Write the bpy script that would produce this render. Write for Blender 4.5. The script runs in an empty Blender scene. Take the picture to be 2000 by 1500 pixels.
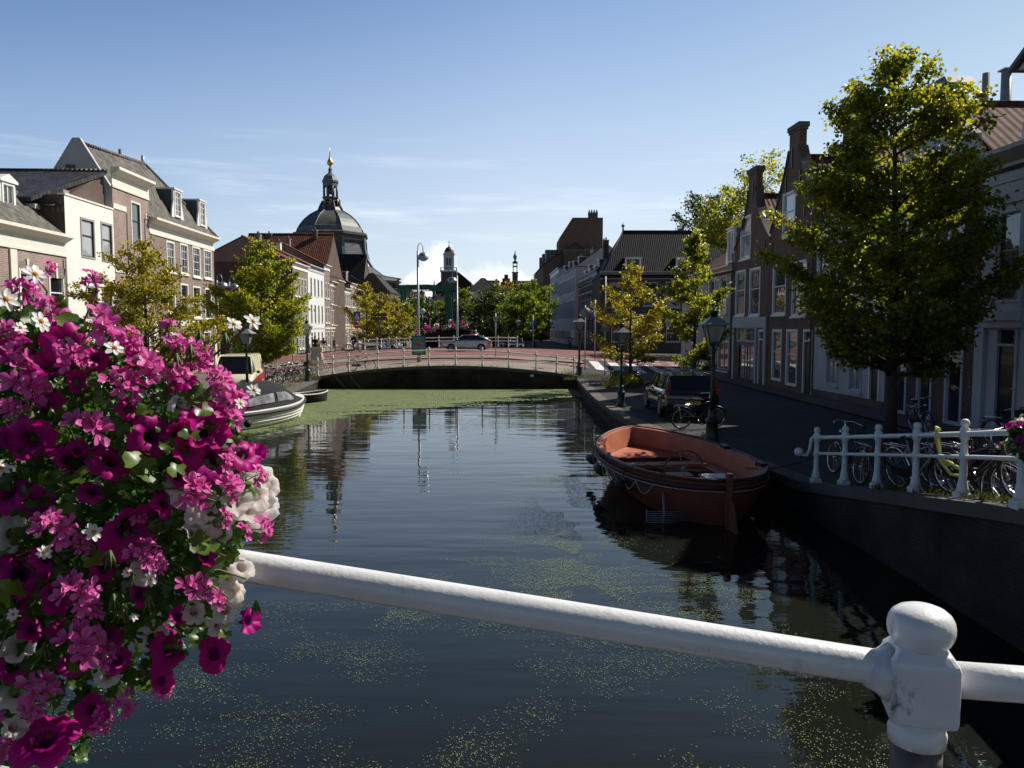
import bpy, math, random
import numpy as np
from mathutils import Vector, Matrix
random.seed(7); RNG = np.random.default_rng(7)
C = bpy.context.scene.collection
PI = math.pi
rad = math.radians
# ---------------------------------------------------------------- camera geometry (metres; y runs up the canal, z = 0 on the quay)
F = 1500.0; EYE = 3.05; TH = math.atan(110/1500)
def ray(px, py):
    a = (px-1000)/F; b = (750-py)/F
    return Vector((a, math.cos(TH)+b*math.sin(TH), b*math.cos(TH)-math.sin(TH)))
def at(px, py, y):                       # point seen at that pixel, y metres ahead
    d = ray(px, py); return Vector((d.x*y/d.y, y, EYE+d.z*y/d.y))
def gnd(px, py, z=0.0):                  # point of the level z seen at that pixel
    d = ray(px, py); t = (z-EYE)/d.z; return Vector((d.x*t, d.y*t, z))
cam = bpy.data.cameras.new('camera'); camo = bpy.data.objects.new('camera', cam); C.objects.link(camo)
cam.sensor_width = 36; cam.lens = 27.0; cam.clip_start = 0.02; cam.clip_end = 9000
camo.location = (0, 0, EYE); camo.rotation_euler = (PI/2-TH, 0, 0)
bpy.context.scene.camera = camo
# ---------------------------------------------------------------- tags
def tag(o, label=None, cat=None, group=None, kind=None):
    if label: o['label'] = label
    if cat: o['category'] = cat
    if group: o['group'] = group
    if kind: o['kind'] = kind
    return o
def thing(name, label, cat, loc=(0, 0, 0), rz=0.0, group=None):
    o = bpy.data.objects.new(name, None); C.objects.link(o); o.empty_display_size = .2
    o.location = loc; o.rotation_euler = (0, 0, rz)
    return tag(o, label, cat, group)
KIDS = {}
def kids(o): return KIDS.get(o.name, [])
def copy_tree(o, loc=None, rz=None, label=None, scale=None, parent=None):
    c = o.copy(); C.objects.link(c)
    if parent: c.parent = parent; KIDS.setdefault(parent.name, []).append(c)
    if loc is not None: c.location = loc
    if rz is not None: c.rotation_euler = (0, 0, rz)
    if scale is not None: c.scale = (scale,)*3 if not hasattr(scale, '__len__') else scale
    if label: c['label'] = label
    for k in list(kids(o)): copy_tree(k, parent=c)
    return c
# ---------------------------------------------------------------- mesh builder
def uvize(me):
    n = len(me.loops)
    if n == 0: return
    uvl = me.uv_layers.new(name='UVMap')
    co = np.empty(len(me.vertices)*3, 'f'); me.vertices.foreach_get('co', co); co = co.reshape(-1, 3)
    vi = np.empty(n, 'i'); me.loops.foreach_get('vertex_index', vi)
    pn = np.empty(len(me.polygons)*3, 'f'); me.polygons.foreach_get('normal', pn); pn = pn.reshape(-1, 3)
    lt = np.empty(len(me.polygons), 'i'); me.polygons.foreach_get('loop_total', lt)
    nn = np.repeat(pn, lt, axis=0); P = co[vi]
    flat = np.abs(nn[:, 2]) > .95
    t = np.stack([-nn[:, 1], nn[:, 0], np.zeros(n)], 1)
    L = np.linalg.norm(t, axis=1); t[L < 1e-6] = (1, 0, 0); L[L < 1e-6] = 1; t /= L[:, None]
    t[flat] = (1, 0, 0)
    b = np.cross(nn, t); b[flat] = (0, 1, 0)
    uv = np.stack([(P*t).sum(1), (P*b).sum(1)], 1).astype('f')
    uvl.data.foreach_set('uv', uv.ravel())
class MB:
    def __init__(s): s.v = []; s.f = []; s.m = []; s.mats = []; s.sm = []
    def mi(s, m):
        if m not in s.mats: s.mats.append(m)
        return s.mats.index(m)
    def add(s, vs, fs, m, smooth=False):
        o = len(s.v); s.v += [tuple(v) for v in vs]; k = s.mi(m)
        for f in fs: s.f.append([i+o for i in f]); s.m.append(k); s.sm.append(smooth)
    def box(s, x0, x1, y0, y1, z0, z1, m):
        vs = [(x, y, z) for x in (x0, x1) for y in (y0, y1) for z in (z0, z1)]
        s.add(vs, [(0, 1, 3, 2), (4, 6, 7, 5), (0, 4, 5, 1), (2, 3, 7, 6), (0, 2, 6, 4), (1, 5, 7, 3)], m)
    def obox(s, c, ax, sx, sy, sz, m):       # oriented box, ax = 3x3 Matrix
        vs = [Vector(c)+ax @ Vector((x*sx/2, y*sy/2, z*sz/2)) for x in (-1, 1) for y in (-1, 1) for z in (-1, 1)]
        s.add(vs, [(0, 1, 3, 2), (4, 6, 7, 5), (0, 4, 5, 1), (2, 3, 7, 6), (0, 2, 6, 4), (1, 5, 7, 3)], m)
    def prism(s, poly, y0, y1, m, axis='y'): # poly in (x,z) extruded along y; or 'x': poly (y,z) along x; 'z': poly (x,y)
        n = len(poly)
        f = {'y': lambda a, b, t: (a, t, b), 'x': lambda a, b, t: (t, a, b), 'z': lambda a, b, t: (a, b, t)}[axis]
        vs = [f(a, b, y0) for a, b in poly]+[f(a, b, y1) for a, b in poly]
        fs = [tuple(range(n)), tuple(range(2*n-1, n-1, -1))]+[(i, i+n, (i+1) % n+n, (i+1) % n) for i in range(n)]
        ar = sum(poly[i][0]*poly[(i+1) % n][1]-poly[(i+1) % n][0]*poly[i][1] for i in range(n))
        flip = (ar > 0) == (y1 > y0)
        if axis == 'y': flip = not flip
        if flip: fs = [tuple(reversed(g)) for g in fs]
        s.add(vs, fs, m)
    def tube(s, pts, r, m, n=8, cap=True, smooth=True):
        pts = [Vector(p) for p in pts]; k = len(pts); rs = r if hasattr(r, '__len__') else [r]*k
        up = Vector((0, 0, 1)); u = None; rings = []
        for i, p in enumerate(pts):
            d = (pts[min(i+1, k-1)]-pts[max(i-1, 0)]);
            if d.length < 1e-9: d = Vector((0, 0, 1))
            d.normalize()
            if u is None:
                a = up if abs(d.z) < .9 else Vector((1, 0, 0)); u = d.cross(a).normalized()
            else:
                u = (u-d*u.dot(d)).normalized()
            w = d.cross(u); rings.append([p+(u*math.cos(2*PI*j/n)+w*math.sin(2*PI*j/n))*rs[i] for j in range(n)])
        vs = [v for g in rings for v in g]; fs = []
        for i in range(k-1):
            for j in range(n): fs.append((i*n+j, i*n+(j+1) % n, (i+1)*n+(j+1) % n, (i+1)*n+j))
        if cap: fs += [tuple(range(n-1, -1, -1)), tuple((k-1)*n+j for j in range(n))]
        s.add(vs, fs, m, smooth)
    def lathe(s, prof, m, n=16, c=(0, 0, 0), ph=0.0, smooth=True, sx=1, sy=1):
        vs = []; k = len(prof)
        for r, z in prof: vs += [(c[0]+sx*r*math.cos(ph+2*PI*j/n), c[1]+sy*r*math.sin(ph+2*PI*j/n), c[2]+z) for j in range(n)]
        fs = [(i*n+j, i*n+(j+1) % n, (i+1)*n+(j+1) % n, (i+1)*n+j) for i in range(k-1) for j in range(n)]
        if prof[0][0] > 1e-4: fs.append(tuple(range(n-1, -1, -1)))
        if prof[-1][0] > 1e-4: fs.append(tuple((k-1)*n+j for j in range(n)))
        s.add(vs, fs, m, smooth)
    def torus(s, c, R, r, m, axis='y', n=24, k=6, a0=0, a1=2*PI):
        pts = []
        full = abs(a1-a0-2*PI) < 1e-6
        N = n if full else n+1
        vs = []; fs = []
        for i in range(N):
            a = a0+(a1-a0)*i/n
            for j in range(k):
                b = 2*PI*j/k; q = R+r*math.cos(b); h = r*math.sin(b)
                p = {'y': (q*math.cos(a), h, q*math.sin(a)), 'x': (h, q*math.cos(a), q*math.sin(a)), 'z': (q*math.cos(a), q*math.sin(a), h)}[axis]
                vs.append((c[0]+p[0], c[1]+p[1], c[2]+p[2]))
        for i in range(N if full else n):
            for j in range(k): fs.append((i*k+j, ((i+1) % N)*k+j, ((i+1) % N)*k+(j+1) % k, i*k+(j+1) % k))
        s.add(vs, fs, m, True)
    def sphere(s, c, r, m, n=12, k=8, sx=1, sy=1, sz=1):
        s.lathe([(max(1e-5, r*math.sin(PI*i/k)), -sz*r*math.cos(PI*i/k)) for i in range(k+1)], m, n, c, sx=sx, sy=sy)
    def build(s, name, parent=None, cache=False):
        me = bpy.data.meshes.new(name); me.from_pydata(s.v, [], s.f)
        for m in s.mats: me.materials.append(m)
        me.polygons.foreach_set('material_index', s.m)
        me.polygons.foreach_set('use_smooth', s.sm)
        me.update(); uvize(me)
        return link(name, me, parent)
def link(name, me, parent=None):
    o = bpy.data.objects.new(name, me); C.objects.link(o)
    if parent: o.parent = parent; KIDS.setdefault(parent.name, []).append(o)
    return o
# ---------------------------------------------------------------- materials
MATS = {}
def mat(name, col, rough=.7, metal=0.0, var=.12, vs=3.0, bump=0.0, bs=30.0, spec=.5, coat=0.0, trans=0.0, speck=None):
    if name in MATS: return MATS[name]
    m = bpy.data.materials.new(name); m.use_nodes = True; nt = m.node_tree; N = nt.nodes; L = nt.links
    b = N['Principled BSDF']; b.inputs['Roughness'].default_value = rough; b.inputs['Metallic'].default_value = metal
    b.inputs['Specular IOR Level'].default_value = spec; b.inputs['Coat Weight'].default_value = coat
    tc = N.new('ShaderNodeTexCoord')
    if var > 0:
        no = N.new('ShaderNodeTexNoise'); no.inputs['Scale'].default_value = vs; no.inputs['Detail'].default_value = 6
        L.new(tc.outputs['Object'], no.inputs['Vector'])
        r = N.new('ShaderNodeMapRange'); r.inputs[1].default_value = .3; r.inputs[2].default_value = .7
        r.inputs[3].default_value = 1-var; r.inputs[4].default_value = 1+var; L.new(no.outputs[0], r.inputs[0])
        mx = N.new('ShaderNodeVectorMath'); mx.operation = 'SCALE'; mx.inputs[0].default_value = col[:3]
        L.new(r.outputs[0], mx.inputs['Scale']); L.new(mx.outputs[0], b.inputs['Base Color'])
    else: b.inputs['Base Color'].default_value = (*col[:3], 1)
    if bump > 0:
        n2 = N.new('ShaderNodeTexNoise'); n2.inputs['Scale'].default_value = bs; n2.inputs['Detail'].default_value = 4
        L.new(tc.outputs['Object'], n2.inputs['Vector'])
        bp = N.new('ShaderNodeBump'); bp.inputs['Strength'].default_value = bump; bp.inputs['Distance'].default_value = .02
        L.new(n2.outputs[0], bp.inputs['Height']); L.new(bp.outputs[0], b.inputs['Normal'])
    MATS[name] = m; return m
def brick(name, c1, c2, mortar, w=.22, h=.065, ms=.012, off=.5, rough=.85, var=.25, bias=0, bumpd=.004, flat=False, stain=.2):
    m = bpy.data.materials.new(name); m.use_nodes = True; nt = m.node_tree; N = nt.nodes; L = nt.links
    b = N['Principled BSDF']; b.inputs['Roughness'].default_value = rough; b.inputs['Specular IOR Level'].default_value = .3
    tc = N.new('ShaderNodeTexCoord'); br = N.new('ShaderNodeTexBrick'); L.new(tc.outputs['Object' if flat else 'UV'], br.inputs['Vector'])
    br.inputs['Color1'].default_value = (*c1, 1); br.inputs['Color2'].default_value = (*c2, 1); br.inputs['Mortar'].default_value = (*mortar, 1)
    br.inputs['Scale'].default_value = 1; br.inputs['Brick Width'].default_value = w; br.inputs['Row Height'].default_value = h
    br.inputs['Mortar Size'].default_value = ms; br.inputs['Mortar Smooth'].default_value = .3; br.offset = off; br.inputs['Bias'].default_value = bias
    no = N.new('ShaderNodeTexNoise'); no.inputs['Scale'].default_value = .9; no.inputs['Detail'].default_value = 8; no.inputs['Roughness'].default_value = .65
    L.new(tc.outputs['Object'], no.inputs['Vector'])
    r = N.new('ShaderNodeMapRange'); r.inputs[1].default_value = .3; r.inputs[2].default_value = .7
    r.inputs[3].default_value = 1-stain; r.inputs[4].default_value = 1+stain; L.new(no.outputs[0], r.inputs[0])
    mx = N.new('ShaderNodeVectorMath'); mx.operation = 'SCALE'; L.new(br.outputs['Color'], mx.inputs[0]); L.new(r.outputs[0], mx.inputs['Scale'])
    L.new(mx.outputs[0], b.inputs['Base Color'])
    bp = N.new('ShaderNodeBump'); bp.inputs['Strength'].default_value = .6; bp.inputs['Distance'].default_value = bumpd; bp.invert = True
    L.new(br.outputs['Fac'], bp.inputs['Height']); L.new(bp.outputs[0], b.inputs['Normal'])
    MATS[name] = m; return m
def tiles(name, col, w=.24, h=.3, rough=.55, moss=None, depth=.5):
    """pantiles: rounded rolls down the slope, a shadowing step at every course (UV in metres)"""
    m = bpy.data.materials.new(name); m.use_nodes = True; nt = m.node_tree; N = nt.nodes; L = nt.links
    b = N['Principled BSDF']; b.inputs['Roughness'].default_value = rough; b.inputs['Specular IOR Level'].default_value = .25
    tc = N.new('ShaderNodeTexCoord'); sp = N.new('ShaderNodeSeparateXYZ'); L.new(tc.outputs['UV'], sp.inputs[0])
    def M(op, a, c=None, d=None):
        n = N.new('ShaderNodeMath'); n.operation = op
        for i, q in enumerate((a, c, d)):
            if q is None: continue
            if isinstance(q, (int, float)): n.inputs[i].default_value = q
            else: L.new(q, n.inputs[i])
        return n.outputs[0]
    su = M('SINE', M('MULTIPLY', sp.outputs[0], 2*PI/w))
    fv = M('FRACT', M('DIVIDE', sp.outputs[1], h))
    hgt = M('ADD', M('MULTIPLY', su, .035), M('MULTIPLY', fv, -.03))
    no = N.new('ShaderNodeTexNoise'); no.inputs['Scale'].default_value = 1.6; no.inputs['Detail'].default_value = 8; no.inputs['Roughness'].default_value = .7
    L.new(tc.outputs['UV'], no.inputs['Vector'])
    cell = N.new('ShaderNodeTexWhiteNoise'); cell.noise_dimensions = '2D'
    cv = N.new('ShaderNodeCombineXYZ'); L.new(M('FLOOR', M('DIVIDE', sp.outputs[0], w)), cv.inputs[0]); L.new(M('FLOOR', M('DIVIDE', sp.outputs[1], h)), cv.inputs[1])
    L.new(cv.outputs[0], cell.inputs['Vector'])
    k = M('ADD', M('MULTIPLY', no.outputs[0], .9), M('MULTIPLY', cell.outputs[0], .5))
    k = M('MULTIPLY', k, M('ADD', .62, M('MULTIPLY', M('ADD', su, 1), .22)))
    mx = N.new('ShaderNodeVectorMath'); mx.operation = 'SCALE'; mx.inputs[0].default_value = tuple(c*1.45 for c in col); L.new(k, mx.inputs['Scale'])
    L.new(mx.outputs[0], b.inputs['Base Color'])
    bp = N.new('ShaderNodeBump'); bp.inputs['Strength'].default_value = depth; bp.inputs['Distance'].default_value = 1.0
    L.new(hgt, bp.inputs['Height']); L.new(bp.outputs[0], b.inputs['Normal'])
    MATS[name] = m; return m
def leafmat(name, cols, trans=.45, rough=.5, spec=.35, tm=(1.5, 1.5, 1.0)):
    """thin leaf or petal; colour picked by the face attribute 'tint'"""
    m = bpy.data.materials.new(name); m.use_nodes = True; nt = m.node_tree; N = nt.nodes; L = nt.links
    b = N['Principled BSDF']; out = N['Material Output']
    at_ = N.new('ShaderNodeAttribute'); at_.attribute_name = 'tint'
    cr = N.new('ShaderNodeValToRGB'); e = cr.color_ramp.elements
    for i, (p, c) in enumerate(cols):
        if i < 2: e[i].position = p; e[i].color = (*c, 1)
        else: q = e.new(p); q.color = (*c, 1)
    L.new(at_.outputs['Fac'], cr.inputs[0]); L.new(cr.outputs[0], b.inputs['Base Color'])
    b.inputs['Roughness'].default_value = rough; b.inputs['Specular IOR Level'].default_value = spec
    t = N.new('ShaderNodeBsdfTranslucent'); sc = N.new('ShaderNodeVectorMath'); sc.operation = 'MULTIPLY'; sc.inputs[1].default_value = tm
    L.new(cr.outputs[0], sc.inputs[0]); L.new(sc.outputs[0], t.inputs['Color'])
    mx = N.new('ShaderNodeMixShader'); mx.inputs[0].default_value = trans
    L.new(b.outputs[0], mx.inputs[1]); L.new(t.outputs[0], mx.inputs[2]); L.new(mx.outputs[0], out.inputs['Surface'])
    MATS[name] = m; return m
def glassmat(name, col, rough=.03, curtain=None):
    m = bpy.data.materials.new(name); m.use_nodes = True; nt = m.node_tree; N = nt.nodes; L = nt.links
    b = N['Principled BSDF']; b.inputs['Roughness'].default_value = rough; b.inputs['Specular IOR Level'].default_value = .8
    b.inputs['Coat Weight'].default_value = .8; b.inputs['Coat Roughness'].default_value = .02; b.inputs['Base Color'].default_value = (*col, 1)
    tc = N.new('ShaderNodeTexCoord')
    if curtain:
        w = N.new('ShaderNodeTexWave'); w.inputs['Scale'].default_value = 3; w.inputs['Distortion'].default_value = 3; L.new(tc.outputs['Object'], w.inputs['Vector'])
        mx = N.new('ShaderNodeMix'); mx.data_type = 'RGBA'; mx.inputs[6].default_value = (*col, 1); mx.inputs[7].default_value = (*curtain, 1)
        L.new(w.outputs['Fac'], mx.inputs[0]); L.new(mx.outputs[2], b.inputs['Base Color'])
    no = N.new('ShaderNodeTexNoise'); no.inputs['Scale'].default_value = 1.3; L.new(tc.outputs['Object'], no.inputs['Vector'])
    bp = N.new('ShaderNodeBump'); bp.inputs['Strength'].default_value = .25; bp.inputs['Distance'].default_value = .02
    L.new(no.outputs[0], bp.inputs['Height']); L.new(bp.outputs[0], b.inputs['Normal']); L.new(bp.outputs[0], b.inputs['Coat Normal'])
    MATS[name] = m; return m

M_white = mat('white_paint', (.78, .77, .73), .45, var=.05)
M_cream = mat('cream_paint', (.72, .68, .58), .5, var=.06)
M_stucco = mat('white_stucco', (.76, .73, .67), .8, var=.06, vs=1.2, bump=.15)
M_oldwhite = mat('old_white_render', (.45, .45, .44), .85, var=.12, vs=1.0, bump=.3, bs=8)
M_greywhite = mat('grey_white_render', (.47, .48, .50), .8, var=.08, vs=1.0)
M_brownrail = mat('rail_paint', (.80, .79, .78), .32, var=.05, vs=9, bump=.05, bs=130, coat=.25)
M_blueg = mat('blue_grey_board', (.055, .075, .11), .6, var=.1)
M_darkframe = mat('dark_green_paint', (.012, .02, .018), .35, var=.1)
M_lead = mat('lead_sheet', (.11, .125, .14), .5, var=.3, vs=1.2)
M_leadd = mat('dark_lead_sheet', (.05, .06, .065), .5, var=.3, vs=.8)
M_gold = mat('gilding', (.75, .48, .12), .3, metal=.8, var=.1)
M_stone = mat('grey_stone', (.30, .28, .25), .85, var=.2, vs=1.5)
M_stoned = mat('dark_stone', (.10, .09, .08), .85, var=.3, vs=.7)
M_metal = mat('galvanised_steel', (.34, .35, .37), .45, metal=.3, var=.08)
M_chrome = mat('chrome', (.8, .8, .82), .15, metal=1, var=0)
M_rubber = mat('black_rubber', (.012, .012, .012), .7, var=.1)
M_black = mat('black_paint', (.01, .01, .012), .3, var=.1, coat=.3)
M_lampgreen = mat('lamp_post_green', (.012, .028, .024), .35, var=.25, vs=6)
M_green = mat('drawbridge_green', (.008, .10, .065), .5, var=.12)
M_redpaint = mat('red_paint', (.45, .02, .02), .35, var=.05)
M_orangepaint = mat('orange_paint', (.8, .2, .02), .4, var=.05)
M_yellow = mat('yellow_paint', (.75, .55, .04), .4, var=.05)
M_bluesign = mat('blue_sign_face', (.01, .12, .42), .4, var=0)
M_redsign = mat('red_sign_face', (.5, .01, .015), .4, var=0)
M_whitesign = mat('white_sign_face', (.8, .8, .8), .4, var=0)
M_brownsign = mat('brown_sign_face', (.07, .035, .02), .4, var=.05)
M_greysign = mat('grey_sign_back', (.22, .25, .28), .5, var=.05)
M_wood = mat('brown_wood', (.20, .11, .055), .7, var=.25, vs=6)
M_bark = mat('tree_bark', (.055, .042, .03), .9, var=.3, vs=8, bump=.5)
M_oldglass = mat('lantern_glass', (.35, .37, .36), .12, var=.2, spec=.6)
M_bulb = mat('lamp_bulb', (.8, .8, .78), .3, var=0)
M_fabric = mat('charcoal_canvas', (.010, .0105, .012), .95, var=.2, vs=4, bump=.3, bs=10)
M_clear = mat('canopy_window_film', (.25, .25, .27), .25, var=.5, vs=2.2, coat=.3)
M_rope = mat('pale_rope', (.45, .40, .32), .9, var=.1)
M_drope = mat('dark_rope', (.02, .02, .02), .9, var=.1)
B_mauve = brick('mauve_brown_brick', (.30, .19, .16), (.21, .135, .115), (.40, .34, .30), h=.075, ms=.014)
B_brown = brick('brown_brick', (.23, .16, .13), (.16, .11, .09), (.30, .26, .23), h=.075, ms=.013)
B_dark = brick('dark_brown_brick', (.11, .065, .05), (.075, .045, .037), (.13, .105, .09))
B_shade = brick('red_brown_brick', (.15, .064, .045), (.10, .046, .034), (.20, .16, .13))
B_red = brick('red_brick', (.24, .06, .042), (.19, .048, .035), (.22, .13, .10))
B_quay = brick('mossy_quay_brick', (.034, .028, .023), (.022, .019, .016), (.040, .035, .030), w=.21, h=.06, ms=.010, stain=.75)
B_pave = brick('clinker_paving', (.155, .115, .095), (.115, .088, .075), (.09, .075, .062), w=.2, h=.1, ms=.008, flat=True, stain=.3)
B_pale = brick('pale_concrete_slabs', (.25, .215, .175), (.21, .18, .15), (.13, .115, .10), w=.3, h=.3, ms=.008, flat=True, off=0, stain=.22)
B_dstreet = brick('dark_clinker_street', (.050, .046, .047), (.038, .036, .038), (.026, .025, .025), w=.2, h=.1, ms=.008, flat=True, stain=.3)
B_cope = mat('coping_stone', (.10, .085, .072), .85, var=.25, vs=2, bump=.3)
M_redroad = mat('red_asphalt', (.18, .068, .056), .9, var=.16, vs=.7, bump=.3, bs=60)
T_black = tiles('black_pantiles', (.055, .052, .052), rough=.42)
T_grey = tiles('grey_mossy_tiles', (.14, .13, .115), w=.2, h=.25, rough=.8)
T_red = tiles('red_pantiles', (.14, .05, .032), rough=.8, depth=.35)
T_brown = tiles('brown_pantiles', (.10, .038, .028), rough=.8, depth=.35)
T_dark = tiles('old_black_pantiles', (.022, .023, .025), rough=.75, depth=.22)
G_far = mat('dull_old_window_glass', (.02, .022, .024), .7, var=.3, vs=.6, spec=.15)
G_dark = glassmat('dark_window_glass', (.012, .014, .016))
G_mid = glassmat('window_glass_with_curtain', (.03, .032, .035), curtain=(.13, .125, .115))
G_pale = glassmat('window_glass_with_white_blind', (.30, .31, .32), curtain=(.42, .42, .40))
# ---------------------------------------------------------------- world and sun
SUN_EL = rad(43); SUN_AZ = rad(33)     # azimuth from +x towards +y
sd = Vector((math.cos(SUN_AZ)*math.cos(SUN_EL), math.sin(SUN_AZ)*math.cos(SUN_EL), math.sin(SUN_EL)))
sl = bpy.data.lights.new('sun', 'SUN'); sl.energy = 4.6; sl.angle = rad(.53); sl.color = (1, .95, .87)
so = bpy.data.objects.new('sun', sl); C.objects.link(so); so.rotation_euler = (-sd).to_track_quat('-Z', 'Y').to_euler(); so.location = (30, 20, 60)
W = bpy.data.worlds.new('World'); bpy.context.scene.world = W; W.use_nodes = True
nt = W.node_tree; N = nt.nodes; L = nt.links; bg = N['Background']; bg.inputs[1].default_value = .075
sky = N.new('ShaderNodeTexSky'); sky.sky_type = 'NISHITA'; sky.sun_disc = False; sky.sun_elevation = SUN_EL
sky.sun_rotation = PI/2-SUN_AZ; sky.altitude = 0; sky.air_density = 1.1; sky.dust_density = .5; sky.ozone_density = 1.1
def wm(op, a, b=None, c=None):
    n = N.new('ShaderNodeMath'); n.operation = op
    for i, q in enumerate((a, b, c)):
        if q is None: continue
        if isinstance(q, (int, float)): n.inputs[i].default_value = q
        else: L.new(q, n.inputs[i])
    return n.outputs[0]
def mrange(v, a, b, c=0, d=1, smooth=True):
    n = N.new('ShaderNodeMapRange'); n.interpolation_type = 'SMOOTHSTEP' if smooth else 'LINEAR'
    L.new(v, n.inputs[0])
    for i, q in enumerate((a, b, c, d)): n.inputs[i+1].default_value = q
    return n.outputs[0]
tc = N.new('ShaderNodeTexCoord'); sp = N.new('ShaderNodeSeparateXYZ'); L.new(tc.outputs['Generated'], sp.inputs[0])
az = wm('ARCTAN2', sp.outputs[0], sp.outputs[1]); el = sp.outputs[2]
cv = N.new('ShaderNodeCombineXYZ'); L.new(az, cv.inputs[0]); L.new(el, cv.inputs[1])
def cloudnoise(sx, sy, detail, rough, seed):
    mp = N.new('ShaderNodeMapping'); mp.inputs['Scale'].default_value = (sx, sy, 1); mp.inputs['Location'].default_value = (seed, seed*.7, 0)
    L.new(cv.outputs[0], mp.inputs[0]); no = N.new('ShaderNodeTexNoise'); no.inputs['Scale'].default_value = 1
    no.inputs['Detail'].default_value = detail; no.inputs['Roughness'].default_value = rough; L.new(mp.outputs[0], no.inputs['Vector']); return no.outputs[0]
cir = mrange(cloudnoise(3.2, 34, 7, .6, 3.3), .48, .78)
cir = wm('MULTIPLY', cir, wm('MULTIPLY', mrange(el, .04, .14), mrange(el, .15, .27, 1, 0)))
cir = wm('MULTIPLY', cir, .5)
def bump_(v, c, w):                     # 1 at c, 0 beyond c +- w
    return mrange(wm('ABSOLUTE', wm('SUBTRACT', v, c)), 0, w, 1, 0, False)
no1 = cloudnoise(24, 30, 6, .55, 9.1)
def puff(a, w, top):
    q = wm('SUBTRACT', wm('ADD', wm('MULTIPLY', wm('SQRT', bump_(az, a, w)), top), wm('MULTIPLY', wm('SUBTRACT', no1, .5), .06)), el)
    return mrange(q, 0.0, .016)
cu = wm('MAXIMUM', puff(-.092, .07, .112), wm('MAXIMUM', puff(-.03, .12, .090), wm('MAXIMUM', puff(-.18, .13, .072), puff(.05, .2, .05))))
shade = wm('MULTIPLY', mrange(cloudnoise(18, 40, 5, .5, 4.2), .35, .65, .78, 1), 1)
m1 = N.new('ShaderNodeMix'); m1.data_type = 'RGBA'; m1.inputs[7].default_value = (10.5, 11.3, 12.2, 1)
hz = wm('MULTIPLY', mrange(el, .0, .46, 1, 0), .72)
m0 = N.new('ShaderNodeMix'); m0.data_type = 'RGBA'; m0.inputs[7].default_value = (8.2, 9.0, 10.2, 1)
sk2 = N.new('ShaderNodeVectorMath'); sk2.operation = 'MULTIPLY'; L.new(sky.outputs[0], sk2.inputs[0])
zf = mrange(el, .42, .66, 1.0, .26); fb = mrange(sp.outputs[1], -.4, .2, .52, 1.0); zz_ = N.new('ShaderNodeVectorMath'); zz_.operation = 'SCALE'; zz_.inputs[0].default_value = (1.04, 1.13, 1.26); L.new(wm('MULTIPLY', zf, fb), zz_.inputs['Scale']); gl_ = N.new('ShaderNodeMix'); gl_.data_type = 'RGBA'; gl_.inputs[6].default_value = (.46, .71, .94, 1); gl_.inputs[7].default_value = (1, 1, 1, 1); L.new(mrange(az, -.75, .02, 0, 1, False), gl_.inputs[0])
gr_ = N.new('ShaderNodeMix'); gr_.data_type = 'RGBA'; gr_.inputs[7].default_value = (.94, .93, .80, 1); L.new(mrange(az, .05, .6, 0, 1, False), gr_.inputs[0]); L.new(gl_.outputs[2], gr_.inputs[6])
zg_ = N.new('ShaderNodeVectorMath'); zg_.operation = 'MULTIPLY'; L.new(zz_.outputs[0], zg_.inputs[0]); L.new(gr_.outputs[2], zg_.inputs[1]); L.new(zg_.outputs[0], sk2.inputs[1])
L.new(wm('MULTIPLY', wm('MULTIPLY', hz, mrange(az, -.75, .0, .52, 1, False)), fb), m0.inputs[0]); L.new(sk2.outputs[0], m0.inputs[6])
L.new(cir, m1.inputs[0]); L.new(m0.outputs[2], m1.inputs[6])
m2 = N.new('ShaderNodeMix'); m2.data_type = 'RGBA'; cc = N.new('ShaderNodeVectorMath'); cc.operation = 'SCALE'; cc.inputs[0].default_value = (12.0, 12.3, 12.8)
L.new(shade, cc.inputs['Scale']); L.new(wm('MULTIPLY', cu, .9), m2.inputs[0]); L.new(m1.outputs[2], m2.inputs[6]); L.new(cc.outputs[0], m2.inputs[7])
L.new(m2.outputs[2], bg.inputs[0])
sc_ = bpy.context.scene; sc_.view_settings.view_transform = 'Standard'; sc_.view_settings.look = 'None'
sc_.view_settings.exposure = 0.4; sc_.view_settings.gamma = 1
sc_.cycles.max_bounces = 6; sc_.cycles.diffuse_bounces = 2; sc_.cycles.glossy_bounces = 3; sc_.cycles.transmission_bounces = 3
sc_.cycles.caustics_reflective = False; sc_.cycles.caustics_refractive = False
# ================================================================ SETTING
WZ = -0.6
LE = [(-6, -10.6), (20, -10.8), (28, -10.9), (33, -10.45), (36, -10.7), (44.4, -11.5), (46, -11.6), (73, -12.4), (91, -13.6), (150, -18), (400, -40), (1500, -120)]
RE = [(-6, 5.8), (14.7, 5.8), (16, 5.5), (18, 5.3), (20, 4.95), (22, 4.4), (25, 3.75), (34, 3.6), (46, 3.9), (73, 2.2), (91, .6), (114, -.8), (150, -2.6), (400, -20), (1500, -90)]
def lx(y): return float(np.interp(y, [p[0] for p in LE], [p[1] for p in LE]))
def rx(y): return float(np.interp(y, [p[0] for p in RE], [p[1] for p in RE]))
def gh(x, y):
    z = 0.0
    if y < 15: z = min(1.45, .155*(15-y))
    A = np.interp(y, [38, 46, 57, 68, 74, 85, 100], [0, .72, .95, 1.0, 1.1, .45, .1]); w = np.interp(y, [46, 47.5, 56, 74], [8.3, 8.6, 17, 24])
    t = (x+3.8)/w
    if y < 46:                           # the quay only lifts close to the bridge ends
        A = 0.0
    if abs(t) < 1: z += A*(1-t*t) if y < 50 else A*(1-t*t)*(1-.25*t*t)
    A2 = float(np.interp(y, [120, 150, 175], [0, 2.6, 0])); t2 = (x+10)/16
    if abs(t2) < 1 and y > 120: z += A2*math.cos(PI/2*t2)**2
    return float(z)
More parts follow.
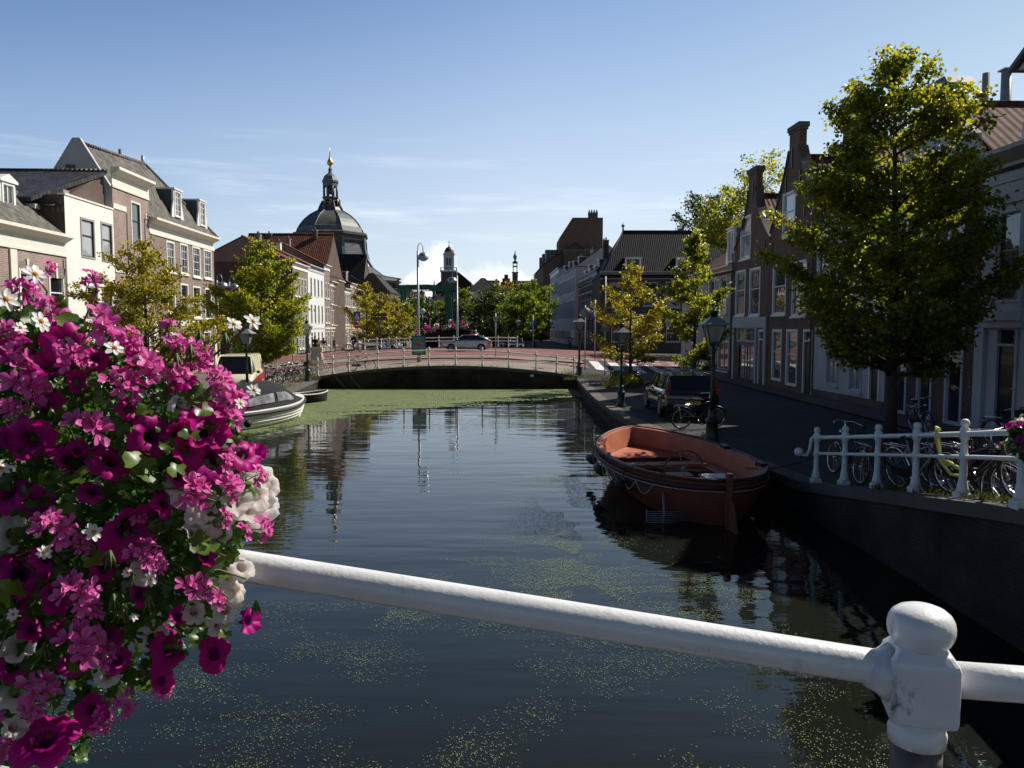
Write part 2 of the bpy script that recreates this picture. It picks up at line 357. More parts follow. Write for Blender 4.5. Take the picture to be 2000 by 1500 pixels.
def stations(a, b):
    ys = [y for y in [-300, -60, -20, -6, 0, 3, 6, 9, 12] if a <= y <= b]
    ys += [y for y in np.arange(15, 36, 3.) if a <= y <= b]+[y for y in np.arange(36, 104, 1.) if a <= y <= b]
    ys += [y for y in [108, 114, 122, 130, 138, 144, 150, 156, 164, 175, 200, 260, 400, 700, 1500] if a <= y <= b]
    return sorted(set([a]+[float(y) for y in ys]+[b]))
def sheet(name, x0f, x1f, ya, yb, m, dz=0.0, step=1.0, parent=None, kind='structure', ystep=None, near=True):
    ys = stations(ya, yb) if ystep is None else list(np.arange(ya, yb+1e-6, ystep))
    offs = [0, .8, 1.6, 2.4, 3.2, 4, 5, 6, 7, 8, 9, 10, 11, 12, 13, 14, 16, 20, 30, 60, 300, 900]
    mb = MB(); vs = []; nn = None
    for y in ys:
        a, b = x0f(y), x1f(y); n = max(2, int(round(abs(x1f(50)-x0f(50))/step)) + 1) if near else 0
        if near: xs = np.linspace(a, b, n)
        else: xs = [a+(b/abs(b) if b else 1)*o for o in offs]
        nn = len(xs); vs += [(x, y, gh(x, y)+dz) for x in xs]
    fs = [(i*nn+j, i*nn+j+1, (i+1)*nn+j+1, (i+1)*nn+j) for i in range(len(ys)-1) for j in range(nn-1)]
    mb.add(vs, fs, m, True); o = mb.build(name, parent)
    me = o.data
    if me.polygons[0].normal.z < 0: me.flip_normals()
    if kind and not parent: o['kind'] = kind
    return o
# ground on both banks (one mesh), out to the horizon
def bank(mb, edge, sgn, m):
    ys = stations(-300, 1500); offs = [0, .8, 1.6, 2.4, 3.2, 4, 5, 6, 7, 8, 9, 10, 11, 12, 13, 14, 16, 20, 30, 60, 300, 1500]
    vs = []; n = len(offs)
    for y in ys:
        e = edge(max(y, -6)); vs += [(e+sgn*o, y, gh(e+sgn*o, y)) for o in offs]
    fs = [(i*n+j, i*n+j+1, (i+1)*n+j+1, (i+1)*n+j) for i in range(len(ys)-1) for j in range(n-1)]
    if sgn < 0: fs = [f[::-1] for f in fs]
    mb.add(vs, fs, m, True)
g = MB(); bank(g, lx, -1, B_pave); bank(g, rx, 1, B_dstreet)
tag(g.build('ground'), kind='structure')
# road, cycle path and kerbs over the junction
tag(sheet('road', lambda y: -90, lambda y: 90, 56.5, 74, M_redroad, .03, step=1.0, ystep=1.0), kind='structure')
tag(sheet('cycle_path', lambda y: -24, lambda y: 5.2, 51.2, 53.4, M_redroad, .02, ystep=1.1), kind='structure')
for nm, a, b, x0, x1, h_ in (('pavement', 46.3, 51.0, -11.5, 3.8, .05), ('pavement', 53.6, 56.3, -22, 5.0, .09), ('pavement', 74.2, 75.6, -21, 11, .12)):
    o = sheet(nm, lambda y, x0=x0: x0, lambda y, x1=x1: x1, a, b, B_pale, h_, ystep=(b-a)/4); tag(o, kind='structure')
    sd_ = MB()                                    # the kerb face
    for yy, s in ((a, -1), (b, 1)):
        xs = np.linspace(x0, x1, 40); vs = [(x, yy, gh(x, yy)+h_) for x in xs]+[(x, yy, gh(x, yy)-.05) for x in xs]
        sd_.add(vs, [(i, i+1, 41+i, 40+i) if s < 0 else (i+1, i, 40+i, 41+i) for i in range(39)], B_cope)
    tag(sd_.build('kerb'), kind='structure')
tag(sheet('pavement', lambda y: -20.8, lambda y: -17.2, 76, 150, B_pale, .03, ystep=2), kind='structure')
tag(sheet('pavement', lambda y: 11.9, lambda y: 13.6, 16, 50, B_pave, .05, ystep=2), kind='structure')
# painted markings
mk = MB()
def mark(x0, x1, y0, y1, dz=.045, sk=0.0):
    n = max(1, int(abs(x1-x0)/1.0)); xs = np.linspace(x0, x1, n+1)
    vs = [(x, y0, gh(x, y0)+dz) for x in xs]+[(x+sk, y1, gh(x+sk, y1)+dz) for x in xs]
    mk.add(vs, [(i, i+1, n+2+i, n+1+i) for i in range(n)], M_roadpaint)
M_roadpaint = mat('road_paint', (.62, .61, .58), .7, var=.25, vs=5)
for i in range(6): mark(5.6+i*1.35, 5.6+i*1.35+.68, 50.8, 56.2, .03)
for x in np.arange(-40, 40, 3.0): mark(x, x+1.5, 65.2, 65.4)
for x in np.arange(5.5, 14, 1.3): mark(x, x+.7, 58.3, 58.8); mark(x+.4, x+1.0, 61.2, 61.7)
for x in np.arange(-24, -12, 2.2): mark(x, x+1.5, 73.2, 73.7)
for x in (-30, 20): mark(x, x+14, 70.2, 70.32)
mark(-2.5, 2.5, 69, 69.15); mark(-20, -12.5, 56.9, 57.05); mark(1.0, 1.15, 51.4, 53.2, .03, 1.6)
for x in np.arange(-9.5, 3, 4.1): mark(x, x+1.2, 52.3, 52.42, .03)
tag(mk.build('road_marking'), kind='structure')
# water
def watermat():
    m = bpy.data.materials.new('canal_water'); m.use_nodes = True; nt = m.node_tree; N = nt.nodes; L = nt.links
    b = N['Principled BSDF']; b.inputs['Base Color'].default_value = (.010, .012, .009, 1); b.inputs['Roughness'].default_value = .015
    b.inputs['IOR'].default_value = 1.33; b.inputs['Specular IOR Level'].default_value = .40
    tc = N.new('ShaderNodeTexCoord')
    def nz(sx, sy, det, w):
        mp = N.new('ShaderNodeMapping'); mp.inputs['Scale'].default_value = (sx, sy, 1); mp.inputs['Rotation'].default_value = (0, 0, w)
        L.new(tc.outputs['Object'], mp.inputs[0]); n = N.new('ShaderNodeTexNoise'); n.inputs['Scale'].default_value = 1; n.inputs['Detail'].default_value = det
        n.inputs['Roughness'].default_value = .45; L.new(mp.outputs[0], n.inputs['Vector']); return n.outputs[0]
    def mul(a, k):
        q = N.new('ShaderNodeMath'); q.operation = 'MULTIPLY'; L.new(a, q.inputs[0])
        if isinstance(k, float): q.inputs[1].default_value = k
        else: L.new(k, q.inputs[1])
        return q.outputs[0]
    def add(a, c):
        q = N.new('ShaderNodeMath'); q.operation = 'ADD'; L.new(a, q.inputs[0]); L.new(c, q.inputs[1]); return q.outputs[0]
    patch = nz(.12, .2, 2, .3)
    r = N.new('ShaderNodeMapRange'); r.inputs[1].default_value = .35; r.inputs[2].default_value = .65; r.inputs[3].default_value = .45; r.inputs[4].default_value = 1.25; L.new(patch, r.inputs[0])
    hsum = add(add(mul(nz(.7, 3.0, 3, .12), .042), mul(nz(.38, 1.25, 2, -.08), .11)), mul(nz(4.5, 11, 2, .25), .004))
    bp = N.new('ShaderNodeBump'); bp.inputs['Strength'].default_value = 1.0; bp.inputs['Distance'].default_value = .17
    L.new(mul(hsum, r.outputs[0]), bp.inputs['Height']); L.new(bp.outputs[0], b.inputs['Normal'])
    return m
wm_ = MB(); wm_.add([(-45, -6, WZ), (12, -6, WZ), (12, 90, WZ), (-130, 1500, WZ), (-60, 400, WZ), (-45, 90, WZ)], [(0, 1, 2, 5)], watermat())
wv = [(-30, -40, WZ), (20, -40, WZ), (20, 90, WZ), (-30, 90, WZ), (0, 400, WZ), (-60, 400, WZ)]
wm_ = MB(); wm_.add(wv, [(0, 1, 2, 3), (3, 2, 4, 5)], watermat()); tag(wm_.build('water'), kind='structure')
mb = MB(); mb.add([(-50, -40, -2.2), (40, -40, -2.2), (40, 400, -2.2), (-90, 400, -2.2)], [(0, 1, 2, 3)], M_stoned); tag(mb.build('canal_bed'), kind='structure')
# quay walls with coping: one thing per bank and stretch
def quay(name, label, edge, sgn, ya, yb, zt=lambda y: 0.0, m=None):
    root = thing(name, label, 'quay wall'); w = MB(); c = MB()
    ys = [y for y in stations(ya, yb)]
    e = [(edge(y), y, gh(edge(y)+sgn*.0, y)) for y in ys]; n = len(ys)
    vs = [(x, y, z-.17) for x, y, z in e]+[(x-sgn*.05, y, -1.9) for x, y, z in e]
    fs = [(i, i+1, n+i+1, n+i) for i in range(n-1)]
    w.add(vs, fs if sgn > 0 else [f[::-1] for f in fs], m or B_quay)
    vs = []
    for x, y, z in e:
        vs += [(x-sgn*.04, y, z-.17), (x-sgn*.04, y, z+.012), (x+sgn*.42, y, z+.012), (x+sgn*.42, y, z-.17)]
    fs = [(4*i+j, 4*i+(j+1) % 4, 4*i+4+(j+1) % 4, 4*i+4+j) for i in range(n-1) for j in range(4)]+[(0, 1, 2, 3), (4*n-4, 4*n-3, 4*n-2, 4*n-1)]
    c.add(vs, fs, B_cope)
    w.build('wall', root); c.build('coping', root); return root
quay('quay_wall', 'low brick quay wall behind the moored white boat on the left bank', lx, -1, -6, 45.9)
quay('quay_wall', 'dark brick canal wall under the white parapet railing at lower right', rx, 1, -6, 45.9)
quay('quay_wall', 'far left bank wall of the canal beyond the junction bridge', lx, -1, 74.2, 149)
quay('quay_wall', 'far right bank wall of the canal beyond the junction bridge', rx, 1, 74.2, 149)
# the wide arched bridge at the junction
root = thing('canal_bridge', 'wide dark brick arched bridge carrying the red road across the canal', 'bridge')
xs = np.linspace(-11.9, 4.2, 40)
n = len(xs)
for yy, s in ((46.0, -1), (74.2, 1)):
    w = MB()
    vs = [(x, yy, gh(x, yy if s > 0 else 46.0)-.12) for x in xs]+[(x, yy, -1.9) for x in xs]
    w.add(vs, [(i+1, i, n+i, n+i+1) if s > 0 else (i, i+1, n+i+1, n+i) for i in range(n-1)], B_quay)
    w.build('side_wall', root)
for yy in (46.0, 74.2):
    c = MB(); s = -1 if yy < 50 else 1; ya, yb = yy+s*.06, yy-s*.3; vs = []
    for x in xs: z = gh(x, 46.0 if s < 0 else yy); vs += [(x, ya, z-.12), (x, ya, z+.06), (x, yb, z+.06), (x, yb, z-.12)]
    c.add(vs, [(4*i+j, 4*i+(j+1) % 4, 4*i+4+(j+1) % 4, 4*i+4+j) for i in range(n-1) for j in range(4)], B_cope)
    c.build('coping', root)
dk = MB(); ys = list(np.arange(46.2, 74.3, 1.0)); nx = 24; vs = []
for y in ys: vs += [(x, y, gh(x, y)) for x in np.linspace(-12.6, 4.4, nx)]
dk.add(vs, [(i*nx+j, i*nx+j+1, (i+1)*nx+j+1, (i+1)*nx+j) for i in range(len(ys)-1) for j in range(nx-1)], B_pale); dk.build('deck', root)
#                                      raking brick ribs on the left wing of the wall
for a in (-9.9, -9.0):
    r_ = MB(); r_.obox((a-.35, 45.93, -.25), Matrix.Rotation(rad(-38), 3, 'Y') @ Matrix.Identity(3), .12, .1, 1.0, B_cope); r_.build('brick_rib', root)
pl = MB(); pl.box(1.1, 1.3, 45.93, 45.99, .12, .24, M_whitesign); pl.build('number_plate', root)
# the bridge the picture is taken from
root = thing('foreground_bridge', 'brick bridge deck under the white handrail nearest the viewer', 'bridge')
w = MB(); w.box(-13, 5.78, -7, 1.28, .9, 1.5, B_quay); w.build('deck', root)
for a, b in ((-13, -10.7), (4.9, 5.76)): w = MB(); w.box(a, b, -7, 1.28, -1.9, .9, B_quay); w.build('abutment', root)
# duckweed: thousands of floating fronds, a dense carpet by the far bridge and loose specks nearer
from mathutils import noise as mnoise
M_duck = mat('duckweed', (.18, .23, .085), .7, var=.2, vs=2.5)
def fbm(x, y, o=3):
    s = 0; a = 1; t = 0
    for i in range(o): s += a*mnoise.noise(Vector((x*2**i, y*2**i, 3.7*i+1.3))); t += a; a *= .55
    return s/t
dv = []; df = []
def frond(x, y, s):
    a = random.random()*PI; c, q = math.cos(a)*s, math.sin(a)*s; k = len(dv)
    z = WZ+.006+random.random()*.004
    dv.extend([(x+c, y+q, z), (x-q*.8, y+c*.8, z), (x-c, y-q, z), (x+q*.8, y-c*.8, z)]); df.append((k, k+1, k+2, k+3))
y = 45.95; st = .10
cells = []
while y > 22:
    st = .10 if y > 30 else .09
    x = lx(y)+.05
    while x < rx(y):
        # density: full near the far bridge, thinning towards the viewer; reaches nearer along the left bank
        edge_y = float(np.interp(x, [-10.5, -9, -7.5, -6.4, -2.4, 0, 3.6], [24.5, 26, 28.5, 32, 36.0, 37.5, 40.5]))
        d = (y-edge_y)/2.2
        n_ = fbm(x*.30+3, y*.8)*1.6; st_ = fbm(x*.22+9, y*1.7+4)
        full = d+n_*.9
        if x > -2 and st_ > .16 and y < 45: full -= (st_-.16)*9
        if st_ > .20: full -= 3.2*(st_-.12)*4*random.random()
        if full > random.random()*.8:
            j = .02; cells.append((x+random.uniform(-j, j), y+random.uniform(-j, j), st))
        x += st
    y -= st
for x, y, s in cells:
    k = len(dv); z = WZ+.005; h2 = s*.56
    dv.extend([(x-h2, y-h2, z), (x+h2, y-h2, z), (x+h2, y+h2, z), (x-h2, y+h2, z)]); df.append((k, k+1, k+2, k+3))
cnt = 0
while cnt < 90000:                             # wisps by the orange boat and specks under the railing
    r = random.random()
    if r < .30: x, y = random.gauss(1.2-.1, .55), random.uniform(10.0, 19.5); x += (15-y)*-.06; ok = fbm(x*1.3, y*.8+7) > .0; s = random.uniform(.005, .010)
    elif r < .5: x, y = random.uniform(-1.6, 3.4), random.uniform(9.3, 12.2); ok = fbm(x*1.1+5, y*1.6) > .16; s = random.uniform(.004, .009)
    else: x, y = random.uniform(-5.2, 3.4), random.uniform(5.9, 10.0); v = fbm(x*.9+1, y*1.1); ok = v > random.uniform(-.12, .42); s = random.uniform(.003, .0085)
    cnt += 1
    if ok: frond(x, y, s)
dm = MB(); dm.v = dv; dm.f = df; dm.m = [0]*len(df); dm.sm = [False]*len(df); dm.mats = [M_duck]
tag(dm.build('duckweed'), 'pale green duckweed carpet floating before the arched bridge', 'duckweed', kind='stuff')
# grass tufts on the quay edges and by the railing
M_grass = leafmat('grass_blades', [(0, (.05, .075, .018)), (1, (.16, .15, .05))], .3)
def tinted(name, V, Fc, m, tint, parent=None):
    me = bpy.data.meshes.new(name); V = np.asarray(V, 'f'); Fc = np.asarray(Fc, 'i'); n = len(Fc); k = Fc.shape[1]
    me.vertices.add(len(V)); me.vertices.foreach_set('co', V.ravel()); me.loops.add(n*k); me.loops.foreach_set('vertex_index', Fc.ravel())
    me.polygons.add(n); me.polygons.foreach_set('loop_start', np.arange(0, n*k, k, dtype='i')); me.update(calc_edges=True)
    a = me.attributes.new('tint', 'FLOAT', 'FACE'); a.data.foreach_set('value', np.asarray(tint, 'f')); me.materials.append(m)
    return link(name, me, parent)
gv = []; gf = []; gt = []
def tuft(x, y, z, n, r, h):
    for i in range(n):
        a = random.random()*2*PI; q = r*math.sqrt(random.random()); bx_, by_ = x+q*math.cos(a), y+q*math.sin(a); l = h*random.uniform(.5, 1.1)
        a2 = random.random()*PI; k = len(gv); w_ = .008+.004*random.random(); tx, ty = random.gauss(0, .35)*l, random.gauss(0, .35)*l
        gv.extend([(bx_-w_*math.cos(a2), by_-w_*math.sin(a2), z), (bx_+w_*math.cos(a2), by_+w_*math.sin(a2), z), (bx_+tx, by_+ty, z+l)]); gf.append((k, k+1, k+2)); gt.append(random.random())
for i in range(60): y = random.uniform(8.4, 14.2); tuft(6.15+random.uniform(-.1, .5), y, gh(6.1, y), 26, .22, .11)
for i in range(50): x = random.uniform(3.0, 6.2); y = random.uniform(44.5, 48); tuft(x, y, gh(x, y)+.03, 22, .4, .22)
for i in range(26): y = random.uniform(34, 44); tuft(lx(y)-random.uniform(.3, 1.0), y, 0, 16, .35, .12)
for i in range(20): tuft(-11.8+random.gauss(0, .25), 44.8+random.gauss(0, .3), 0, 20, .25, .4)
for i in range(40): x = random.uniform(-11, 4); tuft(x, 46.45, gh(x, 46.4)+.05, 8, .2, .1)
for i in range(16): y = random.uniform(20.5, 30); tuft(rx(y)+.6+random.random()*.4, y, 0, 14, .3, .1)
for i in range(14): a = random.random()*6.28; tuft(5.6+math.cos(a)*.7, 39.6+math.sin(a)*.7, 0, 40, .3, .4)
tag(tinted('grass', gv, gf, M_grass, gt), 'short weedy grass growing along the quay edges and kerbs', 'grass', kind='stuff')
# ================================================================ HOUSES
def window_meshes():
    cache = {}
    def get(w, h, style, fm, pm, depth=.12):
        key = (round(w, 2), round(h, 2), style, fm.name, pm.name)
        if key in cache: return cache[key]
        b = min(.10, w*.14); fr = MB(); y0, y1 = -.03, .09
        fr.box(0, b, y0, y1, 0, h, fm); fr.box(w-b, w, y0, y1, 0, h, fm); fr.box(b, w-b, y0, y1, h-b, h, fm); fr.box(b, w-b, y0, y1, 0, b*.8, fm)
        iw = w-2*b; s_ = M_darkframe if 'k' in style else fm; t = .045
        fr.box(b, b+t, .02, .08, b*.8, h-b, s_); fr.box(w-b-t, w-b, .02, .08, b*.8, h-b, s_); fr.box(b+t, w-b-t, .02, .08, h-b-t, h-b, s_); fr.box(b+t, w-b-t, .02, .08, b*.8, b*.8+t, s_)
        mid = h*.55
        if 'm' in style: fr.box(b+t, w-b-t, .015, .075, mid, mid+.055, s_)
        if 'v' in style: fr.box(w/2-.025, w/2+.025, .022, .07, b*.8+t, h-b-t, s_)
        if 'g' in style:
            for i in (1, 2): fr.box(b+iw*i/3-.014, b+iw*i/3+.014, .03, .068, b*.8+t, h-b-t, s_)
            for i in (1, 2, 3): zz = h*i/4; fr.box(b+t, w-b-t, .032, .066, zz-.014, zz+.014, s_)
        if 's' in style: fr.box(-.06, w+.06, -.10, .05, -.09, -.002, fm)
        yp = -.026 if 'f' in style else .06; p = MB(); p.add([(b*.9, yp, b*.7), (w-b*.9, yp, b*.7), (w-b*.9, yp, h-b*.9), (b*.9, yp, h-b*.9)], [(0, 1, 2, 3)], pm)
        f = fr.build('window'); q = p.build('pane'); r = (f.data, q.data)
        bpy.data.objects.remove(f); bpy.data.objects.remove(q); cache[key] = r; return r
    return get
WIN = window_meshes()
def add_window(root, x, z, w, h, style='ms', fm=None, pm=None, y=0.0, name='window'):
    fm = fm or M_white; pm = pm or G_dark
    a, b = WIN(w, h, style, fm, pm); o = link(name, a, root); o.location = (x, y, z); link('pane', b, o); return o
def add_door(root, x, z, w, h, m=None, fm=None, transom=.5, y=0.0):
    fm = fm or M_white; m = m or M_darkframe; d = MB(); b = .11
    d.box(0, b, -.03, .12, 0, h, fm); d.box(w-b, w, -.03, .12, 0, h, fm); d.box(b, w-b, -.03, .12, h-b, h, fm); d.box(b, w-b, -.02, .11, h-transom-.07, h-transom, fm)
    d.box(b, w-b, .05, .11, 0, h-transom-.07, m)
    hh = (h-transom-.2)
    for k in (0, 1): d.box(b+.1, w-b-.1, .035, .05, .15+k*hh*.5, .02+hh*.5+k*hh*.46, m)
    o = d.build('door', root); o.location = (x, y, z)
    p = MB(); p.add([(b, .08, h-transom), (w-b, .08, h-transom), (w-b, .08, h-b), (b, .08, h-b)], [(0, 1, 2, 3)], G_dark); p.build('pane', o)
    k = MB(); k.sphere((w-b-.1, .02, 1.0), .035, M_gold, 8, 6); k.build('handle', o); return o
class House:
    """local frame: x along the front, y into the house, z up. Front outline may be a gable polygon."""
    def __init__(s, label, p0, ang, W, dep, H, wm, name='house', cat='house', group=None, z0=0.0):
        s.W, s.dep, s.H, s.wm = W, dep, H, wm; s.p0 = Vector((p0[0], p0[1], 0)); s.ang = ang
        s.root = thing(name, label, cat, (p0[0], p0[1], z0), ang, group); s.z0 = z0
        s.ux = Vector((math.cos(ang), math.sin(ang), 0)); s.uy = Vector((-math.sin(ang), math.cos(ang), 0)); s.ops = []
    def loc(s, px, py):
        d = ray(px, py); o = Vector((0, 0, EYE)); t = (s.p0-o).dot(s.uy)/d.dot(s.uy); P = o+d*t
        return (P-s.p0).dot(s.ux), P.z-s.z0
    def win_px(s, x0, yt, x1, yb, style='ms', fm=None, pm=None, kind='w', wm=None, sc=1.0):
        a, zt = s.loc(x0, yt); b, _ = s.loc(x1, yt); _, zb = s.loc(x0, yb)
        s.ops.append((a, zb, b-a, zt-zb, kind, style, fm, pm))
    def win(s, x, z, w, h, style='ms', fm=None, pm=None, kind='w'): s.ops.append((x, z, w, h, kind, style, fm, pm))
    def grid(s, n, rows, w, style='ms', x0=None, x1=None, fm=None, pms=None, kind='w'):
        x0 = s.W*.06 if x0 is None else x0; x1 = s.W*.94 if x1 is None else x1; st = (x1-x0)/n
        for z, h in rows:
            for i in range(n):
                pm = random.choice(pms or [G_dark, G_dark, G_mid]); s.win(x0+st*(i+.5)-w/2, z, w, h, style, fm, pm, kind)
    def walls(s, gable=None, th=.3, side=None, back=True, plinth=None, gm=None):
        W, H, dep = s.W, s.H, s.dep; mb = MB(); side = side or s.wm; R = .16
        ops = [(max(.03, a), max(.0, z), min(w, W-.03-max(.03, a)), h) for a, z, w, h, *_ in s.ops]
        xs = sorted(set([0, W]+[a for a, z, w, h in ops]+[a+w for a, z, w, h in ops])); zs = sorted(set([0, H]+[z for a, z, w, h in ops if z < H]+[z+h for a, z, w, h in ops if z+h < H]))
        hi = [o for o in ops if o[1]+o[3] > H]
        vs = []; fs = []
        def q(*p): k = len(vs); vs.extend(p); fs.append((k, k+1, k+2, k+3))
        for i in range(len(xs)-1):
            for j in range(len(zs)-1):
                cx, cz = (xs[i]+xs[i+1])/2, (zs[j]+zs[j+1])/2
                if any(a < cx < a+w and z < cz < z+h for a, z, w, h in ops): continue
                q((xs[i], 0, zs[j]), (xs[i+1], 0, zs[j]), (xs[i+1], 0, zs[j+1]), (xs[i], 0, zs[j+1]))
        for a, z, w, h in ops:
            t = z+h
            q((a, 0, z), (a, R, z), (a, R, t), (a, 0, t)); q((a+w, 0, t), (a+w, R, t), (a+w, R, z), (a+w, 0, z))
            q((a, 0, t), (a, R, t), (a+w, R, t), (a+w, 0, t)); q((a+w, 0, z), (a+w, R, z), (a, R, z), (a, 0, z))
        mb.add(vs, fs, s.wm)
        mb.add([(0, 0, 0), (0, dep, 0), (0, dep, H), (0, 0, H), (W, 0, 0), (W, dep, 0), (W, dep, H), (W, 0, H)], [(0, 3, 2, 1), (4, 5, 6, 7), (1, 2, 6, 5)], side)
        mb.add([(.02, R, .02), (W-.02, R, .02), (W-.02, R, H), (.02, R, H)], [(0, 1, 2, 3)], M_black)
        if gable:                         # polygon (x,z) above H, first & last points on z = H; slab with holes cut by bands
            P = gable
            def span(z):
                c = []
                for i in range(len(P)):
                    (xa, za), (xb, zb) = P[i], P[(i+1) % len(P)]
                    if (za-z)*(zb-z) <= 0 and abs(za-zb) > 1e-6: c.append(xa+(xb-xa)*(z-za)/(zb-za))
                return (min(c), max(c)) if c else (None, None)
            zz = sorted(set([p[1] for p in P]+[o[1] for o in hi if o[1] > H]+[o[1]+o[3] for o in hi])); top = max(p[1] for p in P)
            ref = []
            for a, b in zip(zz[:-1], zz[1:]): k = max(1, int((b-a)/.25)); ref += [a+(b-a)*i/k for i in range(k)]
            ref.append(zz[-1]); e = 1e-4
            for a, b in zip(ref[:-1], ref[1:]):
                l0, r0 = span(a+e); l1, r1 = span(b-e)
                if l0 is None or l1 is None: continue
                cut = [o for o in hi if o[1] < (a+b)/2 < o[1]+o[3]]
                for yy, fl in ((0, False), (th, True)):
                    if cut:
                        o = cut[0]; segs = [((l0, l1), (o[0], o[0])), ((o[0]+o[2],)*2, (r0, r1))]
                    else: segs = [((l0, l1), (r0, r1))]
                    for (la, lb), (ra, rb) in segs:
                        vq = [(la, yy, a), (ra, yy, a), (rb, yy, b), (lb, yy, b)]; mb.add(vq if not fl else vq[::-1], [(0, 1, 2, 3)], gm or s.wm)
                mb.add([(l0, 0, a), (l1, 0, b), (l1, th, b), (l0, th, a)], [(0, 1, 2, 3)], gm or s.wm)
                mb.add([(r0, 0, a), (r0, th, a), (r1, th, b), (r1, 0, b)], [(0, 1, 2, 3)], gm or s.wm)
            l, r = span(top-e)
            mb.add([(l, 0, top), (r, 0, top), (r, th, top), (l, th, top)], [(0, 1, 2, 3)], gm or s.wm)
        if plinth: mb.box(-.0, W, -.035, -.002, 0, plinth[0], plinth[1])
        s.mb = mb; return mb
    def finish(s):
        s.mb.build('wall', s.root)
        for a, z, w, h, kind, style, fm, pm in s.ops:
            a2 = max(.03, a); w2 = min(w, s.W-.03-a2); z2 = max(0, z)
            if kind == 'd': add_door(s.root, a2, z2, w2, h, pm, fm)
            else: add_window(s.root, a2, z2, w2, h, style, fm, pm)
        return s.root
    def cornice(s, z0, h, out=.35, m=None, name='cornice', x0=-.05, x1=None):
        x1 = s.W+.05 if x1 is None else x1; c = MB(); m = m or M_white
        prof = [(.02, z0), (-.06, z0), (-.06, z0+h*.12), (-.03, z0+h*.14), (-.03, z0+h*.62), (-out*.45, z0+h*.72), (-out, z0+h*.86), (-out, z0+h), (.02, z0+h)]
        c.prism(prof, x0, x1, m, 'x'); return c.build(name, s.root)
    def band(s, z, h, m=None, name='string_course', x0=0, x1=None):
        c = MB(); c.box(x0, s.W if x1 is None else x1, -.045, -.002, z, z+h, m or M_white); return c.build(name, s.root)
    def roof_street(s, rise, m, over=.2, back=None, hipL=0, hipR=0, t=.1, flat=0, gm=None, z=None):
        """ridge parallel to the street; optional hips and a set-back flat top"""
        W, D = s.W, back or s.dep; H = (s.H if z is None else z)+.02; r = MB(); yr = D/2
        pts = lambda dz: [(-0.06, -over, H-over*rise/yr*.5+dz), (W+.06, -over, H-over*rise/yr*.5+dz), (W-hipR+.06*(hipR == 0), yr, H+rise+dz), (hipL-.06*(hipL == 0), yr, H+rise+dz), (W+.06, D+.1, H+dz), (-.06, D+.1, H+dz)]
        a = pts(0); b = pts(t); vs = a+b
        top = [(6, 7, 8, 9), (9, 8, 10, 11)]+([(7, 10, 8)] if hipR else [])+([(6, 9, 11)] if hipL else []); bot = [(3, 2, 1, 0), (5, 4, 2, 3), (2, 4, 1), (5, 3, 0)]
        rim = [(0, 1, 7, 6), (4, 5, 11, 10), (1, 4, 10, 7), (5, 0, 6, 11)]
        r.add(vs, top+rim+bot[:2], m)
        if hipL == 0: s.mb.add([(0, 0, s.H), (0, D, s.H), (0, yr, H+rise)], [(0, 2, 1)], gm or s.wm)
        if hipR == 0: s.mb.add([(W, 0, s.H), (W, D, s.H), (W, yr, H+rise)], [(0, 1, 2)], gm or s.wm)
        o = r.build('roof', s.root)
        rd = MB(); rd.tube([(hipL-.06, yr, H+rise+t), (W-hipR+.06, yr, H+rise+t)], .1, m, 8)
        if hipL: rd.tube([(-.06, -over, a[0][2]+t), (hipL, yr, H+rise+t)], .09, m, 8)
        if hipR: rd.tube([(W+.06, -over, a[1][2]+t), (W-hipR, yr, H+rise+t)], .09, m, 8)
        rd.build('ridge', o); return o
    def roof_perp(s, rise, m, y0=.3, x0=0, x1=None, z=None, t=.1, xr=None):
        """ridge at right angles to the street"""
        x1 = s.W if x1 is None else x1; H = (s.H if z is None else z); xr = (x0+x1)/2 if xr is None else xr; D = s.dep; r = MB()
        v = [(x0-.1, y0, H), (xr, y0, H+rise), (x1+.1, y0, H), (x0-.1, D, H), (xr, D, H+rise), (x1+.1, D, H)]
        v2 = [(a, b, c-t) for a, b, c in v]; vs = v+v2
        r.add(vs, [(0, 1, 4, 3), (1, 2, 5, 4), (6, 9, 10, 7), (7, 10, 11, 8), (0, 3, 9, 6), (5, 2, 8, 11), (0, 6, 7, 1), (1, 7, 8, 2), (3, 4, 10, 9), (4, 5, 11, 10)], m)
        s.mb.add([(x0, D-.02, H), (x1, D-.02, H), (xr, D-.02, H+rise)], [(0, 2, 1)], s.wm)
        o = r.build('roof', s.root); rd = MB(); rd.tube([(xr, y0, H+rise+.02), (xr, D, H+rise+.02)], .1, m, 8); rd.build('ridge', o); return o
    def chimney(s, x, y, z, w=.7, d=.5, h=1.2, m=None, pots=1):
        c = MB(); c.box(x, x+w, y, y+d, z, z+h, m or s.wm); c.box(x-.05, x+w+.05, y-.05, y+d+.05, z+h, z+h+.1, M_stone)
        o = c.build('chimney', s.root)
        if pots:
            p = MB()
            for k in range(pots): p.lathe([(.11, 0), (.09, .35)], M_stoned, 8, (x+w*(k+.5)/pots, y+d/2, z+h+.1))
            p.build('chimney_pot', o)
        return o
    def dormer(s, x, y, z, w, h, d, pm=None, cheek=None, fm=None, ped=False, win='gv', taper=0):
        dm = MB(); ck = cheek or M_blueg; fm = fm or M_white
        dm.box(x+.04, x+w-.04, y+.06, y+d, z, z+h, ck)
        dm.box(x-.08, x+w+.08, y-.12, y+d, z+h, z+h+.09, fm)
        dm.box(x, x+.12, y-.02, y+.1, z, z+h, fm); dm.box(x+w-.12, x+w, y-.02, y+.1, z, z+h, fm)
        if taper:
            for sg, xx in ((-1, x), (1, x+w)):
                dm.prism([(xx, z), (xx+sg*.32, z), (xx+sg*.22, z+h*.3), (xx+sg*.05, z+h*.55), (xx, z+h*.6)], y-.01, y+.08, fm, 'y')
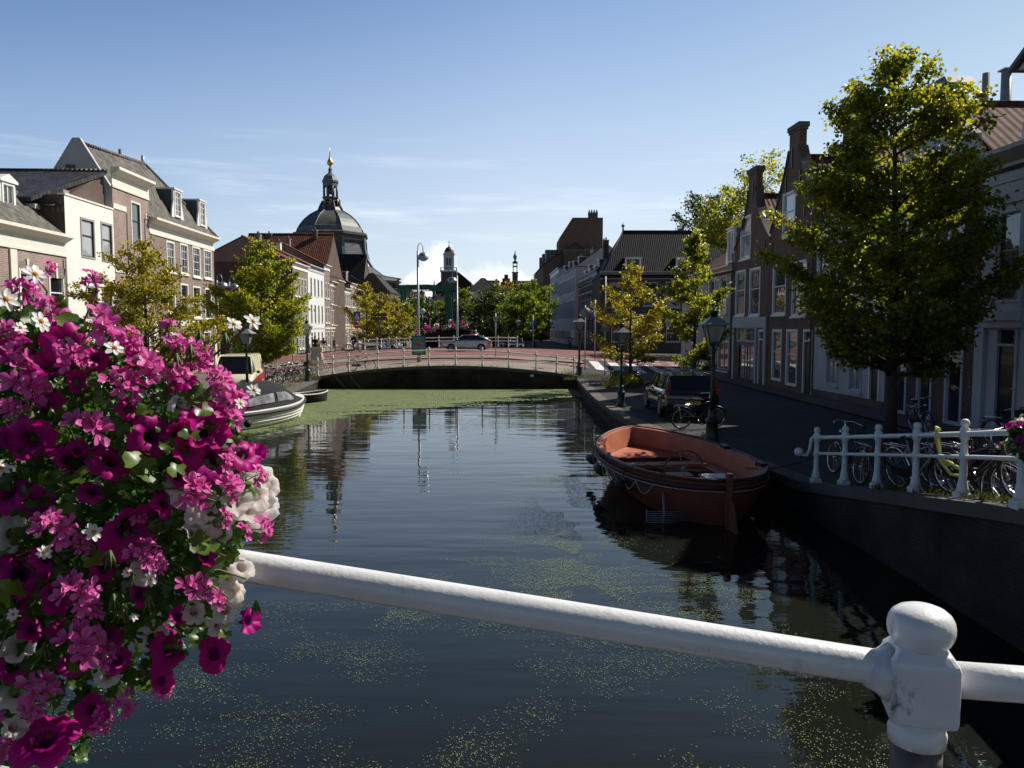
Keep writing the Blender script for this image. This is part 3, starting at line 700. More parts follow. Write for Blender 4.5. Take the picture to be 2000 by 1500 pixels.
        if ped: dm.prism([(x-.1, z+h+.09), (x+w+.1, z+h+.09), (x+w/2, z+h+.09+ped)], y-.12, y+d*.8, fm, 'y')
        o = dm.build('dormer', s.root); add_window(o, x+.1, z+.06, w-.2, h-.08, win, fm, pm or G_dark, y=y-.03); return o
    def gutter_pipe(s, x, z0, z1, m=None):
        g = MB(); g.tube([(x, -.1, z0), (x, -.1, z1)], .045, m or M_stoned, 8); return g.build('downpipe', s.root)
    def anchors(s, pts, l=.9):
        for x, z in pts: g = MB(); g.box(x-.025, x+.025, -.05, -.002, z-l/2, z+l/2, M_black); g.build('wall_anchor', s.root)

LA = math.atan2(1, -1/30)                # left fronts run up the canal, leaning 1/30 towards the left
def LP(y): return (-19.7-y/30, y)
def RPt(y): return (14.6-y/30, y)
LANG = math.atan2(1, -1/30); RANG = LANG-PI   # local x of the right fronts comes towards the viewer
cosL = math.sqrt(1+1/900)
# ---------------- left bank
h = House('two storey mauve brick house with broad white cornice, nearest on the left bank', LP(24), LANG, 12.3*cosL, 9, 6.4, B_mauve)
h.win_px(36, 523, 70, 612, 'm', pm=G_dark); h.win_px(94, 531, 124, 622, 'm', pm=G_dark); h.win(2.0, 3.3, 1.15, 1.95, 'm'); h.win(4.4, 3.3, 1.15, 1.95, 'm')
h.grid(4, [(.9, 1.7)], 1.1, 'ms')
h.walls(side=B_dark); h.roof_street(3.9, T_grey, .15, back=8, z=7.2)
h.cornice(6.35, 1.0, .4, M_cream); h.finish()
for a in (36, 94):
    x, _ = h.loc(a, 530); k = MB(); k.prism([(x-.08, 5.32), (x+1.25, 5.32), (x+1.4, 5.78), (x+.6, 5.95), (x-.22, 5.78)], -.03, -.002, B_brown, 'y'); k.box(x+.52, x+.66, -.08, -.002, 5.3, 6.0, M_cream); k.build('window_arch', h.root)
h.band(2.85, .5, M_cream); h.band(0, .5, M_stone, 'plinth')
x, z = h.loc(56, 452); h.dormer(x, 1.15, 7.6, 1.1, 1.75, 2.6, G_mid, ped=.28, win='v')
p = MB(); p.box(8.0, 8.45, -.08, -.002, 0, 6.3, M_cream); p.build('pilaster', h.root)
h.gutter_pipe(12.15, .2, 6.3, M_stone)
h = House('narrow white stuccoed house with plain parapet and black pantiled roof behind', LP(36.4), LANG, 4.7*cosL, 6, 9.25, M_stucco)
h.win_px(156, 423, 183, 502, 'mk', M_stone, G_pale); h.win_px(196, 432, 218, 510, 'mk', M_stone, G_pale); h.win_px(168, 557, 190, 622, 'mk', M_stone, G_dark); h.win_px(199, 560, 218, 622, 'mk', M_stone, G_mid)
h.win(.5, .1, 1.1, 2.6, 'm', kind='d', pm=M_darkframe); h.win(2.3, .6, 1.6, 1.9, 'ms')
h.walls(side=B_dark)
h.mb.box(0, .5, .02, .6, 8.4, 9.5, M_stone)
rt = MB()                                      # rear roof: a slope facing the viewer, ridge at right angles to the canal
rt.add([(-.9, 1.0, 9.0), (-.9, 7.5, 9.0), (4.4, 7.5, 11.2), (4.4, .12, 11.2), (-.9, 1.0, 8.8), (-.9, 7.5, 8.8), (4.4, 7.5, 11.0), (4.4, .12, 11.0)], [(0, 3, 2, 1), (4, 5, 6, 7), (0, 4, 7, 3), (0, 1, 5, 4)], T_black)
rt.tube([(4.4, .12, 11.2), (4.4, 7.6, 11.2)], .12, T_black, 8); rt.build('roof', h.root)
b_ = MB(); b_.box(-.55, -.5, 1.0, 7.4, 6.5, 8.75, B_dark); b_.box(-.62, -.2, 1.0, 7.4, 8.52, 8.74, M_greywhite); b_.prism([(-.4, 8.7), (4.55, 8.7), (4.55, 11.0), (4.35, 11.0)], .35, 1.2, B_dark, 'y'); b_.build('rear_wall', h.root)
h.finish(); c = MB(); c.box(-.02, h.W+.02, -.05, .3, 9.25, 9.33, M_stucco); c.build('parapet_coping', h.root)
h = House('tall brown brick house with white bands and heavy cornice beside the white stuccoed house', LP(41.1), LANG, 4.35*cosL, 4.2, 10.5, B_mauve)
h.win_px(254, 391, 273, 478, 'mk', M_cream, G_mid); a, _ = h.loc(254, 391); b, _ = h.loc(273, 391)
h.win(a-.9, .4, 1.0, 2.5, kind='d', pm=M_darkframe); h.win(a, 3.6, b-a, 2.2, 'mk', M_cream, G_mid); h.win(2.9, .8, 1.0, 1.9, 'ms')
h.walls(side=M_oldwhite)
h.mb.box(a-.55, a-.4, -.003, .0, 5.6, 9.3, M_black); h.mb.box(b+.45, b+.6, -.003, .0, 5.6, 9.3, M_black)
h.finish(); h.cornice(10.45, 1.05, .45, M_cream); h.band(9.35, .28, M_cream, x0=0, x1=a-.55); h.band(9.35, .28, M_cream, x0=b+.6); h.band(6.0, .3, M_cream, x0=0, x1=a-.55); h.band(6.0, .3, M_cream, x0=b+.6)
h = House('three storey brown brick house with mossy roof and two dormers at the left street corner', LP(45.45), LANG, 10.6*cosL, 9.5, 8.6, B_brown)
for q in ((324, 469, 340, 530), (351, 474, 366, 534), (375, 480, 390, 540), (397, 486, 412, 543)): h.win_px(*q, 'gs', M_white, random.choice([G_dark, G_mid]))
for q in ((326, 548, 341, 612), (352, 553, 367, 617), (376, 558, 391, 621), (399, 562, 412, 624)): h.win_px(*q, 'ms', M_white, G_dark)
h.win(.6, .15, 1.2, 2.8, kind='d', pm=M_darkframe); h.win(2.6, .7, 1.5, 2.0, 'ms'); h.win(5.2, .7, 1.5, 2.0, 'ms'); h.win(8.2, .5, 1.3, 2.3, 'ms')
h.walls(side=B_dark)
h.cornice(8.55, .95, .5, M_cream)
o = h.band(3.15, .35, M_cream)
for x in (0, 2.2, 7.4, 10.1): pl = MB(); pl.box(x, x+.4, -.1, -.002, 0, 3.15, M_cream); pl.build('pilaster', h.root)
# big old roof spanning both houses: ridge set back, gable wall facing the viewer, hip over the corner
R = [at(312, 432, 46), at(172, 286, 45.6), at(294, 326, 54.3), at(420, 462, 56.3), at(133, 345, 48.6)]
loc = lambda P: ((P-h.p0).dot(h.ux), (P-h.p0).dot(h.uy), P.z)
A1, R1, R2, E2, B1 = [loc(p) for p in R]
rf = MB(); e1 = (-4.3, .1, 9.45); e1b = (-4.3, 3.4, 11.45); f1 = (0, -.25, 9.5)
R1 = (-1.5, 3.1, 13.4); R2 = (4.2, 1.95, 13.4); C1 = (10.75, -.3, 9.5); C2 = (10.75, 6.0, 9.5); D1 = (-1.5, 6.0, 9.5)
rf.add([(-1.5, .4, 9.45), R1, R2, C1, f1, C2, D1], [(0, 4, 3, 2, 1), (2, 3, 5), (1, 2, 5, 6)], T_grey)
o = rf.build('roof', h.root); rd = MB(); rd.tube([R1, R2], .13, T_grey, 8); rd.tube([R2, C1], .11, T_grey, 8); rd.build('ridge', o)
gw = MB(); gw.prism([(.4, 8.0), (6.5, 8.0), (5.9, 9.6), (3.3, 13.6), (2.9, 13.6), (.5, 9.6)], -1.75, -1.5, M_oldwhite, 'x'); gw.build('gable_wall', h.root)
vt = MB(); vt.box(-1.84, -1.75, 3.2, 3.7, 11.9, 12.1, M_stoned); vt.build('vent', h.root)
fl = MB(); fl.tube([(1.9, 2.4, 13.2), (1.9, 2.4, 13.8)], .09, M_stoned); fl.build('flue', h.root); fl = MB(); fl.tube([(4.1, 2.0, 13.2), (4.1, 2.0, 13.9)], .1, M_metal); fl.build('flue', h.root)
for px_, w in ((338, 1.25), (387, 1.25)):
    x, _ = h.loc(px_, 435); h.dormer(x+.1, -.02, 10.0, w, 1.75, 2.6, G_mid, fm=M_white, win='gv', taper=1)
h.finish()
# ---------------- the row beyond the junction, left bank
def row(label, y0, y1, Hh, wm, n, rows, w, rise=3, roof=T_dark, side=None, fm=None, corn=.5, dep=10, LB=True, gable=None, style='ms', z0=0.0, fz=2.9, group=None, cm=None, dorm=0, chim=1, z_=None, pms=None):
    L_ = abs(y1-y0)*cosL
    h = House(label, LP(y0) if LB else RPt(y1), LANG if LB else RANG, L_, dep, Hh, wm, z0=z0, group=group)
    h.grid(n, rows, w, style, fm=fm, pms=pms)
    x_ = L_*.1; dw = min(1.1, L_*.22)
    h.win(x_, .1, dw, 2.5, kind='d', pm=M_darkframe)
    m_ = max(1, n-1); st = (L_*.92-x_-dw)/m_
    for i in range(m_): h.win(x_+dw+st*(i+.5)-w/2, .8, w, 1.8, style, fm)
    h.walls(side=side, gable=gable)
    if corn: h.cornice(Hh-corn, corn+.15, .3, cm or fm or M_white)
    if gable is None and rise: h.roof_street(rise, roof, .2)
    elif gable: h.roof_perp(rise, roof)
    for k in range(dorm):
        h.dormer(L_*(k+.5)/dorm-.55, .9, Hh+.35, 1.1, 1.5, 2.2, G_mid, win='m')
    if chim: h.chimney(L_*.8, dep/2-.25, Hh+rise-.5, m=wm, h=1.3, pots=2)
    h.band(fz, .18, cm or fm or M_white)
    h.finish(); return h
hh = row('brown brick corner house with dark gable wall facing the red road, left bank', 78.8, 85.4, 9.6, B_brown, 4, [(3.4, 2.1), (6.3, 2.0)], .85, 2.6, T_red, side=B_dark)
hh = row('bright white painted three storey house on the left bank', 85.5, 94, 9.9, M_white, 4, [(3.5, 2.2), (6.6, 2.1)], .75, 2.4, T_red, style='m', fm=M_greywhite)
row('narrow grey brick house with tall red roofed gable beside the bright white house', 94.1, 97.4, 10.6, B_brown, 2, [(3.6, 2.0), (6.6, 2.0)], .9, 2.6, T_red)
ys = [97.5, 102, 107, 112, 117, 122.5, 128]
labs = ['grey brown brick row house with white cornice, first before the church', 'brown brick row house with small dormer, second before the church', 'brown brick row house with low black roof, third before the church', 'mauve brick row house with deep white cornice below the church', 'brown brick row house half behind the yellowing tree', 'dark brick row house at the far end of the row below the church']
for i in range(6): row(labs[i], ys[i], ys[i+1]-.08, [8.8, 9.2, 8.4, 9.4, 8.8, 9.0][i], [B_brown, B_brown, B_mauve, B_mauve, B_brown, B_dark][i], 3, [(3.4, 1.9), (6.0, 1.8)], .9, 2.4, [T_dark, T_dark, T_brown][i % 3], cm=M_cream, dorm=[0, 1, 0, 1, 0, 0][i])
# tall red roofed house behind the corner block: slope faces the viewer
h = House('tall house with long red pantiled roof rising behind the left corner block', (-33.9, 95.2), 0, 10.9, 11, 9.6, B_dark)
h.grid(4, [(5.8, 1.8)], 1.0); h.walls(); h.roof_street(5.4, T_red, .2, back=10); h.chimney(2.3, 4.5, 13.2, m=B_dark, h=1.8); h.chimney(8.4, 4.2, 13.4, w=.5, m=B_dark, h=2.0); h.finish()
h = House('dark gabled house with red roof edge facing the red road at the left corner', (-34.5, 80.5), 0, 10.6, 9, 7.8, B_dark)
h.grid(4, [(3.6, 1.9)], 1.1, pms=[G_dark]); h.win(1.5, .1, 3.5, 2.6, 'v', M_darkframe); h.win(6.5, .1, 2.6, 2.6, 'v', M_darkframe)
h.walls(gable=[(0, 7.8), (2.0, 9.2), (7.4, 11.6), (8.4, 11.6), (10.6, 9.8), (10.6, 7.8)]); h.roof_perp(3.6, T_red, z=7.9, xr=7.9); h.finish()
h = House('low dark red brick building across the side street behind the left trees', (-42, 79), 0, 7.3, 9, 8.2, B_red)
h.grid(3, [(3.6, 1.9)], 1.1, pms=[G_dark]); h.win(1.0, .1, 4.5, 2.6, 'v', M_darkframe); h.walls(); h.roof_street(1.2, T_brown, .2); h.finish()
# dark buildings between church and drawbridge
h = House('dark gable fronted house facing the viewer between the church and the green drawbridge', (-26.7, 130), 0, 6.2, 10, 9.0, B_dark); h.grid(2, [(3.5, 2), (6.2, 1.7)], 1.0, pms=[G_dark]); h.walls(gable=[(0, 9), (2.7, 12.2), (3.5, 12.2), (6.2, 9)]); h.roof_perp(3.2, T_dark); h.finish()
for k, (y0, y1, H_, m_, la) in enumerate(((140.5, 146, 9.6, B_dark, 'dark brick house with white window surrounds just left of the drawbridge'), (146.1, 153, 8.2, M_white, 'white house with red brick side beside the green drawbridge'), (153.1, 166, 9.0, B_brown, 'brown brick house beyond the green drawbridge on the left bank'), (166.1, 186, 8.6, M_cream, 'cream gabled house seen under the green drawbridge'), (186.1, 215, 9.6, B_red, 'red brick house far up the left bank'))):
    row(la, y0, y1, H_, m_, 3 if y1-y0 < 10 else 5, [(3.4, 1.9), (6.0, 1.7)], .9, 2.8, T_dark, cm=M_cream)
# ---------------- right bank
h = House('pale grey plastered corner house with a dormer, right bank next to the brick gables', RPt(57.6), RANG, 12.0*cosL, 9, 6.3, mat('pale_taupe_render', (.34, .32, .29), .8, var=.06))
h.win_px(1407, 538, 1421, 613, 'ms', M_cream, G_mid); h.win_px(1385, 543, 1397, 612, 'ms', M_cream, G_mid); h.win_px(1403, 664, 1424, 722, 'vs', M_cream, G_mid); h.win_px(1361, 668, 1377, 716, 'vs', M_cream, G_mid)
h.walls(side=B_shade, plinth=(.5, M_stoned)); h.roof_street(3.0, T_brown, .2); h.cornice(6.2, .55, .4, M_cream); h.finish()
h.dormer(9.1, .5, 7.0, 1.4, 2.1, 3.2, G_pale, cheek=mat('grey_dormer_board', (.19, .20, .23), .6), win='v', taper=1)
h.gutter_pipe(h.W-.1, .1, 6.2)
def spout(label, y0, y1, Hh, wm, peak, tw, shL, shR, wins, depth=10, curve=0.0, gm=None, roofm=T_brown, cope=M_stoned, doors=(), th=.34, plinth=None, name='gabled_house', xm=None, capm=None):
    L_ = (y0-y1)*cosL; h = House(label, RPt(y0), RANG, L_, depth, Hh, wm, name=name, cat='house')
    for w_ in wins: h.win_px(*w_)
    for d in doors: h.win_px(*d[:4], style='ms', fm=M_white, pm=d[4], kind='d')
    mid = L_/2 if xm is None else xm; k = []
    for sg, sh in ((-1, shL), (1, shR)):
        pts = []
        for i in range(9):
            t = i/8; xx = (1-t); c = xx**(1+curve)
            e = (0 if sg < 0 else L_); pts.append((e+(mid+sg*tw/2-e)*(1-c)if False else e+(mid+sg*tw/2-e)*(t if curve == 0 else 1-(1-t)**(1+curve)), sh+(peak-.9-sh)*t))
        k.append(pts)
    poly = [(0, Hh)]+k[0]+[(mid-tw/2, peak), (mid+tw/2, peak)]+k[1][::-1]+[(L_, Hh)]
    P = [poly[0]]
    for p in poly[1:]:
        if abs(p[0]-P[-1][0])+abs(p[1]-P[-1][1]) > 1e-3: P.append(p)
    h.walls(gable=P, th=th, gm=gm, plinth=plinth)
    for pts in k:
        cp = MB()
        for a, b in zip(pts[:-1], pts[1:]):
            v = Vector((b[0]-a[0], 0, b[1]-a[1])); l = v.length; ang = math.atan2(v.z, v.x); cp.obox(((a[0]+b[0])/2, th/2, (a[1]+b[1])/2), Matrix.Rotation(-ang, 3, 'Y'), l+.06, th+.14, .09, cope)
        cp.build('gable_coping', h.root)
    cp = MB(); cp.box(mid-tw/2-.1, mid+tw/2+.1, -.09, th+.09, peak-.02, peak+.2, capm or cope); cp.box(mid-tw/2-.05, mid+tw/2+.05, -.04, th+.05, peak-.14, peak-.02, capm or cope)
    cp.build('gable_cap', h.root)
    h.roof_perp(peak-1.3-Hh, roofm, y0=th, z=Hh+.05, xr=mid); h.finish(); return h
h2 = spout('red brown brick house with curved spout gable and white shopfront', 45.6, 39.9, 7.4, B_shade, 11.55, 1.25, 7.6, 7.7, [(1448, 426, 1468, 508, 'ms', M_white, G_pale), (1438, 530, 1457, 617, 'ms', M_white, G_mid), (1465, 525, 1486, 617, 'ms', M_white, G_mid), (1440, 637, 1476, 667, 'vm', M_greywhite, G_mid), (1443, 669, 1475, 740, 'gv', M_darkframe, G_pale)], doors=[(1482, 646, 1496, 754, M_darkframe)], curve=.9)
h2.anchors([(3.0, 10.6), (.3, 7.9), (5.0, 7.2)]); s_ = MB(); x0, z0_ = h2.loc(1433, 622); x1, _ = h2.loc(1499, 622)
s_.box(.12, x1-.05, -.09, -.002, 3.05, 3.62, M_greywhite); s_.box(.12, .42, -.09, -.002, 0, 3.05, M_greywhite); s_.box(x1-.32, x1-.05, -.09, -.002, 0, 3.05, M_greywhite); xd, _ = h2.loc(1478, 640); s_.box(xd-.1, xd+.16, -.09, -.002, 0, 3.05, M_greywhite); s_.build('shopfront_surround', h2.root); h2.gutter_pipe(.05, .1, 7.4)
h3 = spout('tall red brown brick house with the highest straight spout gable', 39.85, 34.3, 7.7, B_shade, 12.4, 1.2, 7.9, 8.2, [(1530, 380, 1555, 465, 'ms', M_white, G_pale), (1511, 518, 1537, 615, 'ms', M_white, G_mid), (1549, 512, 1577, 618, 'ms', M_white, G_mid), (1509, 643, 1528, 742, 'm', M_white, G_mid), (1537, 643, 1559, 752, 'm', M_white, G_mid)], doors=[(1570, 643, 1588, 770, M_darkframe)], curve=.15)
h3.anchors([(2.6, 11.1), (1.9, 9.9), (3.6, 9.9), (.25, 6.9), (4.2, 8.6)]); h3.gutter_pipe(5.45, .1, 7.7)
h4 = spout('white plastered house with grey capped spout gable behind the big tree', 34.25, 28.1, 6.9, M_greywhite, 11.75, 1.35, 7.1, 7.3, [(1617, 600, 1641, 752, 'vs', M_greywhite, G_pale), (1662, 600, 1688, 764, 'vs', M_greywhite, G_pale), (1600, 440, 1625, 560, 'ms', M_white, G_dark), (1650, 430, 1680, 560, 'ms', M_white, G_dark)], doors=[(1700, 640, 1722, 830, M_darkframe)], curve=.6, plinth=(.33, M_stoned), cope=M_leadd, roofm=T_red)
h4.anchors([(h4.W/2, 11.0)])
h5 = House('dark brick house with scrolled bell gable and red tiled roof behind the big tree', RPt(28.05), RANG, 5.15*cosL, 10, 8.2, B_dark, name='gabled_house')
for q in ((1750, 640, 1775, 860), (1795, 640, 1825, 860), (1850, 640, 1885, 880)): h5.win_px(*q, 'm', M_greywhite, G_dark)
for q in ((1750, 430, 1775, 570), (1800, 430, 1830, 570), (1855, 420, 1890, 570)): h5.win_px(*q, 'ms', M_white, G_dark)
h5.walls(gable=[(0, 8.2), (.5, 8.2), (.6, 8.9), (1.1, 9.3), (1.6, 9.5), (1.7, 10.1), (1.95, 10.4), (3.1, 10.4), (3.4, 10.1), (3.5, 9.5), (4.0, 9.3), (4.5, 8.9), (4.6, 8.2), (h5.W, 8.2)], gm=M_greywhite)
c = MB(); c.box(1.6, 3.5, -.2, .6, 10.4, 10.65, M_leadd); c.prism([(1.5, 10.65), (3.6, 10.65), (3.4, 10.9), (1.7, 10.9)], -.26, .62, M_leadd, 'y')
for sg in (0, 1):
    q = [(1.6, 9.5), (1.62, 10.2)] if not sg else [(3.55, 9.5), (3.53, 10.2)]
    c.tube([(q[0][0], .15, 9.0), (q[0][0]+(.25 if sg else -.25), .15, 9.6), (q[0][0]+(.1 if sg else -.1), .15, 10.0), (q[1][0], .15, 10.35)], .2, M_leadd, 8)
c.build('gable_ornament', h5.root); h5.roof_perp(2.2, tiles('red_clay_tiles', (.13, .06, .042), w=.3, h=.36, rough=.9, depth=.3), z=8.1, xr=2.55); h5.finish(); h5.cornice(8.0, .35, .3, M_greywhite, x0=0, x1=h5.W)  # roof tiles in the clay's own red brown
x_, z_ = h5.loc(1893, 740); gr = MB()
for i in range(6):                             # scrawled white graffiti, one sign above the other
    zz = z_-.02-i*.155; k_ = [[(0, 0), (.09, .03), (.02, .07), (.1, .1)], [(0, .1), (.05, 0), (.1, .1)], [(0, 0), (0, .1), (.09, .1), (.09, .02)], [(0, 0), (.05, .11), (.1, 0), (.02, .05)], [(.09, .1), (0, .08), (0, .01), (.1, 0)], [(0, .1), (0, 0), (.09, .09), (.1, 0)]][i]
    gr.tube([(min(h5.W-.13, x_)+a, -.012, zz+b) for a, b in k_], .008, M_greywhite, 4)
gr.build('graffiti', h5.root)
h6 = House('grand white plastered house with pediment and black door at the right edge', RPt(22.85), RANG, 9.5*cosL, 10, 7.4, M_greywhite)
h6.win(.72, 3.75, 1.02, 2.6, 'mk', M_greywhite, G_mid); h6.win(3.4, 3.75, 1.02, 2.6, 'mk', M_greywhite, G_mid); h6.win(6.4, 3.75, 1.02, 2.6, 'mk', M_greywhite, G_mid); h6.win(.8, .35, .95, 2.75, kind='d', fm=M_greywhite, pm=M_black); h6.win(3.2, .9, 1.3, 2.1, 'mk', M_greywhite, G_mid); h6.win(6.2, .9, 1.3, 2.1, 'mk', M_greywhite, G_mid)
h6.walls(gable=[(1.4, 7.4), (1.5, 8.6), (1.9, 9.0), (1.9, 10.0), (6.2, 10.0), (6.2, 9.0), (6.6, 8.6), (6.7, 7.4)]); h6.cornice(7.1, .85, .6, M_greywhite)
c = MB(); c.prism([(1.5, 10.0), (6.6, 10.0), (4.05, 11.6)], -.2, .5, M_greywhite, 'y'); c.obox((2.72, .1, 10.9), Matrix.Rotation(-math.atan2(1.6, 2.55), 3, 'Y'), 3.3, .9, .12, M_leadd); c.obox((5.35, .1, 10.9), Matrix.Rotation(math.atan2(1.6, 2.55), 3, 'Y'), 3.3, .9, .12, M_leadd)
c.box(1.95, 2.3, -.12, -.002, 7.95, 10.0, M_greywhite); c.build('pediment', h6.root)
for x in (0.02, 2.0): c = MB(); c.box(x, x+.4, -.12, -.002, 0, 3.2, M_greywhite); c.build('pilaster', h6.root)
c = MB(); c.box(.35, 2.2, -.3, -.002, 3.25, 3.5, M_greywhite); c.box(.45, 2.1, -.2, -.002, 3.05, 3.25, M_greywhite); c.build('door_surround', h6.root)
c = MB(); c.box(.6, .7, -.07, -.002, 3.6, 6.5, M_greywhite); c.box(1.76, 1.86, -.07, -.002, 3.6, 6.5, M_greywhite); c.box(.55, 1.95, -.1, -.002, 6.5, 6.66, M_greywhite); c.box(.55, 1.95, -.12, -.002, 3.45, 3.6, M_greywhite); c.build('window_surround', h6.root)
h6.roof_street(2.2, T_dark, .1); h6.finish()
p = at(1924, 195, 30); c = MB(); c.tube([(p.x, 30, 9.0), (p.x, 30, at(1924, 143, 30).z)], .13, M_stone, 10); tag(c.build('flue_pipe'), 'slim grey flue pipe above the clay tiled roof, left of the pair', 'chimney', 'flue pipes at the upper right')
p = at(1964, 195, 27); c = MB(); c.tube([(p.x, 27, 8.0), (p.x, 27, at(1964, 138, 27).z)], .17, M_metal, 10); c.box(p.x-.2, p.x+.2, 26.8, 27.2, at(1964, 138, 27).z, at(1964, 138, 27).z+.05, M_metal); tag(c.build('flue_pipe'), 'thick grey flue pipe with ragged top beside the white pediment', 'chimney', 'flue pipes at the upper right')
# houses nearer than the frame on the right, they shade the water as in the photograph
h = House('brick house continuing the right bank behind the parapet flowers', RPt(13.3), RANG, 13*cosL, 9, 9.0, B_shade); h.grid(6, [(3.6, 2.0), (6.3, 1.8)], 1.0); h.walls(); h.roof_street(3, T_brown); h.finish()
# corner block facing the junction
CX = 10.85
h = House('long dark brick corner building with black hipped roof across the junction, right bank', (CX, 95), 0, 21, 9.5, 9.3, B_dark)
for q in ((1194, 552, 1217, 600), (1257, 551, 1285, 598), (1300, 550, 1329, 601), (1350, 550, 1378, 600)): h.win_px(*q, 'ms', M_greywhite, G_dark)
for q in ((1194, 630, 1217, 668), (1301, 616, 1329, 668), (1350, 616, 1378, 668)): h.win_px(*q, 'ms', M_greywhite, G_dark)
h.win_px(1256, 632, 1283, 682, kind='d', pm=M_black); h.walls(side=B_dark); h.roof_street(6.0, T_dark, .3, hipL=3.4); h.cornice(9.0, .95, .5, M_greywhite)
h.dormer(h.loc(1222, 520)[0], .6, 9.9, 2.0, 1.75, 2.6, G_mid, cheek=M_black, win='v'); h.dormer(h.loc(1322, 520)[0], .6, 9.9, 2.0, 1.75, 2.6, G_mid, cheek=M_black, win='v')
h.chimney(1.0, 5.5, 12.0, m=B_dark, h=2.3); h.finish(); h.band(4.6, .18, M_greywhite)
fn = MB(); fn.lathe([(.12, 0), (.1, .5), (.22, .6), (.22, .75), (.05, .9), (.02, 1.2)], M_lead, 8, (3.4, 4.75, 15.4)); fn.build('roof_finial', h.root)
row('dark brick wing of the corner building along the canal, with tall white windows', 104.6, 95.02, 9.6, B_dark, 4, [(4.7, 2.9)], .95, 4.2, T_dark, LB=False, dep=.01+9, style='m', dorm=3, corn=.9, fm=M_greywhite) if False else None
hw = House('narrow dark brick canal wing with four tall white windows beside the corner building', RPt(122), RANG, 17.0, 9, 9.3, B_dark)
hw.grid(4, [(5.0, 3.0), (1.0, 2.9)], 1.3, 'fm', x0=.5, fm=M_greywhite, pms=[G_far]); hw.walls(); hw.roof_street(4.6, T_dark, .2); hw.cornice(9.0, .95, .5, M_greywhite)
for k in range(3): hw.dormer(2.0+k*5.2, .6, 9.9, 1.5, 1.8, 2.4, G_mid, win='v', cheek=M_blueg)
hw.finish()
row('red brick house with tall white windows and slate dormers beside the canal wing, right bank', 142, 122.1, 10.6, B_red, 6, [(4.2, 3.0)], 1.1, 3.4, T_dark, LB=False, style='fm', pms=[G_far], dorm=2, corn=.8, cm=M_greywhite, fz=8)
row('white painted house with many tall windows next to the red brick house, right bank', 158, 142.1, 13.0, M_greywhite, 8, [(4.6, 3.2), (9.0, 2.6)], 1.2, 3.6, T_brown, LB=False, style='fm', pms=[G_far], dorm=2, corn=.9, cm=M_greywhite, fz=8.0)
row('pale house with arched lower windows further along the right bank', 176, 158.1, 13.4, M_greywhite, 9, [(4.6, 3.2), (9.2, 2.6)], 1.2, 3.2, T_brown, LB=False, style='fm', pms=[G_far], dorm=2, corn=.9, cm=M_greywhite, fz=8.0)
row('narrow white house with plain cornice at the far end of the right row', 196, 176.1, 15.0, M_greywhite, 8, [(4.6, 3.2), (10, 2.6)], 1.5, 2.0, T_dark, LB=False, style='fm', pms=[G_far], corn=.9, fz=8)
# big modern block behind
h = House('large modern block with dark brick fronts and striped tiled roof slopes above the right row', RPt(236), RANG, 38, 16, 19, B_dark, name='apartment_block', cat='apartment block')
h.grid(8, [(5, 2.6), (9, 2.6), (13, 2.6)], 2.0, 'm', fm=M_darkframe); h.walls(); h.roof_street(5.5, T_grey, .3); h.finish()
for k in range(3): h.dormer(6+k*11, 1.2, 19.8, 4.0, 3.6, 4, G_pale, cheek=M_lead, win='v', fm=M_lead)
h = House('dark brick tower block with sloping left roof and crown shaped chimney', (at(1092, 470, 200).x, 199.5), 0, 11.2, 12, 26.0, B_shade, name='apartment_block', cat='apartment block')
h.walls(gable=[(0, 26), (3.4, 31.2), (11.2, 31.2), (11.2, 26)], th=11.9); h.finish()
c = MB(); c.box(7.8, 10.2, 3, 5, 31.2, 32.6, M_leadd)
for k in range(4): c.prism([(7.7+k*.65, 32.6), (8.3+k*.65, 32.6), (8.0+k*.65, 33.8)], 3, 5, M_leadd, 'y')
c.build('chimney', h.root)
c = MB(); c.box(1, 10.6, -3, -.02, 0, 22.5, B_dark); c.box(.9, 10.7, -3.1, .0, 22.5, 22.8, M_lead); c.build('annex', h.root)
# ---------------- beyond the flower bridge
h = House('white hip roofed house facing down the canal beyond the flower bridge', (at(915, 600, 232).x, 232), 0, 8.4, 10, 14.2, M_white)
h.grid(2, [(9.6, 2.2), (5.4, 2.2), (1.2, 2.2)], 1.4, 'mv', fm=M_stone); h.walls(); h.roof_street(3.8, T_dark, .3, hipL=3.6, hipR=3.6); h.cornice(13.9, .6, .4); h.band(8.6, .15); h.finish()
h = House('brick house with stepped gable and orange roof beyond the canal trees', (at(974, 600, 236).x, 236), 0, 4.6, 10, 15.0, B_red)
h.grid(2, [(10, 2.0), (6, 2.0)], 1.0); st_ = [(0, 15)]
for i in range(4): st_ += [(i*.5, 15+i*.95+.95), ((i+1)*.5, 15+i*.95+.95)]
st_ = [(0, 15), (0, 15.9), (.55, 15.9), (.55, 17.0), (1.1, 17), (1.1, 18.1), (1.7, 18.1), (1.7, 19.2), (2.9, 19.2), (2.9, 18.1), (3.5, 18.1), (3.5, 17), (4.05, 17), (4.05, 15.9), (4.6, 15.9), (4.6, 15)]
h.walls(gable=st_); h.roof_perp(3.4, T_red); h.finish()
h = House('orange tiled house beside the stepped gable', (at(996, 600, 240).x, 240), 0, 4.6, 10, 12.0, B_red); h.grid(2, [(8, 2)], 1.0); h.walls(gable=[(0, 12), (.2, 16.5), (1.2, 17.4), (4.6, 12.0)]); h.roof_perp(4.6, T_red, xr=1.0); h.finish()
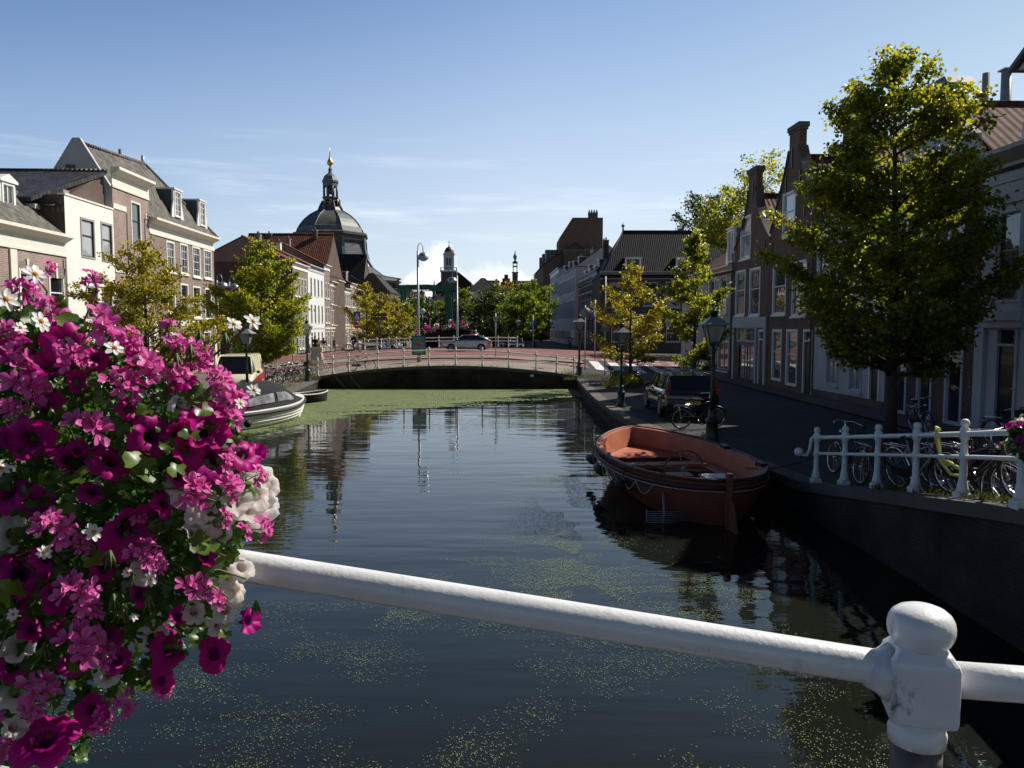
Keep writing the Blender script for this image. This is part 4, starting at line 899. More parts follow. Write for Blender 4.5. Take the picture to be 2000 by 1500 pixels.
for i, (a, b, D_, H_, m_, r_, la) in enumerate(((770, 800, 240, 12, B_dark, T_dark, 'dark roofed house far beyond the drawbridge at the left bend'), (800, 826, 235, 10, M_cream, T_brown, 'cream house with steep brown roof seen below the drawbridge beam'), (826, 850, 250, 9, B_red, T_dark, 'small brick house beyond the bridge flowers'), (850, 872, 245, 10, M_cream, T_dark, 'cream gabled house behind the green bridge leg'), (893, 914, 246, 9, B_red, T_brown, 'low brick house left of the white hip roofed house'), (948, 975, 260, 15, B_dark, T_dark, 'dark roofed house between the white house and the stepped gable'), (1008, 1050, 262, 15, B_dark, T_dark, 'dark house row behind the trees at the canal bend'))):
    xa, xb = at(a, 600, D_).x, at(b, 600, D_).x; h = House(la, (xa, D_), 0, xb-xa, 10, H_, m_); h.grid(max(2, int((xb-xa)/2.4)), [(H_-3.6, 1.9), (H_-7, 1.9)], 1.0, pms=[G_dark]); h.walls(); h.roof_street(4, r_, .2); h.cornice(H_-.3, .4, .3); h.chimney((xb-xa)*.7, 4.6, H_+3, m=B_dark, h=1.5); h.finish()
h = House('small white glazed pavilion beside the green drawbridge leg', (at(886, 625, 172).x, 172), 0, 6.4, 4, 4.9, M_white, name='pavilion', cat='pavilion'); h.grid(5, [(2.4, 2.0)], .9, 'v'); h.walls(); h.cornice(4.6, .4, .4); h.roof_street(.3, M_lead); h.finish()
# ================================================================ LANDMARKS
def church():
    D = 185; k = D/F; c = at(650, 640, D); cx, cy = c.x, D
    root = thing('domed_church', 'octagonal dark brick church with lead dome, clock lantern and gilded finial', 'church', (cx, cy, 0), rad(8))
    Z = lambda py: EYE+(640-py)*k
    ph = PI/8
    w = MB(); w.lathe([(8.3, 0), (8.3, Z(478))], M_stoned, 8, ph=ph, smooth=False); w.lathe([(16.5, 0), (16.5, Z(556))], B_dark, 8, ph=ph, smooth=False); w.build('wall', root)
    c = MB(); c.lathe([(8.5, Z(478)), (8.7, Z(474)), (8.7, Z(468)), (9.1, Z(465)), (9.1, Z(461)), (7.9, Z(458))], M_stoned, 8, ph=ph, smooth=False)
    c.lathe([(16.6, Z(556)), (17.3, Z(552)), (17.3, Z(548)), (16.6, Z(548))], M_stone, 8, ph=ph, smooth=False); c.build('cornice', root)
    rf = MB(); rf.lathe([(17.2, Z(548)), (13.2, Z(540)), (10.4, Z(524)), (8.9, Z(504)), (8.35, Z(482))], M_leadd, 8, ph=ph, smooth=False); rf.build('roof', root)
    fn = MB()
    for i in range(8):
        a = ph+i*PI/4; R = Matrix.Rotation(a, 3, 'Z')
        prof = [(7.0, Z(470)), (8.7, Z(470)), (8.85, Z(490)), (9.5, Z(510)), (10.9, Z(527)), (13.4, Z(541)), (17.6, Z(547)), (17.6, Z(550)), (12, Z(550)), (7.0, Z(530))]
        vs = [R @ Vector((p, s, z)) for s in (-.35, .35) for p, z in prof]; n = len(prof)
        fn.add(vs, [tuple(range(n)), tuple(range(2*n-1, n-1, -1))]+[(j, j+n, (j+1) % n+n, (j+1) % n) for j in range(n)], M_lead)
    fn.build('buttress', root)
    for i in range(8):                       # drum windows with arched heads
        a = i*PI/4; R = Matrix.Rotation(a-PI/2, 4, 'Z'); z0, z1 = Z(522), Z(490); o_ = MB(); g_ = MB(); hw = .95; dist = -7.05-.06
        pts = [(-hw, z0), (hw, z0), (hw, z1)]+[(hw*math.cos(t), z1+hw*math.sin(t)) for t in np.linspace(.3, PI-.3, 6)]+[(-hw, z1)]
        g_.prism(pts, .0, .04, G_dark, 'y')
        big = [(x*1.28, z0-.2 if z == z0 else z+(.3 if z > z1 else 0)) for x, z in pts]; o_.prism(big, .05, .2, M_leadd, 'y')
        for xx in (-.3, .3): o_.box(xx-.06, xx+.06, -.06, .02, z0, z1+.8, M_stone)
        for zz in np.linspace(z0+.8, z1, 4): o_.box(-hw, hw, -.05, .01, zz-.05, zz+.05, M_stone)
        f_ = o_.build('window', root); f_.rotation_euler = (0, 0, a+PI/2); f_.location = (7.78*math.cos(a), 7.78*math.sin(a), 0)
        g_.build('pane', f_)
    d = MB(); prof = [(8.2, Z(459)), (8.0, Z(455)), (7.6, Z(449)), (7.0, Z(442)), (6.15, Z(434)), (5.0, Z(426)), (3.8, Z(420)), (2.6, Z(415))]
    d.lathe(prof, M_leadgrn, 8, ph=ph, smooth=False); o = d.build('dome', root)
    rb = MB()
    for i in range(8): a = ph+i*PI/4; rb.tube([((r+.05)*math.cos(a), (r+.05)*math.sin(a), z) for r, z in prof], .17, M_lead, 6)
    rb.lathe([(8.35, Z(461)), (7.9, Z(450)), (7.5, Z(449))], M_lead, 8, ph=ph, smooth=False)
    rb.build('rib', o)
    # lantern
    l = MB(); l.lathe([(3.0, Z(416)), (2.6, Z(410)), (1.9, Z(407)), (1.75, Z(394)), (2.0, Z(392)), (2.0, Z(390))], M_leadd, 8, ph=ph, smooth=False)
    for i in range(8): a = ph+i*PI/4; l.tube([(3.1*math.cos(a), 3.1*math.sin(a), Z(419)), (2.6*math.cos(a), 2.6*math.sin(a), Z(408)), (1.9*math.cos(a), 1.9*math.sin(a), Z(398))], .22, M_leadd, 6)
    for i in range(8): a = ph+i*PI/4; l.tube([(1.6*math.cos(a), 1.6*math.sin(a), Z(390)), (1.6*math.cos(a), 1.6*math.sin(a), Z(366))], .24, M_lead, 6)
    l.lathe([(1.85, Z(370)), (1.85, Z(365)), (2.0, Z(362)), (2.0, Z(359)), (1.75, Z(357)), (1.5, Z(351)), (.95, Z(347)), (.5, Z(344)), (.4, Z(338)), (.55, Z(337)), (.3, Z(335))], M_lead, 8, ph=ph, smooth=False)
    l.build('lantern', root)
    b = MB()
    for zz in (384, 376): b.lathe([(.62, 0), (.5, .3), (.32, .8), (.1, 1.0)], M_stoned, 12, (0, 0, Z(zz)))
    b.build('bell', root)
    for a, lab in ((-PI/2-rad(14), None), (-rad(18), None)):
        ck = MB(); R = Matrix.Rotation(a+PI/2, 3, 'Z')
        ck.lathe([(1.02, 0), (1.02, .12)], M_black, 24); ob = ck.build('clock', root)
        ob.rotation_euler = (PI/2, 0, a+PI/2); ob.location = (1.95*math.cos(a), 1.95*math.sin(a), Z(401))
        g = MB(); g.torus((0, 0, .13), .92, .05, M_gold, 'z', 24, 4)
        for i in range(12): t = i*PI/6; g.obox((.72*math.cos(t), .72*math.sin(t), .14), Matrix.Rotation(t, 3, 'Z'), .24, .07, .04, M_gold)
        g.obox((.25*math.cos(2.9), .25*math.sin(2.9), .16), Matrix.Rotation(2.9, 3, 'Z'), .55, .09, .04, M_gold); g.obox((.3*math.cos(-.4), .3*math.sin(-.4), .17), Matrix.Rotation(-.4, 3, 'Z'), .7, .07, .04, M_gold)
        g.build('clock_hand', ob)
    f = MB(); f.lathe([(.12, Z(336)), (.3, Z(334)), (.2, Z(331)), (.72, Z(327)), (.78, Z(324)), (.45, Z(319)), (.2, Z(315)), (.1, Z(306)), (.18, Z(305)), (.05, Z(303)), (.02, Z(293))], M_gold, 12); f.build('finial', root)
    return root
M_leadgrn = mat('weathered_lead_dome', (.095, .10, .092), .55, var=.35, vs=.6)
church()
# transept and low roofs of the church
h = House('dark ribbed church annexe roof in front of the dome', (at(640, 600, 140).x, 140), 0, 6.2, 20, 8.2, B_dark, name='church_annexe', cat='church annexe'); h.grid(2, [(3, 3)], 1); h.walls(); h.roof_street(8.4, T_dark, .3, back=10); h.finish()
def hart():
    D = 300; k = D/F; c = at(878, 640, D); Z = lambda py: EYE+(640-py)*k
    root = thing('church_tower', 'grey church tower with round cupola and cross, gabled nave behind', 'church', (c.x, D, 0))
    w = MB(); w.box(-2.0, 2.0, -2, 2, Z(528), Z(500), M_greywhite); w.box(-3.0, 3.0, -2.6, 3, 0, Z(532), M_stoned)
    w.box(-2.2, 2.2, -2.2, 2.2, Z(500), Z(498), M_greywhite); w.build('wall', root)
    c_ = MB(); c_.box(-3.3, 3.3, -2.9, 3.3, Z(533), Z(530), M_greywhite)
    for x in (-3, -1.5, 0, 1.5, 3): c_.box(x-.2, x+.2, -2.8, -2.4, Z(530), Z(525), M_greywhite)
    c_.box(-3.1, 3.1, -2.75, -2.45, Z(525), Z(524), M_greywhite); c_.prism([(-2.3, Z(498)), (2.3, Z(498)), (0, Z(494))], -2.3, 2.3, M_greywhite, 'y'); c_.build('balustrade', root)
    d = MB(); d.lathe([(1.9, Z(499)), (1.95, Z(496)), (1.7, Z(490)), (1.1, Z(486)), (.35, Z(484)), (.2, Z(481)), (.02, Z(479))], mat('brown_copper_cupola', (.08, .05, .045), .5), 12); d.build('dome', root)
    x = MB(); x.box(-.06, .06, -.06, .06, Z(482), Z(472), M_stoned); x.box(-.5, .5, -.06, .06, Z(476), Z(475.4), M_stoned); x.build('cross', root)
    b = MB(); b.box(-.9, .9, -2.05, -2.01, Z(520), Z(506), M_black); b.box(-.1, .1, -2.12, -2.05, Z(520), Z(506), M_white); b.box(-1.1, 1.1, -2.15, -2.02, Z(505.5), Z(504.5), M_white); b.build('louvre_window', root)
    n = MB(); n.prism([(-5.6, 0), (8.4, 0), (8.4, Z(552)), (2.6, Z(528)), (-5.6, Z(556))], 3.2, 40, T_dark, 'y'); n.build('nave_roof', root)
hart()
def spire():
    D = 420; k = D/F; c = at(1006, 640, D); Z = lambda py: EYE+(640-py)*k
    root = thing('town_hall_tower', 'slender dark town tower with green copper spire at the end of the canal', 'tower', (c.x, D, 0))
    w = MB(); w.box(-1.5, 1.5, -1.5, 1.5, 0, Z(534), M_stoned); w.box(-1.8, 1.8, -1.8, 1.8, Z(534), Z(532.5), M_stone); w.build('wall', root)
    l = MB()
    for x in (-1, 1):
        for y in (-1, 1): l.box(x-.22, x+.22, y-.22, y+.22, Z(532.5), Z(516), M_stoned)
    l.box(-1.3, 1.3, -1.3, 1.3, Z(523), Z(521), M_stoned); l.box(-1.4, 1.4, -1.4, 1.4, Z(516), Z(513), M_stoned); l.build('belfry', root)
    s = MB(); s.lathe([(1.0, Z(513)), (.5, Z(510)), (.7, Z(507)), (1.1, Z(504)), (.9, Z(501)), (.4, Z(498)), (.3, Z(495)), (.1, Z(492)), (.02, Z(488))], mat('green_copper', (.10, .22, .19), .6), 8); s.build('spire', root)
spire()
p = at(848, 560, 330); mb = MB(); mb.lathe([(1.3, 0), (1.3, 14), (.9, 16), (.02, at(848, 542, 330).z)], M_leadd, 6); sp_ = tag(mb.build('church_spire'), 'small dark pointed spire left of the cupola tower, behind the drawbridge', 'spire'); sp_.location = (p.x, 330, 0)
def drawbridge():
    D = 160; k = D/F; Z = lambda py: EYE+(640-py)*k; X = lambda px: at(px, 600, D).x; x0 = X(876)
    root = thing('drawbridge', 'green steel drawbridge with balance beams and leaning portal beyond the flower bridge', 'drawbridge', (x0, D, 0)); G = M_green
    for y in (0, 6):
        m = MB(); m.add([(-.75, y, .6), (1.2, y, .6), (1.2, y+.5, .6), (-.75, y+.5, .6), (-.75, y, Z(562)), (.45, y, Z(562)), (.45, y+.5, Z(562)), (-.75, y+.5, Z(562))], [(0, 1, 5, 4), (1, 2, 6, 5), (2, 3, 7, 6), (3, 0, 4, 7), (4, 5, 6, 7)], G)
        m.build('portal_leg', root)
        b = MB(); xa, xb = X(757)-x0, 1.8
        b.prism([(xa, Z(558)), (-4.2, Z(556.5)), (xb, Z(561)), (xb, Z(567)), (-1.5, Z(570)), (-4.5, Z(564)), (xa, Z(561))], y-.6, y-.2, G, 'y')
        for i in range(14): xx = xa+.5+i*.85; b.obox((xx, y-.4, Z(564)), Matrix.Rotation(.6*(1 if i % 2 else -1), 3, 'Y'), .1, .12, .9, G)
        b.box(xa, -3.8, y-.5, y-.3, Z(567), Z(565.5), G)
        for i in range(11): xx = -3.9+i*.52; b.box(xx, xx+.09, y-.68, y-.6, Z(570), Z(557), M_greenl)
        b.build('balance_beam', root)
    c = MB(); c.box(-4.2, 1.6, 0, 6, Z(566), Z(558), G); c.build('counterweight', root)
    f = MB(); f.box(X(781)-x0, X(787)-x0, 1, 1.3, .5, Z(567), G); f.box(X(781)-x0, X(787)-x0, 5, 5.3, .5, Z(567), G); f.build('front_leg', root)
M_greenl = mat('drawbridge_green_ribs', (.02, .17, .11), .5)
drawbridge()
# flower bridge at y = 150
root = thing('canal_bridge', 'second arched brick bridge with flower boxes, beyond the junction bridge', 'bridge'); xs = np.linspace(-24, 2.5, 34); n = len(xs); w = MB()
zt = [gh(x, 150) for x in xs]
vs = [(x, 149.3, z+.1) for x, z in zip(xs, zt)]+[(x, 149.3, .6 if abs(x+9) < 5.5 else -1.5) for x in xs]
vs += [(x, 156, z+.1) for x, z in zip(xs, zt)]
w.add(vs, [(i, i+1, n+i+1, n+i) for i in range(n-1)]+[(i, 2*n+i, 2*n+i+1, i+1) for i in range(n-1)], B_quay)
w.add([(-14.5, 149.3, .6), (-3.5, 149.3, .6), (-3.5, 156, .6), (-14.5, 156, .6)], [(0, 1, 2, 3)], B_quay); w.box(-15.5, -14.5, 149.5, 156, -1.5, .7, B_quay); w.box(-3.5, -2.5, 149.5, 156, -1.5, .7, B_quay)
w.box(-14.5, -3.5, 148.9, 149.28, .55, .8, M_stone); w.build('wall', root)
rl = MB()
for x in np.arange(-23, 2, 2.0): rl.box(x-.04, x+.04, 149.6, 149.68, gh(x, 150), gh(x, 150)+1.1, M_white)
rl.tube([(x, 149.64, gh(x, 150)+1.08) for x in np.arange(-23, 2, 1.)], .04, M_white, 6); rl.tube([(x, 149.64, gh(x, 150)+.6) for x in np.arange(-23, 2, 1.)], .03, M_white, 6); rl.build('railing', root)
cl = thing('street_clock', 'round white street clock on a dark post left of the flower bridge', 'clock', (at(825, 606, 146).x, 146, .3)); c = MB(); c.tube([(0, 0, 0), (0, 0, at(825, 606, 146).z-.9)], .08, M_black); c.build('pole', cl)
c = MB(); c.lathe([(.55, -.1), (.55, .1)], M_whitesign, 16); o = c.build('clock_face', cl); o.rotation_euler = (PI/2, 0, 0); o.location = (0, 0, at(825, 606, 146).z-.5)
for i, (px, la) in enumerate(((840, 'red and white barrier pole left of the drawbridge leg'), (892, 'red and white barrier pole right of the drawbridge leg'))):
    q = at(px, 600, 158); z1 = at(px, 578, 158).z; m = MB()
    for j in range(8): m.tube([(0, 0, .6+(z1-.6)*j/8), (0, 0, .6+(z1-.6)*(j+1)/8)], .12, M_whitesign if (j//2) % 2 else M_redsign, 8)
    o = m.build('barrier_pole'); o.location = (q.x, 158, 0); tag(o, la, 'barrier pole', 'barrier poles of the drawbridge')
# ================================================================ STREET FURNITURE
def lamp():
    root = thing('street_lamp', 'x', 'street lamp', group='old fashioned lamps along the quays'); G = M_lampgreen
    b = MB(); b.lathe([(.24, 0), (.24, .06), (.21, .10), (.17, .30), (.155, .55), (.17, .60), (.19, .63), (.17, .67), (.12, .72), (.10, .86), (.11, .90), (.08, .94)], G, 16); b.build('base', root)
    p = MB(); p.lathe([(.07, .94), (.058, 1.5), (.055, 1.52), (.075, 1.56), (.052, 1.60), (.045, 2.45), (.07, 2.5), (.07, 2.56), (.04, 2.60), (.04, 2.68)], G, 12)
    for a in (0, PI/2, PI, 3*PI/2): p.tube([(.04*math.cos(a), .04*math.sin(a), 2.60), (.13*math.cos(a), .13*math.sin(a), 2.66), (.15*math.cos(a), .15*math.sin(a), 2.78)], .012, M_white if a == PI else G, 6)
    p.build('pole', root)
    l = MB(); zt, zb, rt, rb = 3.22, 2.76, .255, .135
    for i in range(4):
        a = PI/4+i*PI/2; c, s = math.cos(a), math.sin(a); l.tube([(rb*c*1.41, rb*s*1.41, zb), (rt*c*1.41, rt*s*1.41, zt)], .017, G, 5)
    l.lathe([(rb*1.46, zb-.03), (rb*1.46, zb+.02)], G, 4, ph=PI/4, smooth=False); l.lathe([(rt*1.44, zt-.02), (rt*1.44, zt+.02)], G, 4, ph=PI/4, smooth=False); l.build('lantern_frame', root)
    g = MB(); q = .97
    for i in range(4):
        a, c = PI/4+i*PI/2, PI/4+(i+1)*PI/2
        g.add([(rb*1.38*math.cos(a), rb*1.38*math.sin(a), zb+.02), (rb*1.38*math.cos(c), rb*1.38*math.sin(c), zb+.02), (rt*1.38*math.cos(c), rt*1.38*math.sin(c), zt-.02), (rt*1.38*math.cos(a), rt*1.38*math.sin(a), zt-.02)], [(0, 1, 2, 3)], M_lglass)
    g.build('lantern_glass', root)
    h = MB(); h.lathe([(.50, zt), (.50, zt+.015), (.36, zt+.09), (.17, zt+.2), (.12, zt+.215)], M_hat, 4, ph=PI/4, smooth=False); h.lathe([(.095, zt+.2), (.095, zt+.33), (.12, zt+.34), (.12, zt+.37), (.05, zt+.39), (.02, zt+.41), (.03, zt+.44), (.002, zt+.5)], G, 12); h.build('lantern_roof', root)
    u = MB(); u.sphere((0, 0, zb+.22), .035, M_bulb, 10, 8, sz=2.2); u.tube([(0, 0, zb-.02), (0, 0, zb+.16)], .02, M_white, 6); u.build('bulb', root); return root
def glassy():
    m = bpy.data.materials.new('clear_lantern_glass'); m.use_nodes = True; nt = m.node_tree; N = nt.nodes; L = nt.links; out = N['Material Output']
    t = N.new('ShaderNodeBsdfTransparent'); t.inputs[0].default_value = (.72, .75, .74, 1); g = N['Principled BSDF']; g.inputs['Base Color'].default_value = (.5, .5, .48, 1); g.inputs['Roughness'].default_value = .08; g.inputs['Specular IOR Level'].default_value = 1
    mx = N.new('ShaderNodeMixShader'); mx.inputs[0].default_value = .5; L.new(t.outputs[0], mx.inputs[1]); L.new(g.outputs[0], mx.inputs[2]); L.new(mx.outputs[0], out.inputs[0]); return m
M_lglass = glassy(); M_hat = mat('verdigris_lamp_roof', (.24, .26, .24), .45, var=.25, vs=8, metal=.3)
lp = lamp()
spots = [((1390, 868), 'nearest lantern street lamp on the right quay, above the orange boat', 1.0), ((1213, 795), 'lantern street lamp beside the round planter on the right quay', .93), ((1131, 738), 'lantern street lamp at the right end of the bridge railing', .98), ((601, 745), 'lantern street lamp at the left end of the bridge railing', .97), ((484, 792), 'lantern street lamp in front of the cream and red van', 1.07)]
for i, ((px, py), la, s) in enumerate(spots):
    g = gnd(px, py); yy = g.y; tops = {0: 598, 1: 627, 2: 612, 3: 622, 4: 630}[i]; s = (at(px, tops, yy).z)/3.72
    if i == 0: o = lp; o.location = (g.x, g.y, 0); o.scale = (s,)*3; o['label'] = la
    else: o = copy_tree(lp, (g.x, g.y, 0), random.uniform(-.1, .1), la, s)
far_l = [(708, 96, 'small lantern lamp by the parked silver car on the left bank'), (770, 100, 'small far lantern lamp left of the billboard, nearer one'), (788, 118, 'small far lantern lamp behind the yellow trees, farther one'), (970, 108, 'far lantern lamp on the right quay, left of the trio'), (987, 100, 'far lantern lamp on the right quay, middle of the trio'), (1012, 84, 'far lantern lamp on the right quay beside the parked dark cars')]
for px, yy, la in far_l: copy_tree(lp, (at(px, 640, yy).x, yy, gh(at(px, 640, yy).x, yy)), 0, la, 1.0)
def mast():
    root = thing('globe_lamp', 'x', 'street lamp', group='tall silver masts with globe lamps')
    p = MB(); p.lathe([(.17, 0), (.13, 1.0), (.12, 2), (.085, 9.9)], M_metal, 12)
    p.tube([(0, 0, 9.7), (.02, 0, 10.3), (.16, 0, 10.6), (.36, 0, 10.55), (.47, 0, 10.2), (.5, 0, 9.6)], .035, M_metal, 8); p.build('mast', root)
    g = MB(); g.lathe([(.02, .52), (.25, .47), (.42, .28), (.5, .02), (.5, -.02)], M_globe, 20, (.5, 0, 9.2)); g.lathe([(.52, .02), (.52, -.05), (.0, -.05)], M_metal, 20, (.5, 0, 9.2)); g.build('globe_hood', root)
    h = MB(); h.lathe([(.46, -.06), (.38, -.2), (.2, -.32), (.01, -.36)], M_oldglass, 20, (.5, 0, 9.2)); h.build('diffuser', root); return root
M_globe = mat('brushed_globe', (.5, .56, .62), .28, metal=.8, var=.1)
ms = mast()
for i, (px, yy, ptop, la) in enumerate(((817, 69, 475, 'tall silver globe lamp mast behind the blue billboard'), (893, 78, 528, 'tall silver globe lamp mast rising behind the silver hatchback'), (426, 70, 536, 'globe lamp mast half hidden by the left bank tree, leftmost'), (450, 75, 540, 'globe lamp mast inside the crown of the left bank tree'))):
    x = at(px, 640, yy).x; z0 = gh(x, yy); s = (at(px, ptop, yy).z-z0)/10.6
    if i == 0: ms.location = (x, yy, z0); ms['label'] = la; ms.scale = (1, 1, s)
    else: copy_tree(ms, (x, yy, z0), 0 if i != 1 else PI*1.1, la, (1, 1, s))
# ---- white railings
def post_mesh(h, s=1.0, lower=True):
    m = MB(); P = M_white; r = .033*s
    m.lathe([(.085*s, 0), (.085*s, .055*s), (.06*s, .075*s)], P, 4, ph=PI/4, smooth=False)
    m.lathe([(.060*s, .07*s), (.050*s, .11*s), (r*1.05, .20*s), (r, .34*s), (r*.96, .5*h), (r*1.25, .515*h), (r*1.28, .585*h), (r*.98, .60*h), (r*.94, h-.17*s), (r*1.3, h-.16*s), (r*1.34, h-.065*s), (r*.95, h-.055*s), (r*.95, h-.045*s), (r*1.22, h-.028*s), (r*1.25, h-.008*s), (r*.95, h+.018*s), (.5*r, h+.028*s), (.004, h+.03*s)], P, 16)
    return m
def rail_thing(label, pts, h=1.05, s=1.0, group=None, pn='railing'):
    root = thing('bridge_railing', label, 'railing'); me = None
    for x, y, z in pts:
        if me is None: o = post_mesh(h, s).build('post', root); me = o.data
        else: o = link('post', me, root)
        o.location = (x, y, z)
    t = MB(); t.tube([(x, y, z+h-.115*s) for x, y, z in pts], .026*s, M_white, 8); t.build('handrail', root)
    t = MB(); t.tube([(x, y, z+.55*h) for x, y, z in pts], .02*s, M_white, 8); t.build('lower_rail', root); return root
near_px = [620, 650, 681, 738, 788, 838, 890, 942, 994, 1047, 1087, 1121]
pts = []
for px in near_px:
    y = 46.25; x = at(px, 700, y).x; pts.append((x, y, gh(x, 46.25)+.02 if -11.8 < x < 4.2 else .02))
rail_thing('white iron railing along the near edge of the junction bridge', pts, 1.12, 1.35)
pts = []
for px in (690, 712, 736, 760, 774, 800, 828, 857, 886, 915, 944, 973, 993, 1010):
    y = 73.9; x = at(px, 660, y).x; pts.append((x, y, gh(x, y)+.12))
rail_thing('white iron railing along the far edge of the junction bridge, behind the silver hatchback', pts, 1.05, 1.35)
pr = [(1593, 945, .06, 14.7), (1648, 950, .30, 14.75-.9), (1712, 955, .44, 12.7), (1787, 960, .62, 11.5), (1879, 972, .81, 10.1), (1992, 998, .97, 8.85)]
pts = []
for px, py, z, y in pr:
    g = gnd(px, py, gh(6, y)); pts.append((g.x, g.y, gh(6, g.y)))
for y in (7.3, 5.8, 4.3): pts.append((5.92, y, gh(6, y)))
rt = rail_thing('white parapet railing with ball topped posts above the dark canal wall at right', pts, 1.05, 1.42)
k = MB(); a = Vector(pts[0]); k.tube([(a.x-.03, a.y, a.z+.93), (a.x-.10, a.y+.02, a.z+.86), (a.x-.12, a.y+.03, a.z+.66), (a.x-.17, a.y+.04, a.z+.54), (a.x-.27, a.y+.05, a.z+.55)], .028, M_white, 8); k.sphere((a.x-.32, a.y+.06, a.z+.60), .085, M_white, 12, 8); k.build('scroll_end', rt)
RAILPTS = pts
# ---- the handrail in the foreground
def chipmat(name='white_paint_with_chips', sc=17, lo=.615, hi=.70, amt=1.0):
    m = mat(name, (.76, .76, .76), .34, var=.06, vs=14, bump=.08, bs=120, coat=.2); nt = m.node_tree; N = nt.nodes; L = nt.links; b = N['Principled BSDF']
    tc = N.new('ShaderNodeTexCoord'); no = N.new('ShaderNodeTexNoise'); no.inputs['Scale'].default_value = sc; no.inputs['Detail'].default_value = 8; no.inputs['Roughness'].default_value = .7; mp = N.new('ShaderNodeMapping'); mp.inputs['Scale'].default_value = (1, 1, .45); L.new(tc.outputs['Object'], mp.inputs[0]); L.new(mp.outputs[0], no.inputs['Vector'])
    r = N.new('ShaderNodeMapRange'); r.inputs[1].default_value = lo; r.inputs[2].default_value = hi; r.inputs[4].default_value = amt; L.new(no.outputs[0], r.inputs[0])
    mx = N.new('ShaderNodeMix'); mx.data_type = 'RGBA'; src = b.inputs['Base Color'].links[0].from_socket; L.new(src, mx.inputs[6]); mx.inputs[7].default_value = (.12, .11, .12, 1); L.new(r.outputs[0], mx.inputs[0]); L.new(mx.outputs[2], b.inputs['Base Color']); return m
M_chip = chipmat(); M_bareshade = mat('unpainted_iron_painted_shade', (.11, .10, .095), .6, var=.5, vs=22, bump=.2, bs=60)  # lower post: unpainted iron, its shadow painted into the dark tone
M_brownrail = chipmat('handrail_paint', 30, .60, .78, .55)
root = thing('bridge_railing', 'thick white painted handrail and ball topped post closest to the viewer', 'railing')
P0 = at(330, 1082, 1.30); P1 = at(1700, 1301, 1.12); PX = at(1795, 1322, 1.108); P2 = at(2000, 1337, 1.09)
d_ = (P1-P0); Pm = P0-d_*1.6; P3 = P2+(P2-PX)*4
t = MB(); ptsr = [Pm+(P0-Pm)*i/4 for i in range(4)]+[P0+(P1-P0)*i/10 for i in range(11)]
t.tube(ptsr+[PX-Vector((.0, 0, 0))], .0262, M_brownrail, 32); t.tube([PX, P2, P3], .0262, M_brownrail, 32); t.build('handrail', root)
t = MB(); lowz = Vector((0, 0, -.47)); t.tube([Pm+lowz, PX+lowz, P3+lowz], .02, M_brownrail, 16); t.build('lower_rail', root)
def fpost(c, nm='post'):
    K_ = .88; sc_p = lambda L: [(r*K_, q*K_) for r, q in L]
    m = MB(); x, y, z = c; S = 1.108/F
    lo = MB(); lo.lathe(sc_p([(.040, -.110), (.0405, -.16), (.040, -.52), (.05, -.53), (.05, -.62), (.040, -.63), (.045, -.9), (.07, -.95), (.09, -1.02), (.09, -1.25)][::-1]), M_bareshade, 32, c); lo.build('shaft', root)
    m.lathe(sc_p([(.043, -.067), (.043, -.088), (.046, -.092), (.045, -.112)][::-1]), M_brownrail, 32, c)
    if 0: m.lathe([(.043, -.078), (.043, -.115), (.046, -.12), (.046, -.135), (.040, -.14), (.040, -.52), (.05, -.53), (.05, -.62), (.040, -.63), (.045, -.9), (.07, -.95), (.09, -1.02), (.09, -1.1)][::-1], M_brownrail, 32, c)
    bl = .0525; b0 = Vector(c); e = .007
    prof = [(bl-e*1.4, -.068), (bl-e*.3, -.063), (bl, -.055), (bl, .034), (bl-e*.3, .041), (bl-.012, .053), (bl-.022, .060)]
    vs = []; N_ = 72
    prof = sc_p(prof)
    for r, zz in prof:                       # rounded square section
        for j in range(N_):
            a = 2*PI*j/N_+.12; cx, sx = math.cos(a-.12), math.sin(a-.12); q = (abs(cx)**14+abs(sx)**14)**(-1/14); vx, vy = r*q*cx, r*q*sx
            vs.append((c[0]+vx*math.cos(-.27)-vy*math.sin(-.27), c[1]+vx*math.sin(-.27)+vy*math.cos(-.27), c[2]+zz))
    fs = [(i*N_+j, i*N_+(j+1) % N_, (i+1)*N_+(j+1) % N_, (i+1)*N_+j) for i in range(len(prof)-1) for j in range(N_)]+[tuple(range(N_-1, -1, -1)), tuple((len(prof)-1)*N_+j for j in range(N_))]
    m.add(vs, fs, M_chip, False); o = m.build(nm, root)
    k = MB(); k.lathe(sc_p([(.040, .055), (.0405, .0585), (.046, .064), (.0505, .073), (.0525, .083), (.0525, .091), (.0505, .101), (.0455, .110), (.037, .117), (.026, .1215), (.013, .1240), (.001, .1245)]), M_chip, 40, c); kb = k.build('ball_cap', o)
    fl = MB(); dr = (P1-P0).normalized(); fl.tube([Vector(c)-dr*.075, Vector(c)-dr*.06, Vector(c)-dr*.046], [.0262, .032, .043], M_brownrail, 24); fl.build('socket', o); return o
fpost(PX); fpost(PX-d_.normalized()*1.95)
